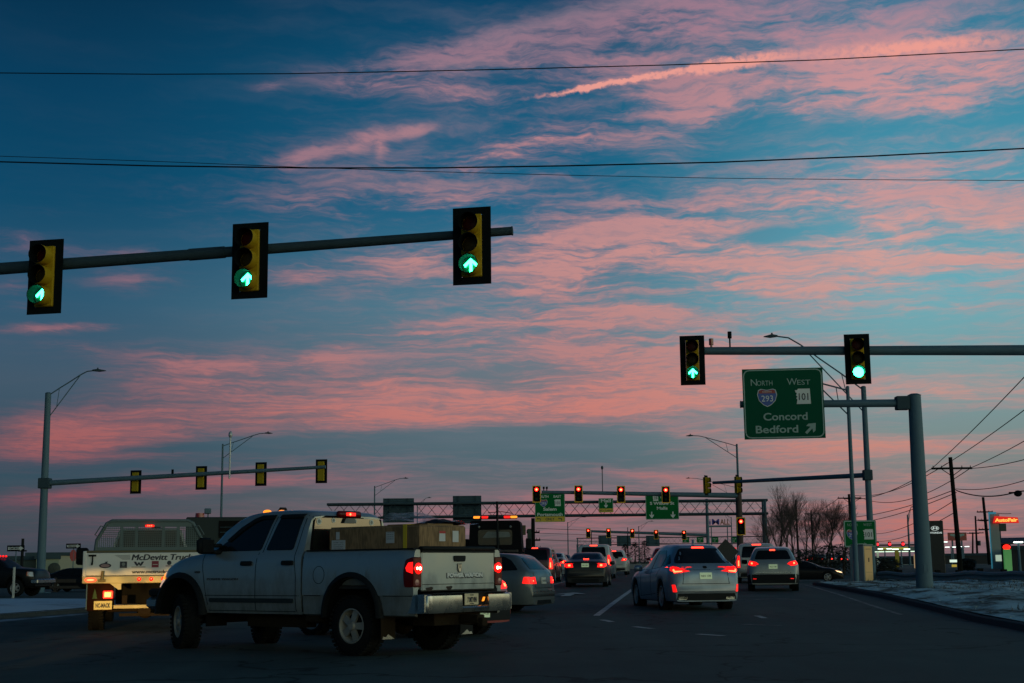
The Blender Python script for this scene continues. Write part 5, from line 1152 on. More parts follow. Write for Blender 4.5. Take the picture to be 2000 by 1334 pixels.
def kerb_line(name, pts, w=.16, h=.13, flip=1):
    mb = MB(); rows = []
    for i, (x, y) in enumerate(pts):
        a, b = pts[max(0, i - 1)], pts[min(len(pts) - 1, i + 1)]; dx, dy = b[0] - a[0], b[1] - a[1]; l = math.hypot(dx, dy); nx, ny = dy / l * flip, -dx / l * flip; g = G(x, y)
        rows.append(len(mb.v)); mb.v += [Vector(p) for p in ((x, y, g - .05), (x + nx * .02, y + ny * .02, g + h - .02), (x + nx * .045, y + ny * .045, g + h), (x + nx * w, y + ny * w, g + h), (x + nx * w, y + ny * w, g - .05))]
    for a, b in zip(rows[:-1], rows[1:]):
        for k in range(4): f = [a + k, a + k + 1, b + k + 1, b + k]; mb.f.append(f if flip < 0 else f[::-1]); mb.mi.append(0)
    return tag(mb.build(name, mat('kerb_granite', (.06, .07, .075), .9, 0, .4, 3, .3, 20, spec=.1), None, 40), kind='structure')
kerb_line('kerb', [(curbx(y), y) for y in frange(4, 72.5, .8)])
# low snow-covered median on the left
MED = [(-15.2, 18), (-14.1, 30), (-13.4, 37.2), (-12.55, 41.5), (-12.2, 46), (-12.6, 50), (-14, 53), (-17, 55), (-22, 55.5), (-30, 53), (-30, 18)]
mb = MB(); n = len(MED); mb.add([(x, y, .135 + .0) for x, y in MED] + [((x + 21) * .82 - 21, (y - 40) * .9 + 40, .24) for x, y in MED], [[i, (i + 1) % n, n + (i + 1) % n, n + i] for i in range(n)] + [list(range(n, 2 * n))])
tag(mb.build('median', m_snow, None, 60), kind='structure')
kerb_line('median_kerb', [(x, y) for x, y in [(MED[i][0] + (MED[i + 1][0] - MED[i][0]) * k / 6, MED[i][1] + (MED[i + 1][1] - MED[i][1]) * k / 6) for i in range(8) for k in range(6)]], .18, .135, -1)
mb = MB(); ps = [(-14.75, 20), (-13.75, 30), (-13.05, 37), (-12.1, 41.7), (-11.9, 46)]
mb.add([(x, y, G(x, y) + .004) for x, y in ps] + [(x + .75 + .12 * math.sin(y), y, G(x, y) + .006) for x, y in ps], [[i, i + 5, i + 6, i + 1] for i in range(4)]); tag(mb.build('gutter_snow', two_tone('dirty_snow', (.05, .055, .06), (.30, .35, .42), .40, .6, 1.2), None), kind='structure')
# painted markings
paint = two_tone('road_paint', (.10, .105, .11), (.46, .47, .46), .34, .52, 2.2, .7, (1, 1, 1), .1)
paintd = two_tone('worn_paint', (.05, .055, .06), (.24, .24, .24), .42, .6, 2.2, .75, (1, 1, 1), .1)
def gp(u, v):
    """point of the road surface seen at a photograph pixel"""
    d = pix_dir(u, v); o = Vector((0, 0, CAMH)); s = 0
    for k in range(4000):
        s += .05; p = o + d * s
        if p.z <= G(p.x, p.y): return p
    return p
def stripe(name, pts, w, m=paint):
    mb = MB(); rows = []
    P = [gp(u, v) if len(q) == 2 else Vector(q) for q in pts for u, v in [q[:2]]]
    fine = []
    for a, b in zip(P[:-1], P[1:]):
        k = max(1, int((b - a).length / 1.5)); fine += [a + (b - a) * i / k for i in range(k)]
    fine.append(P[-1])
    for i, p in enumerate(fine):
        a, b = fine[max(0, i - 1)], fine[min(len(fine) - 1, i + 1)]; d = (b - a); d.z = 0; d.normalize(); n_ = Vector((d.y, -d.x, 0)) * w / 2
        for q in (p - n_, p + n_): mb.v.append(Vector((q.x, q.y, G(q.x, q.y) + .006)))
    for i in range(len(fine) - 1): mb.f.append([2 * i, 2 * i + 1, 2 * i + 3, 2 * i + 2]); mb.mi.append(0)
    return tag(mb.build(name, m), kind='structure')
stripe('lane_line', [(1165, 1203), (1240, 1148), (1262, 1132)], .16)
stripe('lane_line', [(1074, 1144), (1104, 1136)], .14)
for a, b in (((1176, 1211), (1195, 1215)), ((1239, 1224.5), (1274, 1228.5)), ((1363, 1239), (1413, 1242.5)), ((1478, 1203), (1494, 1208))): stripe('turning_dash', [a, b], .15, paint)
stripe('stop_line', [(1473, 1171), (1518, 1170), (1562, 1171.5)], .28, paintd)
stripe('worn_line', [(1450, 1220), (1525, 1222.5)], .16, paintd)
stripe('edge_line', [(1572, 1143), (1640, 1162), (1700, 1182), (1760, 1201)], .12, paintd)
mb = MB(); c = gp(1113, 1162.5); Rm = Matrix.Translation(Vector((c.x, c.y, G(c.x, c.y) + .007))) @ Matrix.Rotation(R(-7), 4, 'Z')
mb.M = Rm; mb.add([(-.16, -1.9, 0), (.16, -1.9, 0), (.16, .3, .03), (-.16, .3, .03), (-.55, .2, .03), (.55, .2, .03), (0, 1.9, .05)], [[0, 1, 2, 3], [4, 5, 6]]); mb.add([(-.16, -.9, .01), (-.9, -.5, .01), (-.9, -.2, .012), (-.16, -.5, .014)], [[0, 1, 2, 3]])
tag(mb.build('lane_arrow', paint), kind='structure')

# ------------------------------------------------------------------ traffic signals, poles, signs
yel = mat('signal_yellow', (.42, .27, .008), .6, 0, .15, 5, spec=.15)
yeld = mat('signal_yellow_worn', (.34, .25, .012), .6, 0, .2, 5, spec=.15)
sblk = mat('signal_black', (.005, .009, .011), .8, 0, .3, 5, spec=.06)
tape = mat('reflective_tape', (1.0, .50, .02), .5, 0, .05, 5)
greenE = emi('green_led', (.022, 1, .42), 22, (.02, .2, .1))
greenG = emi('green_lens_glow', (.0, .5, .20), .10, (.01, .12, .06))
redE = emi('red_led', (1, .11, .04), 10, (.3, .02, .01)); redG = emi('red_lens_glow', (1, .006, .004), 5, (.3, .01, .01))
dk = {'r': mat('red_lens_dark', (.05, .006, .005), .4, spec=.1), 'y': mat('amber_lens_dark', (.04, .03, .01), .4, spec=.1), 'g': mat('green_lens_dark', (.008, .055, .035), .4, spec=.1)}
def signal(parent_or_none, name, label, loc, az, lit='arrow', border=False, plate=True, det=True, group=None, visor='black', tilt=0.0):
    t = thing(name, label, 'traffic signal', loc, az, group); t.rotation_euler = (0, R(tilt), -R(az))
    s = .356
    q = MB(); q.box(-.17, .17, -.02, .18, -1.5 * s, 1.5 * s, bev=.012)
    for k in (-.5, .5): q.box(-.165, .165, -.03, -.02, k * s - .006, k * s + .006)
    q.build('housing', sblk if lit == 'red' else (yel if det else yeld), t, 40)
    if plate:
        w, h = .325, .66; a = .035
        ring = rnd([(-w, -h), (w, -h), (w, h), (-w, h)], .05, 3); inner = [(-.171, -1.5 * s - .002), (.171, -1.5 * s - .002), (.171, 1.5 * s + .002), (-.171, 1.5 * s + .002)]
        q = MB(); q.box(-w, -.172, .02, .03, -h, h, bev=.004); q.box(.172, w, .02, .03, -h, h, bev=.004); q.box(-.172, .172, .021, .029, 1.5 * s, h); q.box(-.172, .172, .021, .029, -h, -1.5 * s)
        bp = q.build('backplate', sblk, t)
        if border:
            q = MB(); b = .055
            q.box(-w, -w + b, .008, .018, -h, h); q.box(w - b, w, .008, .018, -h, h); q.box(-w + b, w - b, .009, .018, h - b, h); q.box(-w + b, w - b, .009, .018, -h, -h + b); q.build('border', tape, bp)
    for k, c in ((1, 'r'), (0, 'y'), (-1, 'g')):
        z = k * s; on = (lit == 'red' and c == 'r') or (lit in ('arrow', 'ball') and c == 'g')
        q = MB(); q.lathe([(-.035, 0), (-.03, .09), (-.015, .145), (0, .152)], 'y', (0, -.01, z), 24 if det else 12)
        gm = dk[c]
        if on and lit == 'red': gm = redG
        if on and lit in ('arrow', 'ball'): gm = greenG
        ln = q.build({'r': 'red_lens', 'y': 'amber_lens', 'g': 'green_lens'}[c], gm, t, 60)
        if on:
            q = MB()
            if lit == 'arrow':
                y0, y1 = -.062, -.05; w = .022
                q.prism([(-w, -.115), (w, -.115), (w, .075), (-w, .075)], y0, y1)
                for sg in (-1, 1): p = [(0, .125), (sg * .118, .015), (sg * .098, -.022), (0, .065)]; q.prism(p if sg > 0 else p[::-1], y0, y1)
                q.v = [Vector((v.x, v.y, v.z + z)) for v in q.v]; q.build('lit_arrow', greenE, ln)
            elif lit == 'ball': q.lathe([(-.05, 0), (-.045, .09), (-.03, .135)], 'y', (0, -.01, z), 24); q.build('lit_disc', greenE, ln, 60)
            else: q.lathe([(-.05, 0), (-.045, .05), (-.036, .085)], 'y', (0, -.01, z), 14); q.build('lit_disc', redE, ln, 60)
        # tunnel visor, open below
        n = 18 if det else 8; vs = []; L_ = .27
        for i in range(n + 1):
            th = R((-90 + 360 * i / n) if (det and lit != 'red') else (-55 + 290 * i / n)); cc, ss = math.cos(th), math.sin(th)
            cut = .0 if (ss > -.2 or det) else .10
            for r_, y in ((.163, -.015), (.168, -L_ + cut), (.156, -L_ + cut), (.151, -.015)): vs.append((cc * r_, y, z + ss * r_))
        q = MB()
        for i in range(n):
            for j in range(4): f = [i * 4 + j, i * 4 + (j + 1) % 4, (i + 1) * 4 + (j + 1) % 4, (i + 1) * 4 + j]; q.f.append(f[::-1]); q.mi.append(0 if j in (0, 3) else 1)
        q.v = [q.M @ Vector(p) for p in vs]
        q.build('visor', [yel if (det and lit != 'red') else sblk, sblk], t, 50)
    return t
def arm_on(t, p0, p1, r0, r1, name='mast_arm', m=galv, collar=None):
    q = MB(); d = (p1 - p0); k = 10
    pts = [p0 + d * i / k for i in range(k + 1)]; q.tube(pts, [r0 + (r1 - r0) * i / k for i in range(k + 1)], 14)
    if collar is not None:
        c = p0 + d * collar; c2 = p0 + d * (collar + .045); rr = r0 + (r1 - r0) * collar; q.cyl(c, c2, rr * 1.12, rr * 1.10, 14)
    q.cyl(p1 - d.normalized() * .01, p1 + d.normalized() * .015, r1 * 1.08, None, 14)
    return q.build(name, m, t, 50)
def pole_part(t, p0, p1, r0, r1, name='pole', m=galv, base=True):
    q = MB(); q.cyl(p0, p1, r0, r1, 16)
    if base: q.box(p0.x - r0 * 1.8, p0.x + r0 * 1.8, p0.y - r0 * 1.8, p0.y + r0 * 1.8, p0.z - .1, p0.z + .05); q.cyl((p1.x, p1.y, p1.z), (p1.x, p1.y, p1.z + .05), r1 * 1.1, r1 * .6, 16)
    return q.build(name, m, t, 50)
def lum_arm(t, top, dx, rise, drop=1.0, m=galv, dy=0.0, head=.62):
    """double-tube bracket arm with a cobra-head luminaire"""
    e = top + Vector((dx, dy, rise)); s = 1 if dx > 0 else -1
    q = MB(); up = [top + Vector((dx * f, dy * f, rise * g)) for f, g in ((0, 0), (.25, .30), (.5, .58), (.72, .84), (.86, .97), (1, 1))]
    q.tube(up, .035, 6); a = top + Vector((0, 0, -drop)); q.tube([a, a + (up[3] - a) * .5, up[3]], .03, 6); q.cyl(up[1], a + (up[3] - a) * .28, .02, n=6)
    br = q.build('bracket_arm', m, t, 60)
    q = MB(Matrix.Translation(e) @ Matrix.Rotation(math.atan2(dy, dx), 4, 'Z')); L = head
    q.add([(-.05, -.06, .05), (-.05, .06, .05), (-.05, .06, -.03), (-.05, -.06, -.03), (L * .4, -.15, .09), (L * .4, .15, .09), (L * .45, .15, -.06), (L * .45, -.15, -.06), (L, -.05, .0), (L, .05, .0), (L, .05, -.03), (L, -.05, -.03)],
          [[0, 1, 2, 3], [0, 4, 5, 1], [1, 5, 6, 2], [2, 6, 7, 3], [3, 7, 4, 0], [4, 8, 9, 5], [5, 9, 10, 6], [6, 10, 11, 7], [7, 11, 8, 4], [8, 11, 10, 9]])
    q.cyl((L * .35, 0, .08), (L * .35, 0, .17), .045, .04, 8); q.build('lamp_head', galvd, t, 60)
ARMS = 'signals on the near mast arm'
# near left mast arm with three arrow signals
tip = at(1000, 451, 24.9); p0 = at(0, 525, 26.1); d = (tip - p0); root = tip - d * 1.55
t = thing('mast_arm_pole', 'long dark mast arm reaching in from the left, holding three green arrow signals', 'signal pole', Vector((root.x, root.y, 0)))
o = Vector((root.x, root.y, 0))
arm_on(t, root - o, tip - o, .135, .078, 'mast_arm', galvd, .60)
pole_part(t, Vector((0, 0, 0)), Vector((0, 0, 7.4)), .19, .15)
for u, v, D, lb in ((87, 540, 25.95, 'leftmost green arrow signal in black backplate on the long left mast arm'), (487, 508.5, 25.45, 'middle green arrow signal in black backplate on the long left mast arm'), (921, 479.5, 24.85, 'green arrow signal at the tip of the long left mast arm')):
    p = at(u, v, D - .25); signal(None, 'traffic_signal', lb, p, 12, 'arrow', group=ARMS, tilt=0).scale = (1.07, 1.07, 1.06)
# right mast arm
p1 = at(1376, 685.5, 37.5); p0 = at(2000, 684, 36.3); d = p1 - p0; root = p0 - d * .45; o = Vector((root.x, root.y, vz(root.x, root.y)))
t = thing('mast_arm_pole', 'level steel mast arm reaching in from the right above the green Concord sign', 'signal pole', o)
arm_on(t, root - o, p1 - o, .15, .105); pole_part(t, Vector((0, 0, 0)), Vector((0, 0, root.z - o.z + .6)), .19, .17)
q = MB(); c = at(1389, 668, 37.5) - o; q.cyl(c + Vector((0, 0, -.22)), c + Vector((0, 0, -.08)), .03); q.cyl(c + Vector((0, 0, -.08)), c + Vector((0, 0, .09)), .062, None, 12); q.build('red_beacon', mat('beacon_red', (0,0,0)), t, 50)
q = MB(); c = at(1425, 655, 37.5) - o; q.cyl(c + Vector((0, 0, -.40)), c + Vector((0, 0, -.08)), .022); q.cyl(c + Vector((0, 0, -.08)), c + Vector((0, 0, .10)), .055, None, 12); q.build('detector', sblk, t, 50)
signal(None, 'traffic_signal', 'green arrow signal at the tip of the right mast arm, left of the Concord sign', at(1352.5, 703.5, 37.2), 8, 'arrow', group='signals on the right mast arm')
signal(None, 'traffic_signal', 'signal with a round green light on the right mast arm, right of the Concord sign', at(1675, 701, 36.7), 8, 'ball', group='signals on the right mast arm')

sgreen = mat('sign_green', (.001, .078, .040), .6, 0, .12, 2, spec=.08)
sgreenf = mat('sign_green_bright', (.001, .13, .032), .6, 0, .1, 2, spec=.08)
swhite = mat('sign_white', (.60, .64, .62), .4, 0, .05, 3)
sdim = mat('sign_letter_dim', (.30, .42, .38), .5, 0, .05, 3, spec=.1)
sblue = mat('sign_blue', (.015, .07, .33), .4); sred = mat('sign_red', (.28, .02, .02), .4); syel = mat('sign_yellow', (.62, .42, .02), .4, 0, .06, 3)
signback = mat('sign_back', (.045, .085, .11), .7, 0, .15, 3, spec=.1)
def rrect(x0, x1, z0, z1, r): return rnd([(x0, z0), (x1, z0), (x1, z1), (x0, z1)], r, 4)
def border(q, x0, x1, z0, z1, r, w, y, mi=None):
    a, b = rrect(x0, x1, z0, z1, r), rrect(x0 + w, x1 - w, z0 + w, z1 - w, max(.01, r - w)); n = len(a)
    q.add([(p[0], y, p[1]) for p in a] + [(p[0], y, p[1]) for p in b], [[i, (i + 1) % n, n + (i + 1) % n, n + i] for i in range(n)], mi)
def arrow(q, cx, cz, s, ang, y, th=.004, mi=None):
    pts = [(-.09, -.5), (.09, -.5), (.09, .05), (.34, -.12), (.34, .10), (0, .5), (-.34, .10), (-.34, -.12), (-.09, .05)]
    c, n_ = math.cos(R(ang)), math.sin(R(ang)); q.prism([(cx + s * (x * c + z * n_), cz + s * (-x * n_ + z * c)) for x, z in pts], y - th, y, mi)
def shield(par, cx, cz, s, y, num='293'):
    pts = [(-.44, .36), (-.3, .42), (0, .36), (.3, .42), (.44, .36), (.5, .12), (.42, -.18), (.2, -.4), (0, -.5), (-.2, -.4), (-.42, -.18), (-.5, .12)]
    sc = lambda k, dz=0: [(cx + x * s * k, cz + z * s * k + dz) for x, z in pts]
    q = MB(); q.prism(sc(1.07), y - .004, y, 0); q.prism(sc(1.0), y - .008, y - .004, 1); q.prism([(cx - .455 * s, cz + .20 * s), (cx + .455 * s, cz + .20 * s), (cx + .43 * s, cz + .35 * s), (cx + .3 * s, cz + .40 * s), (cx, cz + .34 * s), (cx - .3 * s, cz + .40 * s), (cx - .43 * s, cz + .35 * s)], y - .011, y - .008, 2)
    if num: q.text(num, cx, cz - .24 * s, .34 * s, y - .012, .004, 0, width=.62 * s); q.text('INTERSTATE', cx, cz + .25 * s, .07 * s, y - .0125, .002, 0, width=.5 * s)
    q.build('route_shield', [swhite, sblue, sred], par)
def nhplate(par, cx, cz, s, y, num='101'):
    """the square route marker with the ragged left edge of a rock face"""
    pts = [(-.42, -.5), (.5, -.5), (.46, .5), (-.30, .5), (-.36, .40), (-.50, .42), (-.46, .26), (-.38, .22), (-.44, .06), (-.34, -.02), (-.44, -.12), (-.36, -.2)]
    q = MB(); q.prism([(cx + x * s, cz + z * s) for x, z in pts], y - .006, y, 0); q.text(num, cx + .04 * s, cz - .24 * s, .46 * s, y - .007, .004, 1, width=.62 * s, bold=.008 * s); q.build('route_marker', [swhite, ink], par)

# Concord / Bedford cantilever
pb = at(1806, 1143, 46); pt = at(1782, 772, 46.0); o = Vector((pb.x, 46, vz(pb.x, 46) - .05)); H_ = pt.z - o.z
t = thing('cantilever_pole', 'thick steel pole with one arm that carries the green Concord and Bedford sign', 'sign pole', o)
pole_part(t, Vector((0, 0, 0)), Vector((0, 0, H_)), .27, .205)
ax = at(1450, 787, 46.6).x - o.x; az_ = at(1700, 788, 46).z - o.z
arm_on(t, Vector((-.3, 0, az_)), Vector((ax - .1, .35, az_ + .05)), .13, .11)
q = MB(); q.box(-.62, -.2, -.17, .17, az_ - .22, az_ + .22, bev=.02); q.build('flange', galvd, t); q = MB(); q.box(-.08, .08, -.262, -.24, .55, .80, bev=.008); q.build('hand_hole', galv, t)
a, b = at(1449, 857, 46), at(1611, 720, 46); sw, shh = 2.60, 2.30; c = at(1530.5, 788, 46)
t = thing('road_sign', 'big green sign with NORTH 293, WEST 101, Concord, Bedford and a slanting arrow', 'road sign', c, 4); t.rotation_euler = (0, R(-.3), -R(4))
q = MB(); q.box(-sw / 2, sw / 2, 0, .03, -shh / 2, shh / 2); q.build('panel', sgreen, t)
q = MB()
for x in (-.9, .9): q.box(x - .04, x + .04, .03, .12, -1.0, 1.0)
q.build('bracket', galvd, t)
q = MB(); border(q, -sw / 2 + .03, sw / 2 - .03, -shh / 2 + .03, shh / 2 - .03, .22, .035, -.004); q.build('border', sdim, t)
q = MB(); y = -.003
q.text('N', -.93, .60, .23, y, .006); q.text('ORTH', -.58, .60, .17, y, .006, width=.50); q.text('W', .30, .60, .23, y, .006); q.text('EST', .68, .60, .17, y, .006, width=.42)
q.text('Concord', .04, -.54, .25, y, .006, width=1.42, bold=.006); q.text('Bedford', -.25, -.95, .25, y, .006, width=1.36, bold=.006); arrow(q, .84, -.82, .46, 45, y); q.build('lettering', sdim, t)
shield(t, -.52, .22, .60, -.004); nhplate(t, .63, .22, .50, -.004)

# the far-right pair of poles behind it
def lamp_pole(label, u0, v0, u1, v1, D, r0, r1, armpx, rise=1.0, z0=None, group=None, side=None, cat='street lamp', name='street_lamp', drop=1.1):
    b = at(u0, v0, D); tp = at(u1, v1, D); z0 = (G(b.x, D) if z0 is None else z0); o = Vector((b.x, D, z0)); t = thing(name, label, cat, o, 0, group)
    pole_part(t, Vector((0, 0, 0)), Vector((0, 0, tp.z - z0)), r0, r1)
    if armpx: e = at(*armpx, D) - Vector((b.x, 0, tp.z)); lum_arm(t, Vector((0, 0, tp.z - z0 - .15)), e.x - (.62 if e.x > 0 else -.62) * .9, e.z + .15, drop)
    return t, o
t, o = lamp_pole('thick steel pole with lamp and leftward mast arm, right of the green Concord sign', 1705, 1138, 1686, 756, 68, .17, .12, (1494, 657), name='signal_pole', cat='signal pole')
p0 = at(1692, 928, 68) - o; p0.x = 0; p1 = at(1394, 943, 82) - o
arm_on(t, p0, p1, .12, .085); q = MB(); q.box(-.22, .2, -.2, .2, p0.z - .25, p0.z + .25, bev=.03); q.build('flange', galvd, t)
t, o = lamp_pole('thin steel street lamp pole crossing in front of the green 101 sign', 1673, 1130, 1654, 756, 62, .115, .075, (1540, 742))
lamp_pole('street lamp left of the flatbed, its arm above the far row of signal backs', 430, 1100, 436, 868, 126, .13, .08, (531, 846))
lamp_pole('small street lamp right of the pickup roof, behind the two sign backs', 731, 1090, 733, 950, 190, .13, .08, (797, 934))
lamp_pole('street lamp above the red signals, left of the Concord sign', 1447, 1098, 1433, 868, 130, .15, .09, (1341, 851))
lamp_pole('tiny street lamp in front of the sunset between the wagon and the dark sedan', 1110, 1098, 1110, 1020, 300, .14, .09, (1144, 1010))
lamp_pole('tiny street lamp below the green S Willow St sign', 1249, 1098, 1249, 1028, 320, .14, .09, (1276, 1018))
lamp_pole('thin street lamp between the far green signs and the red signal on the post', 1431, 1098, 1429, 1010, 260, .12, .08, (1402, 1002))
lamp_pole('street lamp left of the thick cantilever pole, above the fuel station', 1778, 1108, 1773, 1006, 170, .14, .09, (1790, 990))
lamp_pole('small street lamp seen through the roof truss between the two sign backs', 815, 1090, 814, 985, 260, .13, .08, (842, 972))
lamp_pole('street lamp whose head shows left of the two side-facing yellow signals', 1442, 1098, 1440, 950, 210, .14, .09, (1340, 934), drop=1.5)

# left signal pole with four signals seen from behind
pb = at(78, 1158, 83); o = Vector((pb.x, 83, 0)); tp = at(100, 768, 83)
t = thing('signal_pole', 'tall pole at the left, its mast arm holding four yellow-backed signals', 'signal pole', o)
pole_part(t, Vector((0, 0, 0)), Vector((0, 0, tp.z)), .26, .17)
e = at(207, 722, 83); lum_arm(t, Vector((0, 0, tp.z - .15)), e.x - o.x - .75, e.z - tp.z + .1, 1.4, head=.75)
p0 = at(95, 944, 83) - o; p0.x = 0; p1 = at(635, 912, 81) - o; arm_on(t, p0, p1, .16, .09); q = MB(); q.box(-.3, .35, -.3, .3, p0.z - .3, p0.z + .3, bev=.03); q.build('flange', galvd, t)
c = at(448, 935, 80.5) - o; c2 = at(450, 853, 80.5) - o; q = MB(); q.cyl(c, c2, .05, None, 8); q.sphere(c2 + Vector((0, 0, .12)), .12, .12, .2, 8); q.build('camera_mast', mat('mast_white', (.45, .47, .48), .4, .3), t, 50)
c = at(337, 922, 81.5) - o; q = MB(); q.cyl(c + Vector((0, 0, -.1)), c + Vector((0, 0, .15)), .07, None, 8); q.build('detector', sblk, t, 50)
for u, v, k in ((265.5, 941.5, 'first'), (393.5, 933.5, 'second'), (510, 926, 'third'), (628, 920.5, 'fourth and tip-most')):
    s_ = signal(None, 'traffic_signal', k + ' yellow-backed signal from the tall pole on the left mast arm', at(u, v, 82.6 - (u - 265) / 360 * 1.6 + .3), 190, 'off', det=False, group='signals seen from behind on the left mast arm'); s_.scale = (1.05, 1, 1.03)

# mid-distance mast arm with four red signals, and its brown pole
D = 113; o = Vector((at(1444, 1000, D).x, D, G(17, D))); tp = at(1440, 934, D)
t = thing('signal_pole', 'brown signal pole beyond the crossovers, mast arm going left with four red signals', 'signal pole', o)
pole_part(t, Vector((0, 0, 0)), Vector((0, 0, tp.z - o.z)), .26, .22, m=mat('weathered_brown', (.06, .04, .035), .8, 0, .3, 2))
p0 = at(1443, 968, D) - o; p1 = at(1058, 961, D) - o; arm_on(t, p0, p1, .21, .12)
for u in (1062, 1068):
    q = MB(); c = at(u, 955, D) - o; q.cyl(c + Vector((0, 0, -.25)), c, .04, None, 6); q.cyl(c, c + Vector((0, 0, .18)), .08, None, 8); q.build('detector', sblk, t)
c = at(1177, 963, D) - o; q = MB(); q.cyl(c, c + Vector((0, 0, 1.95)), .035, None, 6); q.sphere(c + Vector((0, 0, 2.0)), .1, .1, .16, 8); q.build('camera_mast', galvd, t)
for u, v, lb in ((1048, 965, 'red signal left of the green SOUTH EAST sign'), (1130, 964.5, 'red signal between the SOUTH EAST and Mall signs'), (1213, 965.5, 'red signal just right of the green Mall sign'), (1300.5, 966, 'red signal in front of the green S Willow St sign')):
    signal(None, 'traffic_signal', lb, at(u, v, D - .4), 5, 'red', True, det=False, group='red signals over the far crossing')
signal(None, 'traffic_signal', 'lowest red signal, mounted on the brown pole beyond the crossovers', at(1447.5, 1028, D - 6), 5, 'red', True, det=False, group='red signals over the far crossing')
for u, v, lb in ((1380, 948, 'yellow signal seen side-on at the tip of the arm from the thick pole'), (1441, 947, 'yellow signal seen side-on in front of the brown pole')):
    s_ = signal(None, 'traffic_signal', lb, at(u, v, 81), -62, 'off', plate=True, det=True, group='yellow signals seen side-on', visor='yellow'); s_.scale = (.86, .86, .86)
# second, farther row
D = 205; o = Vector((at(1381, 1000, D).x, D, G(30, D))); tp = at(1379, 975, D)
t = thing('signal_pole', 'far steel pole with five small red signals on its arm, left of the mall sign', 'signal pole', o)
pole_part(t, Vector((0, 0, 0)), Vector((0, 0, tp.z - o.z)), .26, .2); p0 = at(1380, 1045, D) - o; p1 = at(1155, 1038, D) - o; arm_on(t, p0, p1, .22, .14)
for u, v, lb in ((1149, 1041, 'leftmost small red signal on the farthest mast arm'), (1188.5, 1041, 'second small red signal on the farthest mast arm, above a grey sign back'), (1235, 1042, 'third small red signal on the farthest mast arm, between two grey sign backs'), (1281.5, 1044, 'fourth small red signal on the farthest mast arm, in front of a grey sign back'), (1336, 1045, 'rightmost small red signal on the farthest mast arm, before a small green sign')):
    signal(None, 'traffic_signal', lb, at(u, v, D - .5), 5, 'red', True, det=False, group='small red signals on the farthest mast arm')

# sign gantries
def gantry(name, label, D, uL, uR, vT, vB, legs, r=.11, bays=26, vTR=None, vBR=None):
    a, b = at(uL, vT, D), at(uR, vTR or vT, D); c, d_ = at(uL, vB, D), at(uR, vBR or vB, D); o = Vector((b.x, D, G(b.x, D)))
    t = thing(name, label, 'sign gantry', o); q = MB(); zT, zB = (a.z + b.z) / 2 - o.z, (c.z + d_.z) / 2 - o.z; x0, x1 = a.x - o.x, 0
    for y in (-.6, .6): q.cyl((x0, y, zT), (x1, y, zT), r, None, 8); q.cyl((x0 if y > 0 else x0 + (x1 - x0) * .225, y, zB), (x1, y, zB), r, None, 8)
    q.build('chord', galvd, t, 50)
    q = MB(); n = bays
    for i in range(n):
        xa, xb = x0 + (x1 - x0) * i / n, x0 + (x1 - x0) * (i + 1) / n
        za, zb = (zB, zT) if i % 2 else (zT, zB); q.cyl((xa, -.6, za), (xb, -.6, zb), r * .22, None, 5); q.cyl((xa, .6, zb), (xb, .6, za), r * .22, None, 5); q.cyl((xb, -.6, zb), (xb, .6, zb), r * .25, None, 4)
    q.build('lattice', galvd, t)
    for lx in legs:
        x = at(lx, vB, D).x - o.x; q = MB(); q.cyl((x, 0, -.3), (x, 0, zB), .26, .24, 12); q.cyl((x, -.6, zB - .3), (x, -.6, zT), r, None, 8); q.cyl((x, .6, zB - .3), (x, .6, zT), r, None, 8); q.box(x - .12, x + .12, -.65, .65, zB - .3, zB - .12); q.build('leg', galv, t, 50)
    return t
gantry('sign_gantry', 'long lattice gantry carrying the green SOUTH EAST, Mall and S Willow St signs', 136, 640, 1497, 989, 1010, (1493,), .12, 40, 974, 1005)
gantry('sign_gantry', 'small far lattice gantry behind the second row of red signals', 325, 1126, 1497, 1052, 1064, (1128, 1495), .10, 34, 1047, 1061)
def sign(label, u0, v0, u1, v1, D, az=0, m=None, name='road_sign', cat='road sign', bord=True, group=None):
    a, b = at(u0, v1, D), at(u1, v0, D); w, h = b.x - a.x, b.z - a.z; c = Vector(((a.x + b.x) / 2, D, (a.z + b.z) / 2)); t = thing(name, label, cat, c, az, group)
    q = MB(); q.prism(rrect(-w / 2, w / 2, -h / 2, h / 2, h * .05), 0, .05); q.build('panel', m or sgreenf, t)
    if bord: q = MB(); border(q, -w / 2 + .01, w / 2 - .01, -h / 2 + .01, h / 2 - .01, h * .07, .05, -.005); q.build('border', sdim, t)
    return t, w, h
t, w, h = sign('green SOUTH EAST sign reading Salem Portsmouth with a yellow ONLY strip', 1045, 963, 1103, 1020, 135)
q = MB(); y = -.005; q.text('SOUTH', -.62, .93, .24, y, .006, width=1.0, bold=.008); q.text('EAST', .72, .93, .24, y, .006, width=.72, bold=.008); q.text('Salem', 0, -.28, .30, y, .006, width=1.25, bold=.012); q.text('Portsmouth', 0, -.78, .30, y, .006, width=2.4, bold=.012); q.build('lettering', swhite, t)
shield(t, -.60, .45, .70, -.005, '293'); nhplate(t, .72, .45, .62, -.005)
q = MB(); q.prism(rrect(-w / 2 + .04, w / 2 - .04, -h / 2 + .04, -h / 2 + .52, .05), -.012, -.004); ys_ = q.build('yellow_strip', syel, t)
q = MB(); q.text('ONLY', 0, -h / 2 + .15, .26, -.012, .005, width=.85, bold=.008)
for x in (-1.0, 1.0): q.box(x + .05, x + .11, -.016, -.012, -h / 2 + .12, -h / 2 + .34); q.box(x - .14, x + .05, -.016, -.012, -h / 2 + .30, -h / 2 + .36); q.prism([(x - .14, -h / 2 + .24), (x - .14, -h / 2 + .42), (x - .24, -h / 2 + .33)], -.016, -.012)
q.build('lettering', ink, ys_)
t, w, h = sign('small green Mall sign with a down arrow and a yellow strip', 1169.5, 973, 1197.5, 1001, 135)
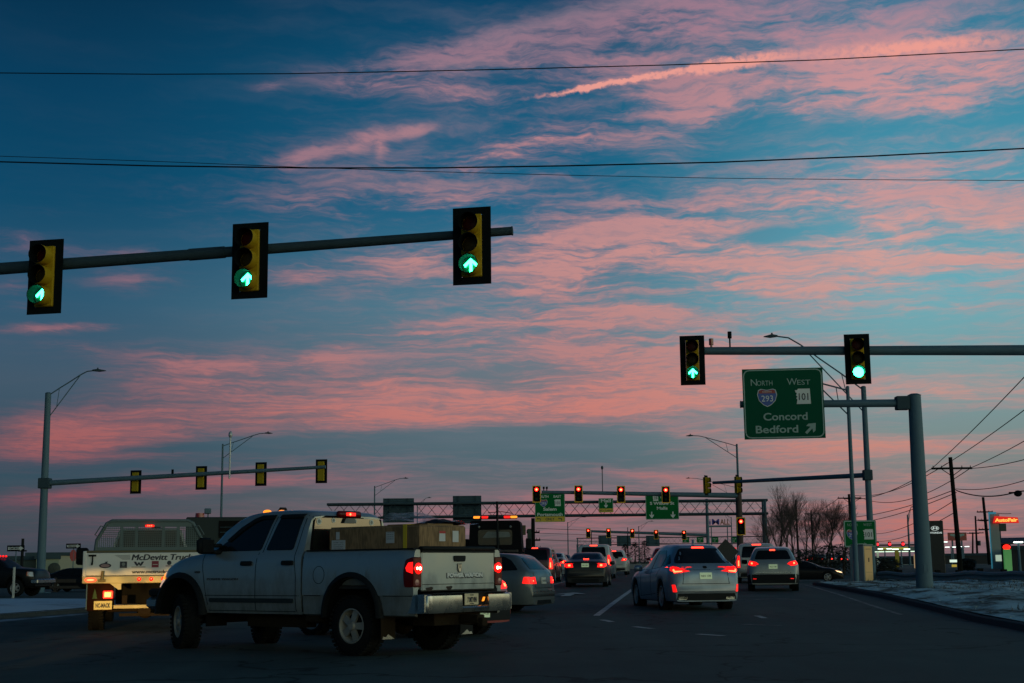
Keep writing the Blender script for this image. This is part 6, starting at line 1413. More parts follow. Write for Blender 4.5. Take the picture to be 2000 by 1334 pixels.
q = MB(); q.text('Mall', 0, .30, .30, -.005, .006, width=.95, bold=.012); arrow(q, 0, .0, .5, 180, -.005); q.build('lettering', swhite, t)
q = MB(); q.prism(rrect(-w / 2 + .03, w / 2 - .03, -h / 2 + .03, -h / 2 + .36, .04), -.012, -.004); ys_ = q.build('yellow_strip', syel, t); q = MB(); q.text('NO TURNS', 0, -h / 2 + .10, .17, -.012, .005, width=1.2, bold=.006); q.build('lettering', ink, ys_)
t, w, h = sign('green S Willow St Malls sign with two down arrows', 1261.5, 964, 1325, 1015, 135)
q = MB(); q.text('TO', .02, .78, .24, -.005, .006, bold=.008); q.text('S Willow St', 0, .18, .28, -.005, .006, width=2.3, bold=.012); q.text('Malls', 0, -.28, .28, -.005, .006, width=1.0, bold=.012); arrow(q, -1.0, -.78, .62, 180, -.005); arrow(q, 1.0, -.78, .62, 180, -.005); q.build('lettering', swhite, t)
nhplate(t, -.62, .82, .55, -.005, '28')
def back(label, u0, v0, u1, v1, D, group):
    a, b = at(u0, v1, D), at(u1, v0, D); w, h = b.x - a.x, b.z - a.z; t = thing('road_sign', label, 'road sign', Vector(((a.x + b.x) / 2, D, (a.z + b.z) / 2)), 0, group)
    q = MB(); q.box(-w / 2, w / 2, 0, .06, -h / 2, h / 2); q.build('panel', signback, t)
    q = MB(); n = 12 if D < 200 else 5
    for i in range(n): z = -h / 2 + h * (i + .5) / n; q.box(-w / 2, w / 2, -.03, 0, z - .02, z + .02)
    for x in (-w * .3, w * .3): q.box(x - .05, x + .05, -.12, -.03, -h / 2 - .0, h / 2)
    q.build('stiffener', galvd, t)
back('grey ribbed back of a sign on the long gantry, left of the two', 748, 973, 808.5, 1021, 136.8, 'sign backs on the long gantry')
back('grey ribbed back of a sign on the long gantry, right of the two', 884.5, 968, 940, 1023, 136.8, 'sign backs on the long gantry')
for i, (a, b, nm) in enumerate(((1169, 1194, 'leftmost'), (1205, 1232, 'middle'), (1262, 1288, 'rightmost'))): back(nm + ' of the three small sign backs on the far gantry', a, 1046, b, 1067, 324, 'sign backs on the far gantry')
for i, (a, b, nm) in enumerate(((1333, 1346, 'leftmost'), (1361, 1374, 'second'), (1390, 1403, 'third'), (1428, 1440, 'rightmost'))):
    t, w, h = sign(nm + ' of the four small green signs on the far gantry', a, 1049, b, 1060, 324, group='small green signs on the far gantry', bord=False)
    q = MB(); q.text('Mall', 0, .1, .28, -.005, .006, width=w * .6); q.box(-.3, .1, -.01, 0, -.3, -.2); q.build('lettering', swhite, t)
# green sign low on the right, and the cabinet under it
t, w, h = sign('low green NORTH WEST sign on posts behind the thin street lamp pole', 1650, 1016, 1710, 1069, 65, 4, sgreenf)
q = MB(); q.text('NORTH', -.33, h / 2 - .26, .13, -.005, .004, width=.46); q.text('WEST', .35, h / 2 - .26, .13, -.005, .004, width=.38); q.box(-.25, .20, -.009, -.005, -h / 2 + .13, -h / 2 + .16); q.prism([(.16, -h / 2 + .09), (.28, -h / 2 + .145), (.16, -h / 2 + .20)], -.009, -.005); q.build('lettering', sdim, t)
shield(t, -.36, -.02, .46, -.005); nhplate(t, .36, -.03, .46, -.005)
for x in (-.45, .45):
    c = t.location; q = MB(); q.box(x - .04, x + .04, .06, .14, -(c.z - vz(c.x, 65)) - .1, h / 2); q.build('post', galv, t)
cz = Vector((at(1684, 1100, 63.6).x, 63.6, 0)); cz.z = vz(cz.x, 63.6) - .05
t = thing('signal_cabinet', 'tall metal signal cabinet under the low green sign, its right side lit cream', 'utility cabinet', cz, 48)
q = MB(); q.box(-.33, .33, -.33, .33, 0, 1.62, bev=.02); q.box(-.36, .36, -.36, .36, 1.62, 1.67, bev=.01); q.build('cabinet', mat('cabinet_grey', (.25, .28, .29), .5, .4, .1, 3), t, 40)
q = MB(); q.box(.332, .345, -.29, .29, .08, 1.58, bev=.004); q.box(.345, .36, -.03, .03, .9, 1.08, mi=1); q.box(.345, .35, -.2, .2, 1.45, 1.47, mi=1); q.box(.345, .35, -.24, .24, .45, .46, mi=1); q.build('door', [mat('cabinet_warm_lit', (.72, .42, .17), .5, 0, .1, 3), ink], t)  # warm light on the cabinet's right side is put into the door colour
# one-way signs, stop sign, marker post at the left
def oneway(label, u, v, D, w, base_v, az=4):
    c = at(u, v, D); t = thing('one_way_sign', label, 'road sign', Vector((c.x, D, 0)), az)
    q = MB(); q.cyl((0, .04, 0), (0, .04, c.z + .1), .03, None, 8); q.build('post', galv, t)
    h = w / 3; z = c.z; q = MB(); q.box(-w / 2, w / 2, -.02, 0, z - h / 2, z + h / 2); q.build('panel', sblk, t)
    q = MB(); q.prism([(-w * .44, z - h * .22), (w * .24, z - h * .22), (w * .24, z - h * .40), (w * .46, z), (w * .24, z + h * .40), (w * .24, z + h * .22), (-w * .44, z + h * .22)], -.026, -.02); ar = q.build('arrow', swhite, t)
    q = MB(); q.text('ONE WAY', -w * .08, z - h * .12, h * .25, -.028, .004, width=w * .55, bold=.006); q.build('lettering', ink, ar); return t
oneway('black ONE WAY sign with white arrow above the black pickup at the left edge', 31, 1071, 76, .94, 1165)
t = oneway('ONE WAY sign between the tall signal pole and the flatbed mirror', 143.5, 1066.5, 90, .94, 1145)
z = at(143, 1085, 90).z; q = MB(); q.prism([(.02 + .38 * math.cos(R(22.5 + 45 * i)), z + .38 * math.sin(R(22.5 + 45 * i))) for i in range(8)], -.02, 0); q.v = [Vector((v.x * .25, v.y + v.x * .9, v.z)) for v in q.v]; q.build('stop_panel', sred, t)
c = at(27, 1130, 60); t = thing('marker_post', 'thin white marker post standing by the black pickup', 'post', Vector((c.x, 60, .13))); q = MB(); q.box(-.045, .045, -.03, .03, 0, 1.28, bev=.01); q.cyl((0, -.035, 1.1), (0, -.03, 1.1), .04, None, 8); q.build('post', mat('post_white', (.5, .5, .46), .6), t)
c = at(43, 1092, 100); t = thing('utility_pole', 'short dark pole behind the ONE WAY sign at the far left', 'utility pole', Vector((c.x, 100, 0))); q = MB(); q.cyl((0, 0, 0), (0, 0, at(43, 1052, 100).z), .12, .1, 8); q.build('pole', black, t); q = MB(); q.box(-.3, .3, -.03, .03, 2.6, 2.7); q.build('crossbar', black, t)
# diamond work sign seen from behind, low barrier
c = at(1418, 1078, 62); t = thing('warning_sign', 'dark diamond sign seen from behind over the silver-blue suv', 'road sign', Vector((c.x, 62, G(c.x, 62)))); zc = c.z - G(c.x, 62)
q = MB(); r_ = .55; q.prism([(0, zc - r_), (r_, zc), (0, zc + r_), (-r_, zc)], -.02, .02); q.build('panel', mat('sign_back_dark', (.03, .03, .03), .7), t); q = MB(); q.box(-.04, .04, .02, .08, 0, zc + .2); q.build('post', galvd, t)

# ------------------------------------------------------------------ guard rails, utility poles, wires
gr = thing('guard_rail', 'galvanised guard rail on dark posts along the snowy bank at the right', 'guard rail', (0, 0, 0))
ga, gb = Vector((21.5, 44, 0)), Vector((17.2, 68, 0)); d = gb - ga; n = 13; q = MB(); rows = []
for i in range(n * 2 + 1):
    p = ga + d * i / (n * 2); g = vz(p.x, min(p.y, 70)) ; nrm = Vector((-1, -.18, 0)).normalized()
    rows.append(len(q.v)); q.v += [Vector((p.x, p.y, g)) + nrm * o_ + Vector((0, 0, z - .31)) for o_, z in ((.02, .34), (.08, .38), (.08, .46), (.0, .52), (.08, .58), (.08, .66), (.02, .70))]
for a, b in zip(rows[:-1], rows[1:]):
    for k in range(6): q.f.append([a + k, a + k + 1, b + k + 1, b + k]); q.mi.append(0)
q.build('rail', mat('rail_steel', (.16, .22, .24), .5, .3, .2, 3, spec=.3), gr, 50)
for i in range(n + 1):
    p = ga + d * i / n; g = vz(p.x, min(p.y, 70)); q = MB(); q.box(p.x + .05, p.x + .25, p.y - .09, p.y + .09, g - .4, g + .49); q.build('post', mat('wood_post_dark', (.012, .012, .012), .95, spec=.05), gr)
gl = thing('guard_rail', 'low wooden rail fence between the tall signal pole and the flatbed', 'guard rail', Vector((-26.5, 86, 0)))
q = MB(); q.box(-1.2, 6, -.05, .05, .55, .75); q.box(-1.2, 6, -.05, .05, .2, .36); q.build('rail', mat('rail_brown', (.045, .035, .028), .9), gl)
for i in range(4): q = MB(); q.box(-1 + i * 2.2, -.82 + i * 2.2, .05, .2, 0, .85); q.build('post', MATS['rail_brown'], gl)

wood = mat('pole_wood', (.012, .014, .013), .95, 0, .3, 2, spec=.05)
def upole(label, u, vt, vb, D, r=.16, arms=(), extra=None, ub=None):
    b = at(ub or u, vb, D); tp = at(u, vt, D); z0 = G(b.x, D) - .3; o = Vector((b.x, D, z0)); t = thing('utility_pole', label, 'utility pole', o)
    q = MB(); q.cyl((0, 0, 0), (tp.x - b.x, 0, tp.z - z0), r, r * .7, 10); q.build('pole', wood, t, 50)
    for (va, half, br) in arms:
        z = at(u, va, D).z - z0; f = z / (tp.z - z0); xo = (tp.x - b.x) * f; q = MB(); q.box(xo - half, xo + half, -.18, -.06, z - .07, z + .07)
        if br: q.cyl((xo - half * .5, -.12, z - .05), (xo, -.12, z - .55), .03, None, 5); q.cyl((xo + half * .5, -.12, z - .05), (xo, -.12, z - .55), .03, None, 5)
        for s_ in (-.92, -.5, .5, .92): q.cyl((xo + half * s_, -.12, z + .07), (xo + half * s_, -.12, z + .2), .035, .02, 6)
        q.build('crossarm', wood, t)
    if extra: extra(t, tp - o)
    return t, tp
def trafo(dz, side=1, m=galvd):
    def f(t, tp): q = MB(); q.cyl((tp.x + .35 * side, -.1, tp.z + dz - .4), (tp.x + .35 * side, -.1, tp.z + dz + .4), .24, None, 12); q.box(tp.x, tp.x + .35 * side, -.13, -.07, tp.z + dz - .1, tp.z + dz + .1) if side > 0 else None; q.build('transformer', m, t, 50)
    return f
P1, p1t = upole('tall wooden utility pole with crossarm, right of the thick cantilever pole', 1856, 893, 1116, 100, .19, ((915, 1.42, True),), ub=1877)
P2, p2t = upole('utility pole whose crossarm shows behind the two steel poles', 1658, 965, 1100, 165, .2, ((973, 1.35, True),), ub=1666)
P3, p3t = upole('pale utility pole standing in front of the bare trees', 1584, 997, 1104, 280, .22, ((1004, 1.35, True),), trafo(-5, 1), ub=1589)
P4, p4t = upole('dark leaning utility pole left of the red lit dealer sign', 1920, 971, 1112, 170, .22, ((1000, .95, False), (1016, .95, False), (1034, .95, False)), ub=1934)
P5, p5t = upole('thin utility pole with a transformer between the red billboard and the dark leaning pole', 1905, 1008, 1106, 240, .2, ((1041, 1.2, False),), trafo(-4.5, 1), ub=1910)
P6, p6t = upole('small far utility pole right of the red billboard', 1900, 1040, 1106, 300, .22, ((1042, 1.3, False),))
P7, p7t = upole('thin bare utility pole among the leafless trees', 1554, 976, 1098, 150, .13, ub=1560)
def sidesig(t, tp):
    for k, (u, v0, v1) in enumerate(((1023, 1026, 1045), (1034, 1033, 1062))):
        a, b = at(u, v1, 119.6), at(u, v0, 119.6); o_ = t.location; q = MB(); q.box(a.x - o_.x - .17, a.x - o_.x + .17, -.6, -.2, a.z - o_.z, b.z - o_.z, bev=.03); q.build('signal_box', [mat('box_olive', (.07, .065, .03), .7), mat('box_green', (.012, .035, .025), .6)][k], t)
upole('dark wooden pole with brackets beside the tow truck', 1041, 1012, 1100, 120, .22, ((1040, .55, False), (1055, .6, False), (1071, .65, False)), sidesig)
upole('thin pole in front of the far gantry, left of the white suv', 1155, 1036, 1098, 240, .10)
upole('thin far pole below the green S Willow St sign, near the evergreens', 1226, 1030, 1098, 260, .10)

def wire(label, pts, r, sag=0.0, name='overhead_wire', m=None, segs=24):
    t = None; q = MB()
    for a, b in zip(pts[:-1], pts[1:]):
        P = [a + (b - a) * (i / segs) - Vector((0, 0, sag * 4 * (i / segs) * (1 - i / segs))) for i in range(segs + 1)]; q.tube(P, r, 5)
    o = q.build(name, m or sblk); return tag(o, label, 'wire')
def wseg(pix, D0, D1): 
    n = len(pix) - 1; return [at(u, v, D0 + (D1 - D0) * i / n) for i, (u, v) in enumerate(pix)]
wire('topmost overhead cable crossing the whole sky', wseg([(-700, 140), (-300, 142), (0, 142.5), (300, 145), (560, 144), (800, 139.5), (1000, 135), (1300, 127), (1600, 117), (2000, 96), (2400, 70)], 31, 29), .012, segs=3)
wire('thicker twisted cable crossing the sky above the signals', wseg([(-700, 300), (-300, 309), (0, 316), (300, 324), (600, 328), (850, 328), (1100, 324), (1400, 317), (1700, 305), (2000, 290), (2400, 262)], 30, 29), .016, segs=3)
wire('thinnest overhead cable, sloping down to the right across the thick one', wseg([(-700, 285), (-300, 296), (0, 305), (300, 315), (600, 327), (800, 334), (1100, 342), (1400, 348), (1700, 351), (2000, 352.5), (2400, 354)], 34, 33), .008, segs=3)
R1, R2 = at(2600, 120, 32), at(2600, 300, 32)
for (u, v, a, b, s_, lb) in ((1820, 915, at(2250, 460, 45), None, .3, 'upper utility wire rising to the right from the tall wooden pole'), (1834, 915, at(2250, 600, 50), None, .3, 'second utility wire rising to the right from the tall wooden pole'), (1893, 915, at(2250, 700, 50), None, .3, 'third utility wire rising to the right from the tall wooden pole'), (1893, 915, at(2250, 800, 55), None, .5, 'fourth utility wire rising to the right from the tall wooden pole'),
    (1868, 955, at(2200, 830, 70), None, 1.0, 'sagging service wire right of the tall wooden pole')):
    wire(lb, [at(u, v, 100), a], .025, s_)
p_cam = at(1988, 960, 88)
wire('lowest sagging cable carrying the dark hanging traffic camera', [at(1868, 958, 100), p_cam, at(2150, 900, 80)], .04, .35)
t = thing('traffic_camera', 'dark round traffic camera hanging on the sagging cable at the right edge', 'camera', p_cam); q = MB(); q.sphere((0, 0, -.12), .26, .26, .2, 10); q.box(-.55, 0, -.05, .05, -.1, -.02); q.build('housing', sblk, t, 60)
for i, (u, v, uu, vv, s_) in enumerate(((1820, 915, 1638, 972, .9), (1850, 905, 1658, 966, .9), (1893, 916, 1681, 972, 1.3), (1868, 955, 1662, 1010, .4), (1868, 962, 1662, 1022, .4))):
    wire(('highest', 'second', 'third', 'fourth', 'lowest')[i] + ' wire of five from the tall wooden pole leftwards behind the steel poles', [at(u, v, 100), at(uu, vv, 165)], .03, s_)
for i, (u, v, uu, vv) in enumerate(((1638, 973, 1571, 1003), (1681, 973, 1597, 1004))): wire(('left', 'right')[i] + ' wire falling to the pale pole in front of the bare trees', [at(u, v, 165), at(uu, vv, 280)], .03, .5)
for i, (a, b) in enumerate((((1868, 975), (1700, 1042)), ((1866, 1000), (1700, 1056)))): wire(('upper', 'lower')[i] + ' thin wire behind the thick cantilever pole, above the fuel station', [at(*a, 105), at(*b, 220)], .03, .8)
for i, (a, b) in enumerate((((1935, 1000), (1975, 1003)), ((1906, 1016), (1935, 1016)), ((1840, 1034), (1935, 1034)))): wire(('short wire behind the lit dealer sign', 'short wire joining the thin and the dark leaning utility poles', 'level wire from the dealer pylon to the dark leaning pole')[i], [at(*a, 172), at(*b, 175)], .035, .1)
for i, v in enumerate((1032, 1041, 1054)): wire(('highest', 'middle', 'lowest')[i] + ' faint wire running right from the pole beside the tow truck', [at(1048, v, 121), at(1500, v + 6, 300)], .02, .3)

# ------------------------------------------------------------------ buildings, shop signs, lamps far off
def building(label, u0, u1, vt, D, depth, m, name='building', zt=None, az=None):
    if az is None: az = math.degrees(math.atan2((u0 + u1) / 2 - 1000, FPX))
    a, b = at(u0, vt, D), at(u1, vt, D); z0 = min(G(a.x, D), G(b.x, D)) - .4; o = Vector(((a.x + b.x) / 2, D, z0)); t = thing(name, label, 'building', o, az); w = (b.x - a.x) / 2; h = a.z - z0
    q = MB(); q.box(-w, w, 0, depth, 0, h); q.build('wall', m, t); q = MB(); q.box(-w - .15, w + .15, -.15, depth + .15, h, h + .35); q.build('roof_edge', galvd, t); return t, w, h
cream = mat('building_cream', (.36, .35, .26), .8, 0, .12, .6); green_b = mat('building_green', (.07, .10, .085), .8, 0, .2, .6)
t, w, h = building('long low cream building behind the black cars at the left', 55, 172, 1086, 150, 22, cream)
for x in (-1.4, 2.4, 3.9): q = MB(); q.box(w * 0 + x - .6, x + .6, -.12, 0, .4, 1.6); q.build('window', dglass, t)
q = MB(); q.box(-w + 2, w, -.9, -.1, .2, 1.1); q.build('low_wall', mat('wall_grey', (.16, .16, .15), .8), t)
q = MB(); q.box(1.5, 4.8, -1.0, -.95, 1.25, 1.75); q.build('banner', mat('banner_white', (.35, .38, .38), .6), t)
t, w, h = building('dark green low building behind the black pickup, left edge', -60, 72, 1095, 120, 14, green_b)
t, w, h = building('small pale green booth with a round fan, behind the tall signal pole', 72, 114, 1092, 118, 6, mat('booth_green', (.22, .26, .19), .8, 0, .1, .8))
c = at(102, 1111, 117.6) - t.location; q = MB(); q.lathe([(-.05, 0), (-.08, .42), (0, .5)], 'y', (c.x, -.02, c.z), 18); 
for k in range(6): q.cyl((c.x, -.12, c.z), (c.x + .44 * math.cos(k), -.12, c.z + .44 * math.sin(k)), .02, None, 4)
q.build('round_fan', mat('fan_dark', (.03, .04, .035), .7), t, 50)
dark_b = mat('building_dark', (.03, .032, .034), .8, 0, .2, .4)
building('low dark dealership building between the red billboard and the leaning pole', 1836, 1932, 1086, 210, 30, dark_b)
building('dark building at the right edge behind the blue canopy', 1974, 2120, 1074, 120, 20, dark_b)
building('low dark building behind the fuel station', 1700, 1800, 1091, 230, 20, dark_b)
building('long low store on the horizon behind the evergreens', 1160, 1300, 1101, 420, 30, mat('store_grey', (.10, .10, .10), .8))
# fuel station with lit canopy
t = thing('fuel_station', 'lit fuel station canopy behind the thick cantilever pole', 'fuel station', Vector((at(1755, 1090, 200).x, 200, G(50, 200))), 15); zc = at(1755, 1075, 200).z - G(50, 200)
q = MB(); q.box(-3.6, 3.2, 0, 8, zc - .1, zc + .55, bev=.05); q.build('canopy', mat('canopy_pale', (.30, .34, .30), .6), t)
q = MB(); q.box(-3.5, 3.1, .1, 7.9, zc - .16, zc - .11); q.build('lamp_panel', emi('canopy_light', (.75, 1, .75), 1.4), t); q = MB(); q.box(-2.6, 1.5, -.06, -.01, zc + .05, zc + .4); q.build('price_strip', emi('strip_yellow', (.75, .7, .1), .35, (.3, .3, .05)), t)
for x in (-2.8, -.2, 2.6):
    q = MB(); q.box(x - .15, x + .15, 1, 1.3, 0, zc); q.build('column', mat('post_white', (0,0,0)), t)
def lot_lamp(label, u, v, D, half, grp='lit car-park lamps at the right', vb=1108):
    b = at(u, vb, D); tp = at(u, v, D); z0 = G(b.x, D) - .2; t = thing('lot_lamp', label, 'lamp post', Vector((tp.x, D, z0)), 0, grp); h = tp.z - z0
    q = MB(); q.cyl((0, 0, 0), (0, 0, h), .09, .06, 8); q.box(-half, half, -.03, .03, h - .06, h); q.build('pole', galv, t)
    for s_ in (-1, 1): q = MB(); q.box(*sorted((s_ * half * .35, s_ * half * 1.05)), -.18, .18, h - .01, h + .06); q.build('lit_head', emi('lot_white', (.85, 1, .9), 3), t)
for u, v, D, hf, lb in ((1728, 1072.5, 150, .65, 'leftmost twin car-park lamp, above the fuel station'), (1760, 1073, 150, .85, 'twin car-park lamp left of the thick cantilever pole'), (1841.5, 1059, 160, .45, 'car-park lamp right of the black pylon'), (1857.5, 1069, 170, .62, 'twin car-park lamp left of the tall wooden pole'), (1881.5, 1068, 170, .62, 'twin car-park lamp right of the tall wooden pole')): lot_lamp(lb, u, v, D, hf)
lot_lamp('single car-park lamp in front of the blue canopy at the right edge', 1989, 1060, 75, .18, vb=1120)
# far signal row at the right
D = 250; a, b = at(1704, 1065, D), at(1788, 1065, D); t = thing('signal_pole', 'far thin mast arm with three red signals left of the thick cantilever pole', 'signal pole', Vector((b.x, D, G(b.x, D)))); z = a.z - t.location.z
q = MB(); q.cyl((a.x - b.x, 0, z), (0, 0, z), .12, .16, 8); q.cyl((0, 0, 0), (0, 0, z + 1), .18, .15, 8); q.build('mast', galvd, t)
for u in (1713, 1737, 1763):
    x = at(u, 1065, D).x - b.x; q = MB(); q.box(x - .25, x + .25, -.3, -.1, z - .6, z + .6); sb = q.build('signal_box', sblk, t); q = MB(); q.sphere((x, -.32, z + .15), .26, .1, .26, 10); q.build('lit_lens', emi('far_red_signal', (1, .02, .03), 2.2), sb)
t = thing('signal_pole', 'small roadside signal with a red and a green light by the fuel station', 'signal pole', Vector((at(1790, 1085, 150).x, 150, G(40, 150)))); 
q = MB(); q.cyl((0, 0, 0), (0, 0, 3.1), .07, None, 8); q.build('post', galvd, t)
for z, m_, nm in ((2.2, emi('far_red_signal', (0,0,0), 1), 'red_lens'), (1.35, MATS['far_red_signal'], 'red_lens'), (1.8, emi('far_green', (.1, .9, .5), .8), 'green_lens')): q = MB(); q.sphere((0, -.1, z), .15, .06, .15, 8); q.build(nm, m_, t)
t = thing('banner', 'yellow vertical banner between the steel poles and the fuel station', 'banner', Vector((at(1749, 1100, 130).x, 130, G(35, 130)))); q = MB(); q.box(-.02, .02, 0, .03, 0, 2.0); q.build('pole', black, t); q = MB(); q.prism([(0, .35), (.32, .45), (.40, 1.75), (.2, 2.0), (0, 1.95)], -.01, .01); q.build('flag', mat('banner_yellow', (.5, .36, .02), .6), t)
t = thing('banner', 'pale lit column sign just left of the thick cantilever pole', 'sign', Vector((at(1789.5, 1100, 145).x, 145, G(40, 145)))); q = MB(); q.box(-.2, .2, -.1, .1, 0, 1.4, bev=.04); q.build('panel', emi('column_glow', (.9, .6, .3), .35, (.3, .25, .15)), t)
# dealer pylon
D = 110; a, b = at(1808, 1115, D), at(1833, 1017, D); w = 1.32; c = at(1821, 1066, D); z0 = G(c.x, D) - .1; h = at(1821, 1017, D).z - z0
t = thing('sign_pylon', 'tall black dealership pylon with a slanted oval H emblem, right of the thick pole', 'sign pylon', Vector((at(1824, 1017, D).x, D, z0)), 15)
q = MB(); q.box(-w / 2, w / 2, 0, .4, 0, h, bev=.02); q.build('slab', mat('pylon_black', (.010, .014, .017), .4), t, 40)
q = MB(); wl = emi('pylon_white', (.85, 1, .95), .5, (.5, .5, .5)); cx, cz = .05, h - .58; n = 28
oa = [(cx + .30 * math.cos(i * 2 * math.pi / n), cz + .17 * math.sin(i * 2 * math.pi / n)) for i in range(n)]; ob = [(cx + .265 * math.cos(i * 2 * math.pi / n), cz + .14 * math.sin(i * 2 * math.pi / n)) for i in range(n)]
q.add([(x, -.006, z) for x, z in oa + ob], [[i, (i + 1) % n, n + (i + 1) % n, n + i] for i in range(n)])
q.prism([(cx - .20, cz - .09), (cx - .11, cz - .09), (cx - .06, cz + .11), (cx - .13, cz + .11)], -.008, 0); q.prism([(cx + .11, cz - .11), (cx + .20, cz - .04), (cx + .17, cz + .09), (cx + .08, cz + .09)], -.008, 0); q.prism([(cx - .12, cz - .03), (cx + .14, cz + .00), (cx + .13, cz + .035), (cx - .11, cz + .02)], -.009, 0)
q.build('oval_emblem', wl, t); q = MB(); q.text('HYUNDAI', .08, h - .98, .13, -.002, .006, width=.92, bold=.006); q.build('lettering', wl, t)
# red billboard
D = 190; a, b = at(1852, 1056, D), at(1887.5, 1040, D); c = (a + b) / 2; z0 = G(c.x, D); t = thing('billboard', 'red billboard with white lettering behind the tall wooden pole', 'billboard', Vector((c.x, D, z0))); w, h0, h1 = (b.x - a.x) / 2, a.z - z0, b.z - z0
q = MB(); q.box(-w, w, 0, .15, h0, h1); q.build('panel', sred, t); q = MB(); q.box(-w * .75, w * .75, -.02, 0, h1 - .42, h1 - .18); q.prism([(-w * .6, h1 - .42), (w * .6, h1 - .42), (0, h0 + .15)], -.025, 0, 1); q.build('lettering', [sdim, mat('billboard_grey', (.2, .2, .2), .6)], t)
for x in (-.5, .5): q = MB(); q.box(x * w - .09, x * w + .09, .15, .35, 0, h0 + .2); q.build('post', galv, t)
t = thing('price_board', 'small lit white board with yellow lamp below, under the red billboard', 'sign', Vector((at(1863, 1095, 150).x, 150, G(45, 150)))); zz_ = at(1863, 1096, 150).z - t.location.z
q = MB(); q.box(-.4, .4, 0, .1, zz_ - .12, zz_ + .15); q.build('panel', emi('board_white', (.8, 1, .85), .9), t); q = MB(); q.box(-.22, .28, 0, .1, zz_ - .6, zz_ - .35); q.build('yellow_lamp', emi('board_yellow', (1, .75, .1), .35), t); q = MB(); q.box(-.04, .04, .02, .08, 0, zz_ + .1); q.build('post', galvd, t)
# the red lit dealer sign and its pale pylon
D = 140; c0 = at(1948, 1110, D); z0 = G(c0.x, D) - .1; t = thing('sign_pylon', 'pale blue-edged pylon with a red lit AutoFair name board', 'sign pylon', Vector((c0.x, D, z0)), 17); h = at(1946, 1000, D).z - z0
q = MB(); q.box(-.42, .50, 0, .5, 0, h - .2, bev=.03); q.build('column', mat('pylon_pale', (.32, .38, .36), .5, 0, .1, 1), t, 40); q = MB(); q.box(-.52, -.43, -.05, .55, 0, h, bev=.01); q.box(-.52, .2, -.05, .55, h - .2, h, bev=.01); q.build('blue_edge', emi('pylon_blue', (.05, .35, .5), .35, (.03, .2, .3)), t)
zs = at(1963, 1015, D).z - z0; xs = at(1963, 1015, D).x - c0.x
q = MB(); q.prism([(xs - 1.22, zs - .33), (xs + 1.2, zs - .36), (xs + 1.12, zs + .18), (xs + .2, zs + .26), (xs - 1.02, zs + .34)], -.35, -.05); nb = q.build('name_board', emi('board_red', (1, .02, .01), .6, (.4, .01, .01)), t)
q = MB(); q.text('AutoFair', xs + .04, zs - .20, .32, -.352, .02, width=2.1, bold=.02); q.build('lettering', emi('letters_orange', (1, .42, .07), 1.5), nb)
q = MB(); zq = at(1948, 1086, D).z - z0; q.box(-.1, .5, -.04, -.01, zq - .5, zq + .1); q.build('lit_notice', emi('notice_white', (.7, .9, .7), .5), t)
t = thing('sign', 'small dark green sign on a thin pole just right of the pale pylon', 'sign', Vector((at(1961, 1105, 135).x, 135, G(45, 135)))); zt = at(1961, 1030, 135).z - t.location.z; q = MB(); q.cyl((-.08, .1, 0), (-.12, .1, zt + .3), .05, None, 8); q.build('post', galvd, t); q = MB(); q.box(-.22, .45, 0, .08, zt - .36, zt + .36, bev=.02); q.build('panel', mat('small_sign_green', (.012, .03, .025), .6), t)
t = thing('price_totem', 'green lit price totem with a red cap at the right edge', 'sign', Vector((at(1970, 1105, 100).x, 100, G(40, 100)))); z1 = at(1970, 1070, 100).z - t.location.z; q = MB(); q.box(-.26, .26, 0, .2, .3, z1 - .1, bev=.02); q.build('green_panel', emi('totem_green', (.12, .5, .15), .3, (.05, .2, .06)), t); q = MB(); q.sphere((-.02, .1, z1 + .04), .28, .15, .2, 12); q.build('red_cap', emi('totem_red', (1, .02, .01), 1.6), t, 60); q = MB(); q.box(-.2, .2, -.02, 0, .35, .45); q.build('white_strip', MATS['notice_white'], t); q = MB(); q.box(-.3, .3, .2, .3, 0, z1 + .3); q.build('frame', black, t)
t = thing('canopy', 'dark blue flat canopy at the right edge, above the price totem', 'canopy', Vector((at(1985, 1055, 95).x, 95, G(40, 95))), 22); z1 = at(1985, 1055, 95).z - t.location.z; q = MB(); q.box(-.95, 4, 0, 5, z1 - .2, z1 + .17, bev=.03); q.build('roof', mat('canopy_blue', (.02, .05, .12), .5), t); q = MB(); q.box(1.5, 1.7, 1, 1.2, -.3, z1 - .2); q.build('column', galv, t)
# mall sign
D = 255; a, b = at(1385, 1026, D), at(1426, 1012, D); c = (a + b) / 2; z0 = G(c.x, D); t = thing('mall_sign', 'iMALL letters on a blue beam with two tall legs, beyond the gantry', 'sign', Vector((c.x, D, z0))); zb = a.z - z0; w = (b.x - a.x) / 2
q = MB(); q.box(-w * 1.05, w * 1.05, 0, .3, zb - .35, zb - .02); q.build('beam', mat('beam_blue', (.06, .12, .16), .5), t)
for x in (-.8, .72): q = MB(); q.cyl((x * w, .15, 0), (x * w, .15, zb), .09, None, 8); q.build('leg', galv, t)
q = MB(); q.text('iM', -w * .50, zb + .1, 1.05, .1, .15, width=w * .95, bold=.02); q.build('blue_letters', mat('letter_blue', (.03, .03, .28), .5), t); q = MB(); q.text('ALL', w * .50, zb + .1, 1.0, .1, .15, width=w * .9, bold=.03); q.build('coloured_letters', [mat('letter_plum', (.28, .10, .05), .5)], t)
t = thing('shop_sign', 'red strip sign glowing low behind the diamond sign', 'sign', Vector((at(1427, 1071, 240).x, 240, G(35, 240)))); zz_ = at(1427, 1071, 240).z - t.location.z; q = MB(); q.box(-.95, .95, 0, .2, zz_ - .13, zz_ + .13); q.build('panel', emi('strip_red', (1, .03, .04), .8), t); q = MB(); q.box(-.8, .8, .2, .5, 0, zz_); q.build('support', dark_b, t)
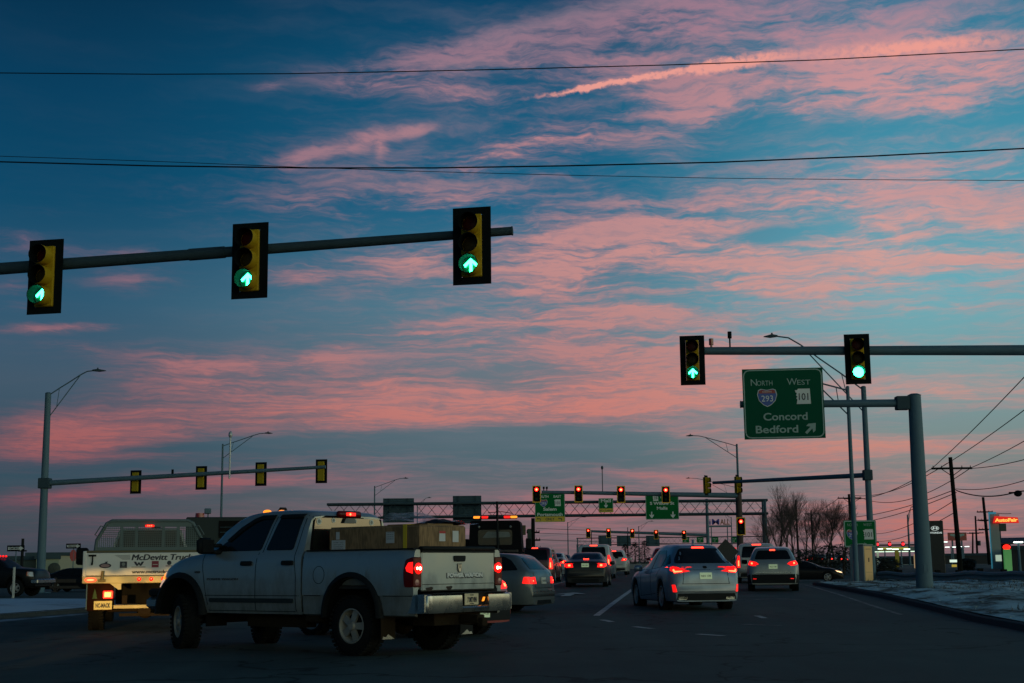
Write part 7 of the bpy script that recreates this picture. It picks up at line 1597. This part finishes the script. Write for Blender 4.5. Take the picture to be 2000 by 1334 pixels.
# concrete barrier far ahead
c = at(1240, 1108, 150); t = thing('concrete_barrier', 'low concrete barrier across the far end of the middle lane', 'barrier', Vector((c.x, 150, G(10, 150)))); q = MB(); q.prism([(-.9, 0), (-.9, .0), (-.9, .55), (5, .55), (5, 0)], 0, .4); q.build('wall', mat('concrete', (.22, .23, .24), .8), t)

# ------------------------------------------------------------------ trees
bark = mat('bark', (.045, .038, .035), .95, 0, .3, 6); twig = mat('twigs', (.065, .050, .046), .95, 0, .3, 6)
def bare_tree(label, loc, H, seed, spread=.5, grp='bare trees behind the far traffic', dens=1.0):
    rg = random.Random(seed); t = thing('bare_tree', label, 'tree', loc, rg.random() * 360, grp); tr, cw = MB(), MB()
    def tri(q, p0, p1, r0, r1, n):
        q.cyl(p0, p1, r0, r1, n, cap=False)
    def grow(p, d, L, r, lev):
        k = 3 if lev < 2 else 2
        for i in range(k):
            d2 = (d + Vector((rg.gauss(0, .10), rg.gauss(0, .10), rg.gauss(.04, .05)))).normalized(); p2 = p + d2 * L / k; r2 = r * (.86 if lev < 3 else .75)
            tri(tr if lev < 1 else cw, p, p2, r, r2, 7 if lev < 1 else (4 if lev < 3 else 3))
            if lev < 5 and (lev > 0 or i > 0):
                for _ in range(2 if rg.random() < .75 * dens else 1):
                    a = rg.random() * 6.28; sp = spread * (1.15 if lev < 1 else 1.0); dd = (d2 + Vector((math.cos(a) * sp * 1.5, math.sin(a) * sp * 1.5, .12))).normalized(); grow(p2, dd, L * rg.uniform(.50, .72), max(.005, r2 * .46), lev + 1)
            p, d, r = p2, d2, r2
        if lev < 5: grow(p, (d + Vector((rg.gauss(0, .15), rg.gauss(0, .15), .1))).normalized(), L * .62, r, lev + 1)
    grow(Vector((0, 0, 0)), Vector((rg.gauss(0, .05), 0, 1)).normalized(), H * .42, H * .018, 0)
    for q in (tr, cw):
        for k in range(len(q.v)): pass
    tr.build('trunk', bark, t); cw.build('crown', twig, t); return t
TR = [(1498, 125, 5.6, .55, 'small bare tree behind the right leg of the long gantry'), (1516, 132, 7.8, .42, 'bare tree just right of the gantry leg'), (1536, 128, 7.6, .45, 'bare tree over the small silver crossover'), (1553, 140, 6.8, .45, 'bare tree around the thin bare pole'), (1572, 134, 6.2, .5, 'bare tree left of the pale utility pole'), (1592, 142, 6.4, .5, 'bare tree behind the pale utility pole'),
      (1611, 130, 6.6, .42, 'bare tree right of the pale utility pole'), (1630, 136, 6.6, .5, 'dense bare tree left of the low green sign'), (1647, 128, 6.0, .5, 'bare tree at the left edge of the low green sign'), (1524, 160, 6.0, .6, 'smaller bare tree farther back by the gantry leg'), (1600, 165, 6.5, .55, 'thin bare tree far back above the red lamps')]
for i, (u, D, H, sp, lb) in enumerate(TR): bare_tree(lb, place(u, D), H, 11 + i, sp * .8)
ev = mat('evergreen', (.020, .030, .020), .95, 0, .5, 3); evs = mat('evergreen_snow', (.35, .38, .40), .9, 0, .2, 3)
def evergreen(label, loc, H, Rr, seed, snow=.06, name='evergreen_tree', grp=None):
    rg = random.Random(seed); t = thing(name, label, 'tree' if 'tree' in name else 'shrub', loc, 0, grp); q = MB(); q.cyl((0, 0, 0), (0, 0, H * .95), .14, .03, 7); q.build('trunk', bark, t); q = MB()
    for _ in range(int(900)):
        z = H * (rg.random() ** 1.2) * .95 + .15; rr = Rr * (1 - z / H * (.9 if 'tree' in name else .5)) * (.35 + .65 * rg.random() ** .5) * (1 + .25 * math.sin(z * 6 + seed)); a = rg.random() * 6.283; c = Vector((math.cos(a) * rr, math.sin(a) * rr, z)); s = rg.uniform(.10, .26)
        d1 = Vector((math.cos(a), math.sin(a), rg.uniform(-.5, .1))) * s * 1.6; d2 = Vector((-math.sin(a), math.cos(a), rg.uniform(-.3, .3))) * s * .7
        q.add([c - d1 * .4, c + d2 * .5, c + d1, c - d2 * .5], [[0, 1, 2, 3]], 1 if rg.random() < snow else 0)
    q.build('crown', [ev, evs], t); return t
evergreen('evergreen left of the pair beyond the middle lane, dusted with snow', place(1222, 210), 3.4, 1.5, 3, .05)
evergreen('widest snow-dusted evergreen beyond the middle lane', place(1241, 200), 3.5, 1.9, 4, .08)
evergreen('evergreen touching the roof of the silver-blue suv', place(1260, 205), 3.8, 1.6, 5, .05)
evergreen('small dark evergreen above the white car queue', place(1070, 160), 1.9, .7, 6, .0)
for i, (u, D, H, r_, lb) in enumerate(((1506, 118, 2.6, 1.6, 'dark thicket behind the white van'), (1535, 120, 3.0, 2.0, 'dark thicket behind the small silver crossover'), (1563, 126, 2.8, 2.0, 'dark thicket left of the pale utility pole'), (1592, 128, 2.6, 1.9, 'dark thicket under the pale utility pole'), (1622, 128, 3.2, 2.2, 'dark thicket left of the low green sign'), (1648, 122, 3.4, 1.6, 'dark thicket beside the low green sign'), (1720, 110, 1.9, 1.2, 'dark shrub right of the steel poles'), (1738, 112, 1.7, 1.0, 'dark shrub left of the yellow banner'), (1890, 130, 1.4, .9, 'round dark shrub on the dealer lot'))):
    evergreen(lb, place(u, D), H * .75, r_, 20 + i, .01, 'shrub', 'dark shrubs along the far bank')
# dry grass tufts in the snow of the bank
q = MB(); rg = random.Random(9); strw = mat('dry_grass', (.075, .062, .036), .95, 0, .4, 8)
for _ in range(5200):
    y = 22 + 48 * rg.random() ** .8; dx = .8 + 16 * rg.random() ** 1.1; x = curbx(min(y, 70)) + dx
    if math.sin(x * .9 + 1.7 * math.sin(y * .21)) + math.sin(y * .33 + x * .4) < -.1: continue
    z = vz(x, min(y, 70)) - .02; h = rg.uniform(.05, .17); a = rg.random() * 6.28; w = .012; l = Vector((rg.gauss(0, .06), rg.gauss(0, .06), h)); c = Vector((x, y, z)); s = Vector((math.cos(a) * w, math.sin(a) * w, 0))
    q.add([c - s, c + s, c + l], [[0, 1, 2]])
tag(q.build('grass', strw), 'dry yellow grass poking through the snow of the right bank', 'grass', kind='stuff')
# crusty lumps of old snow thrown up by the plough
q = MB()
for _ in range(420):
    y = 21 + 49 * rg.random() ** .9; dx = .25 + (1.1 if rg.random() < .5 else 11) * rg.random() ** 1.4; x = curbx(min(y, 70)) + dx; z = vz(x, min(y, 70)); r = rg.uniform(.02, .07) * (1 if rg.random() < .85 else 1.7); a = rg.random() * 6.28
    P = [Vector((math.cos(a + k * 1.257) * r * rg.uniform(.7, 1.3), math.sin(a + k * 1.257) * r * rg.uniform(.7, 1.3), 0)) for k in range(5)]; c = Vector((x, y, z - .01)); up = Vector((rg.gauss(0, .2) * r, rg.gauss(0, .2) * r, r * rg.uniform(.2, .5)))
    q.add([c + p for p in P] + [c + p * .55 + up for p in P], [[k, (k + 1) % 5, 5 + (k + 1) % 5, 5 + k] for k in range(5)] + [[5, 6, 7, 8, 9]])
tag(q.build('snow', m_verge), 'crusty grey lumps of old snow along the right kerb and bank', 'snow', kind='stuff')
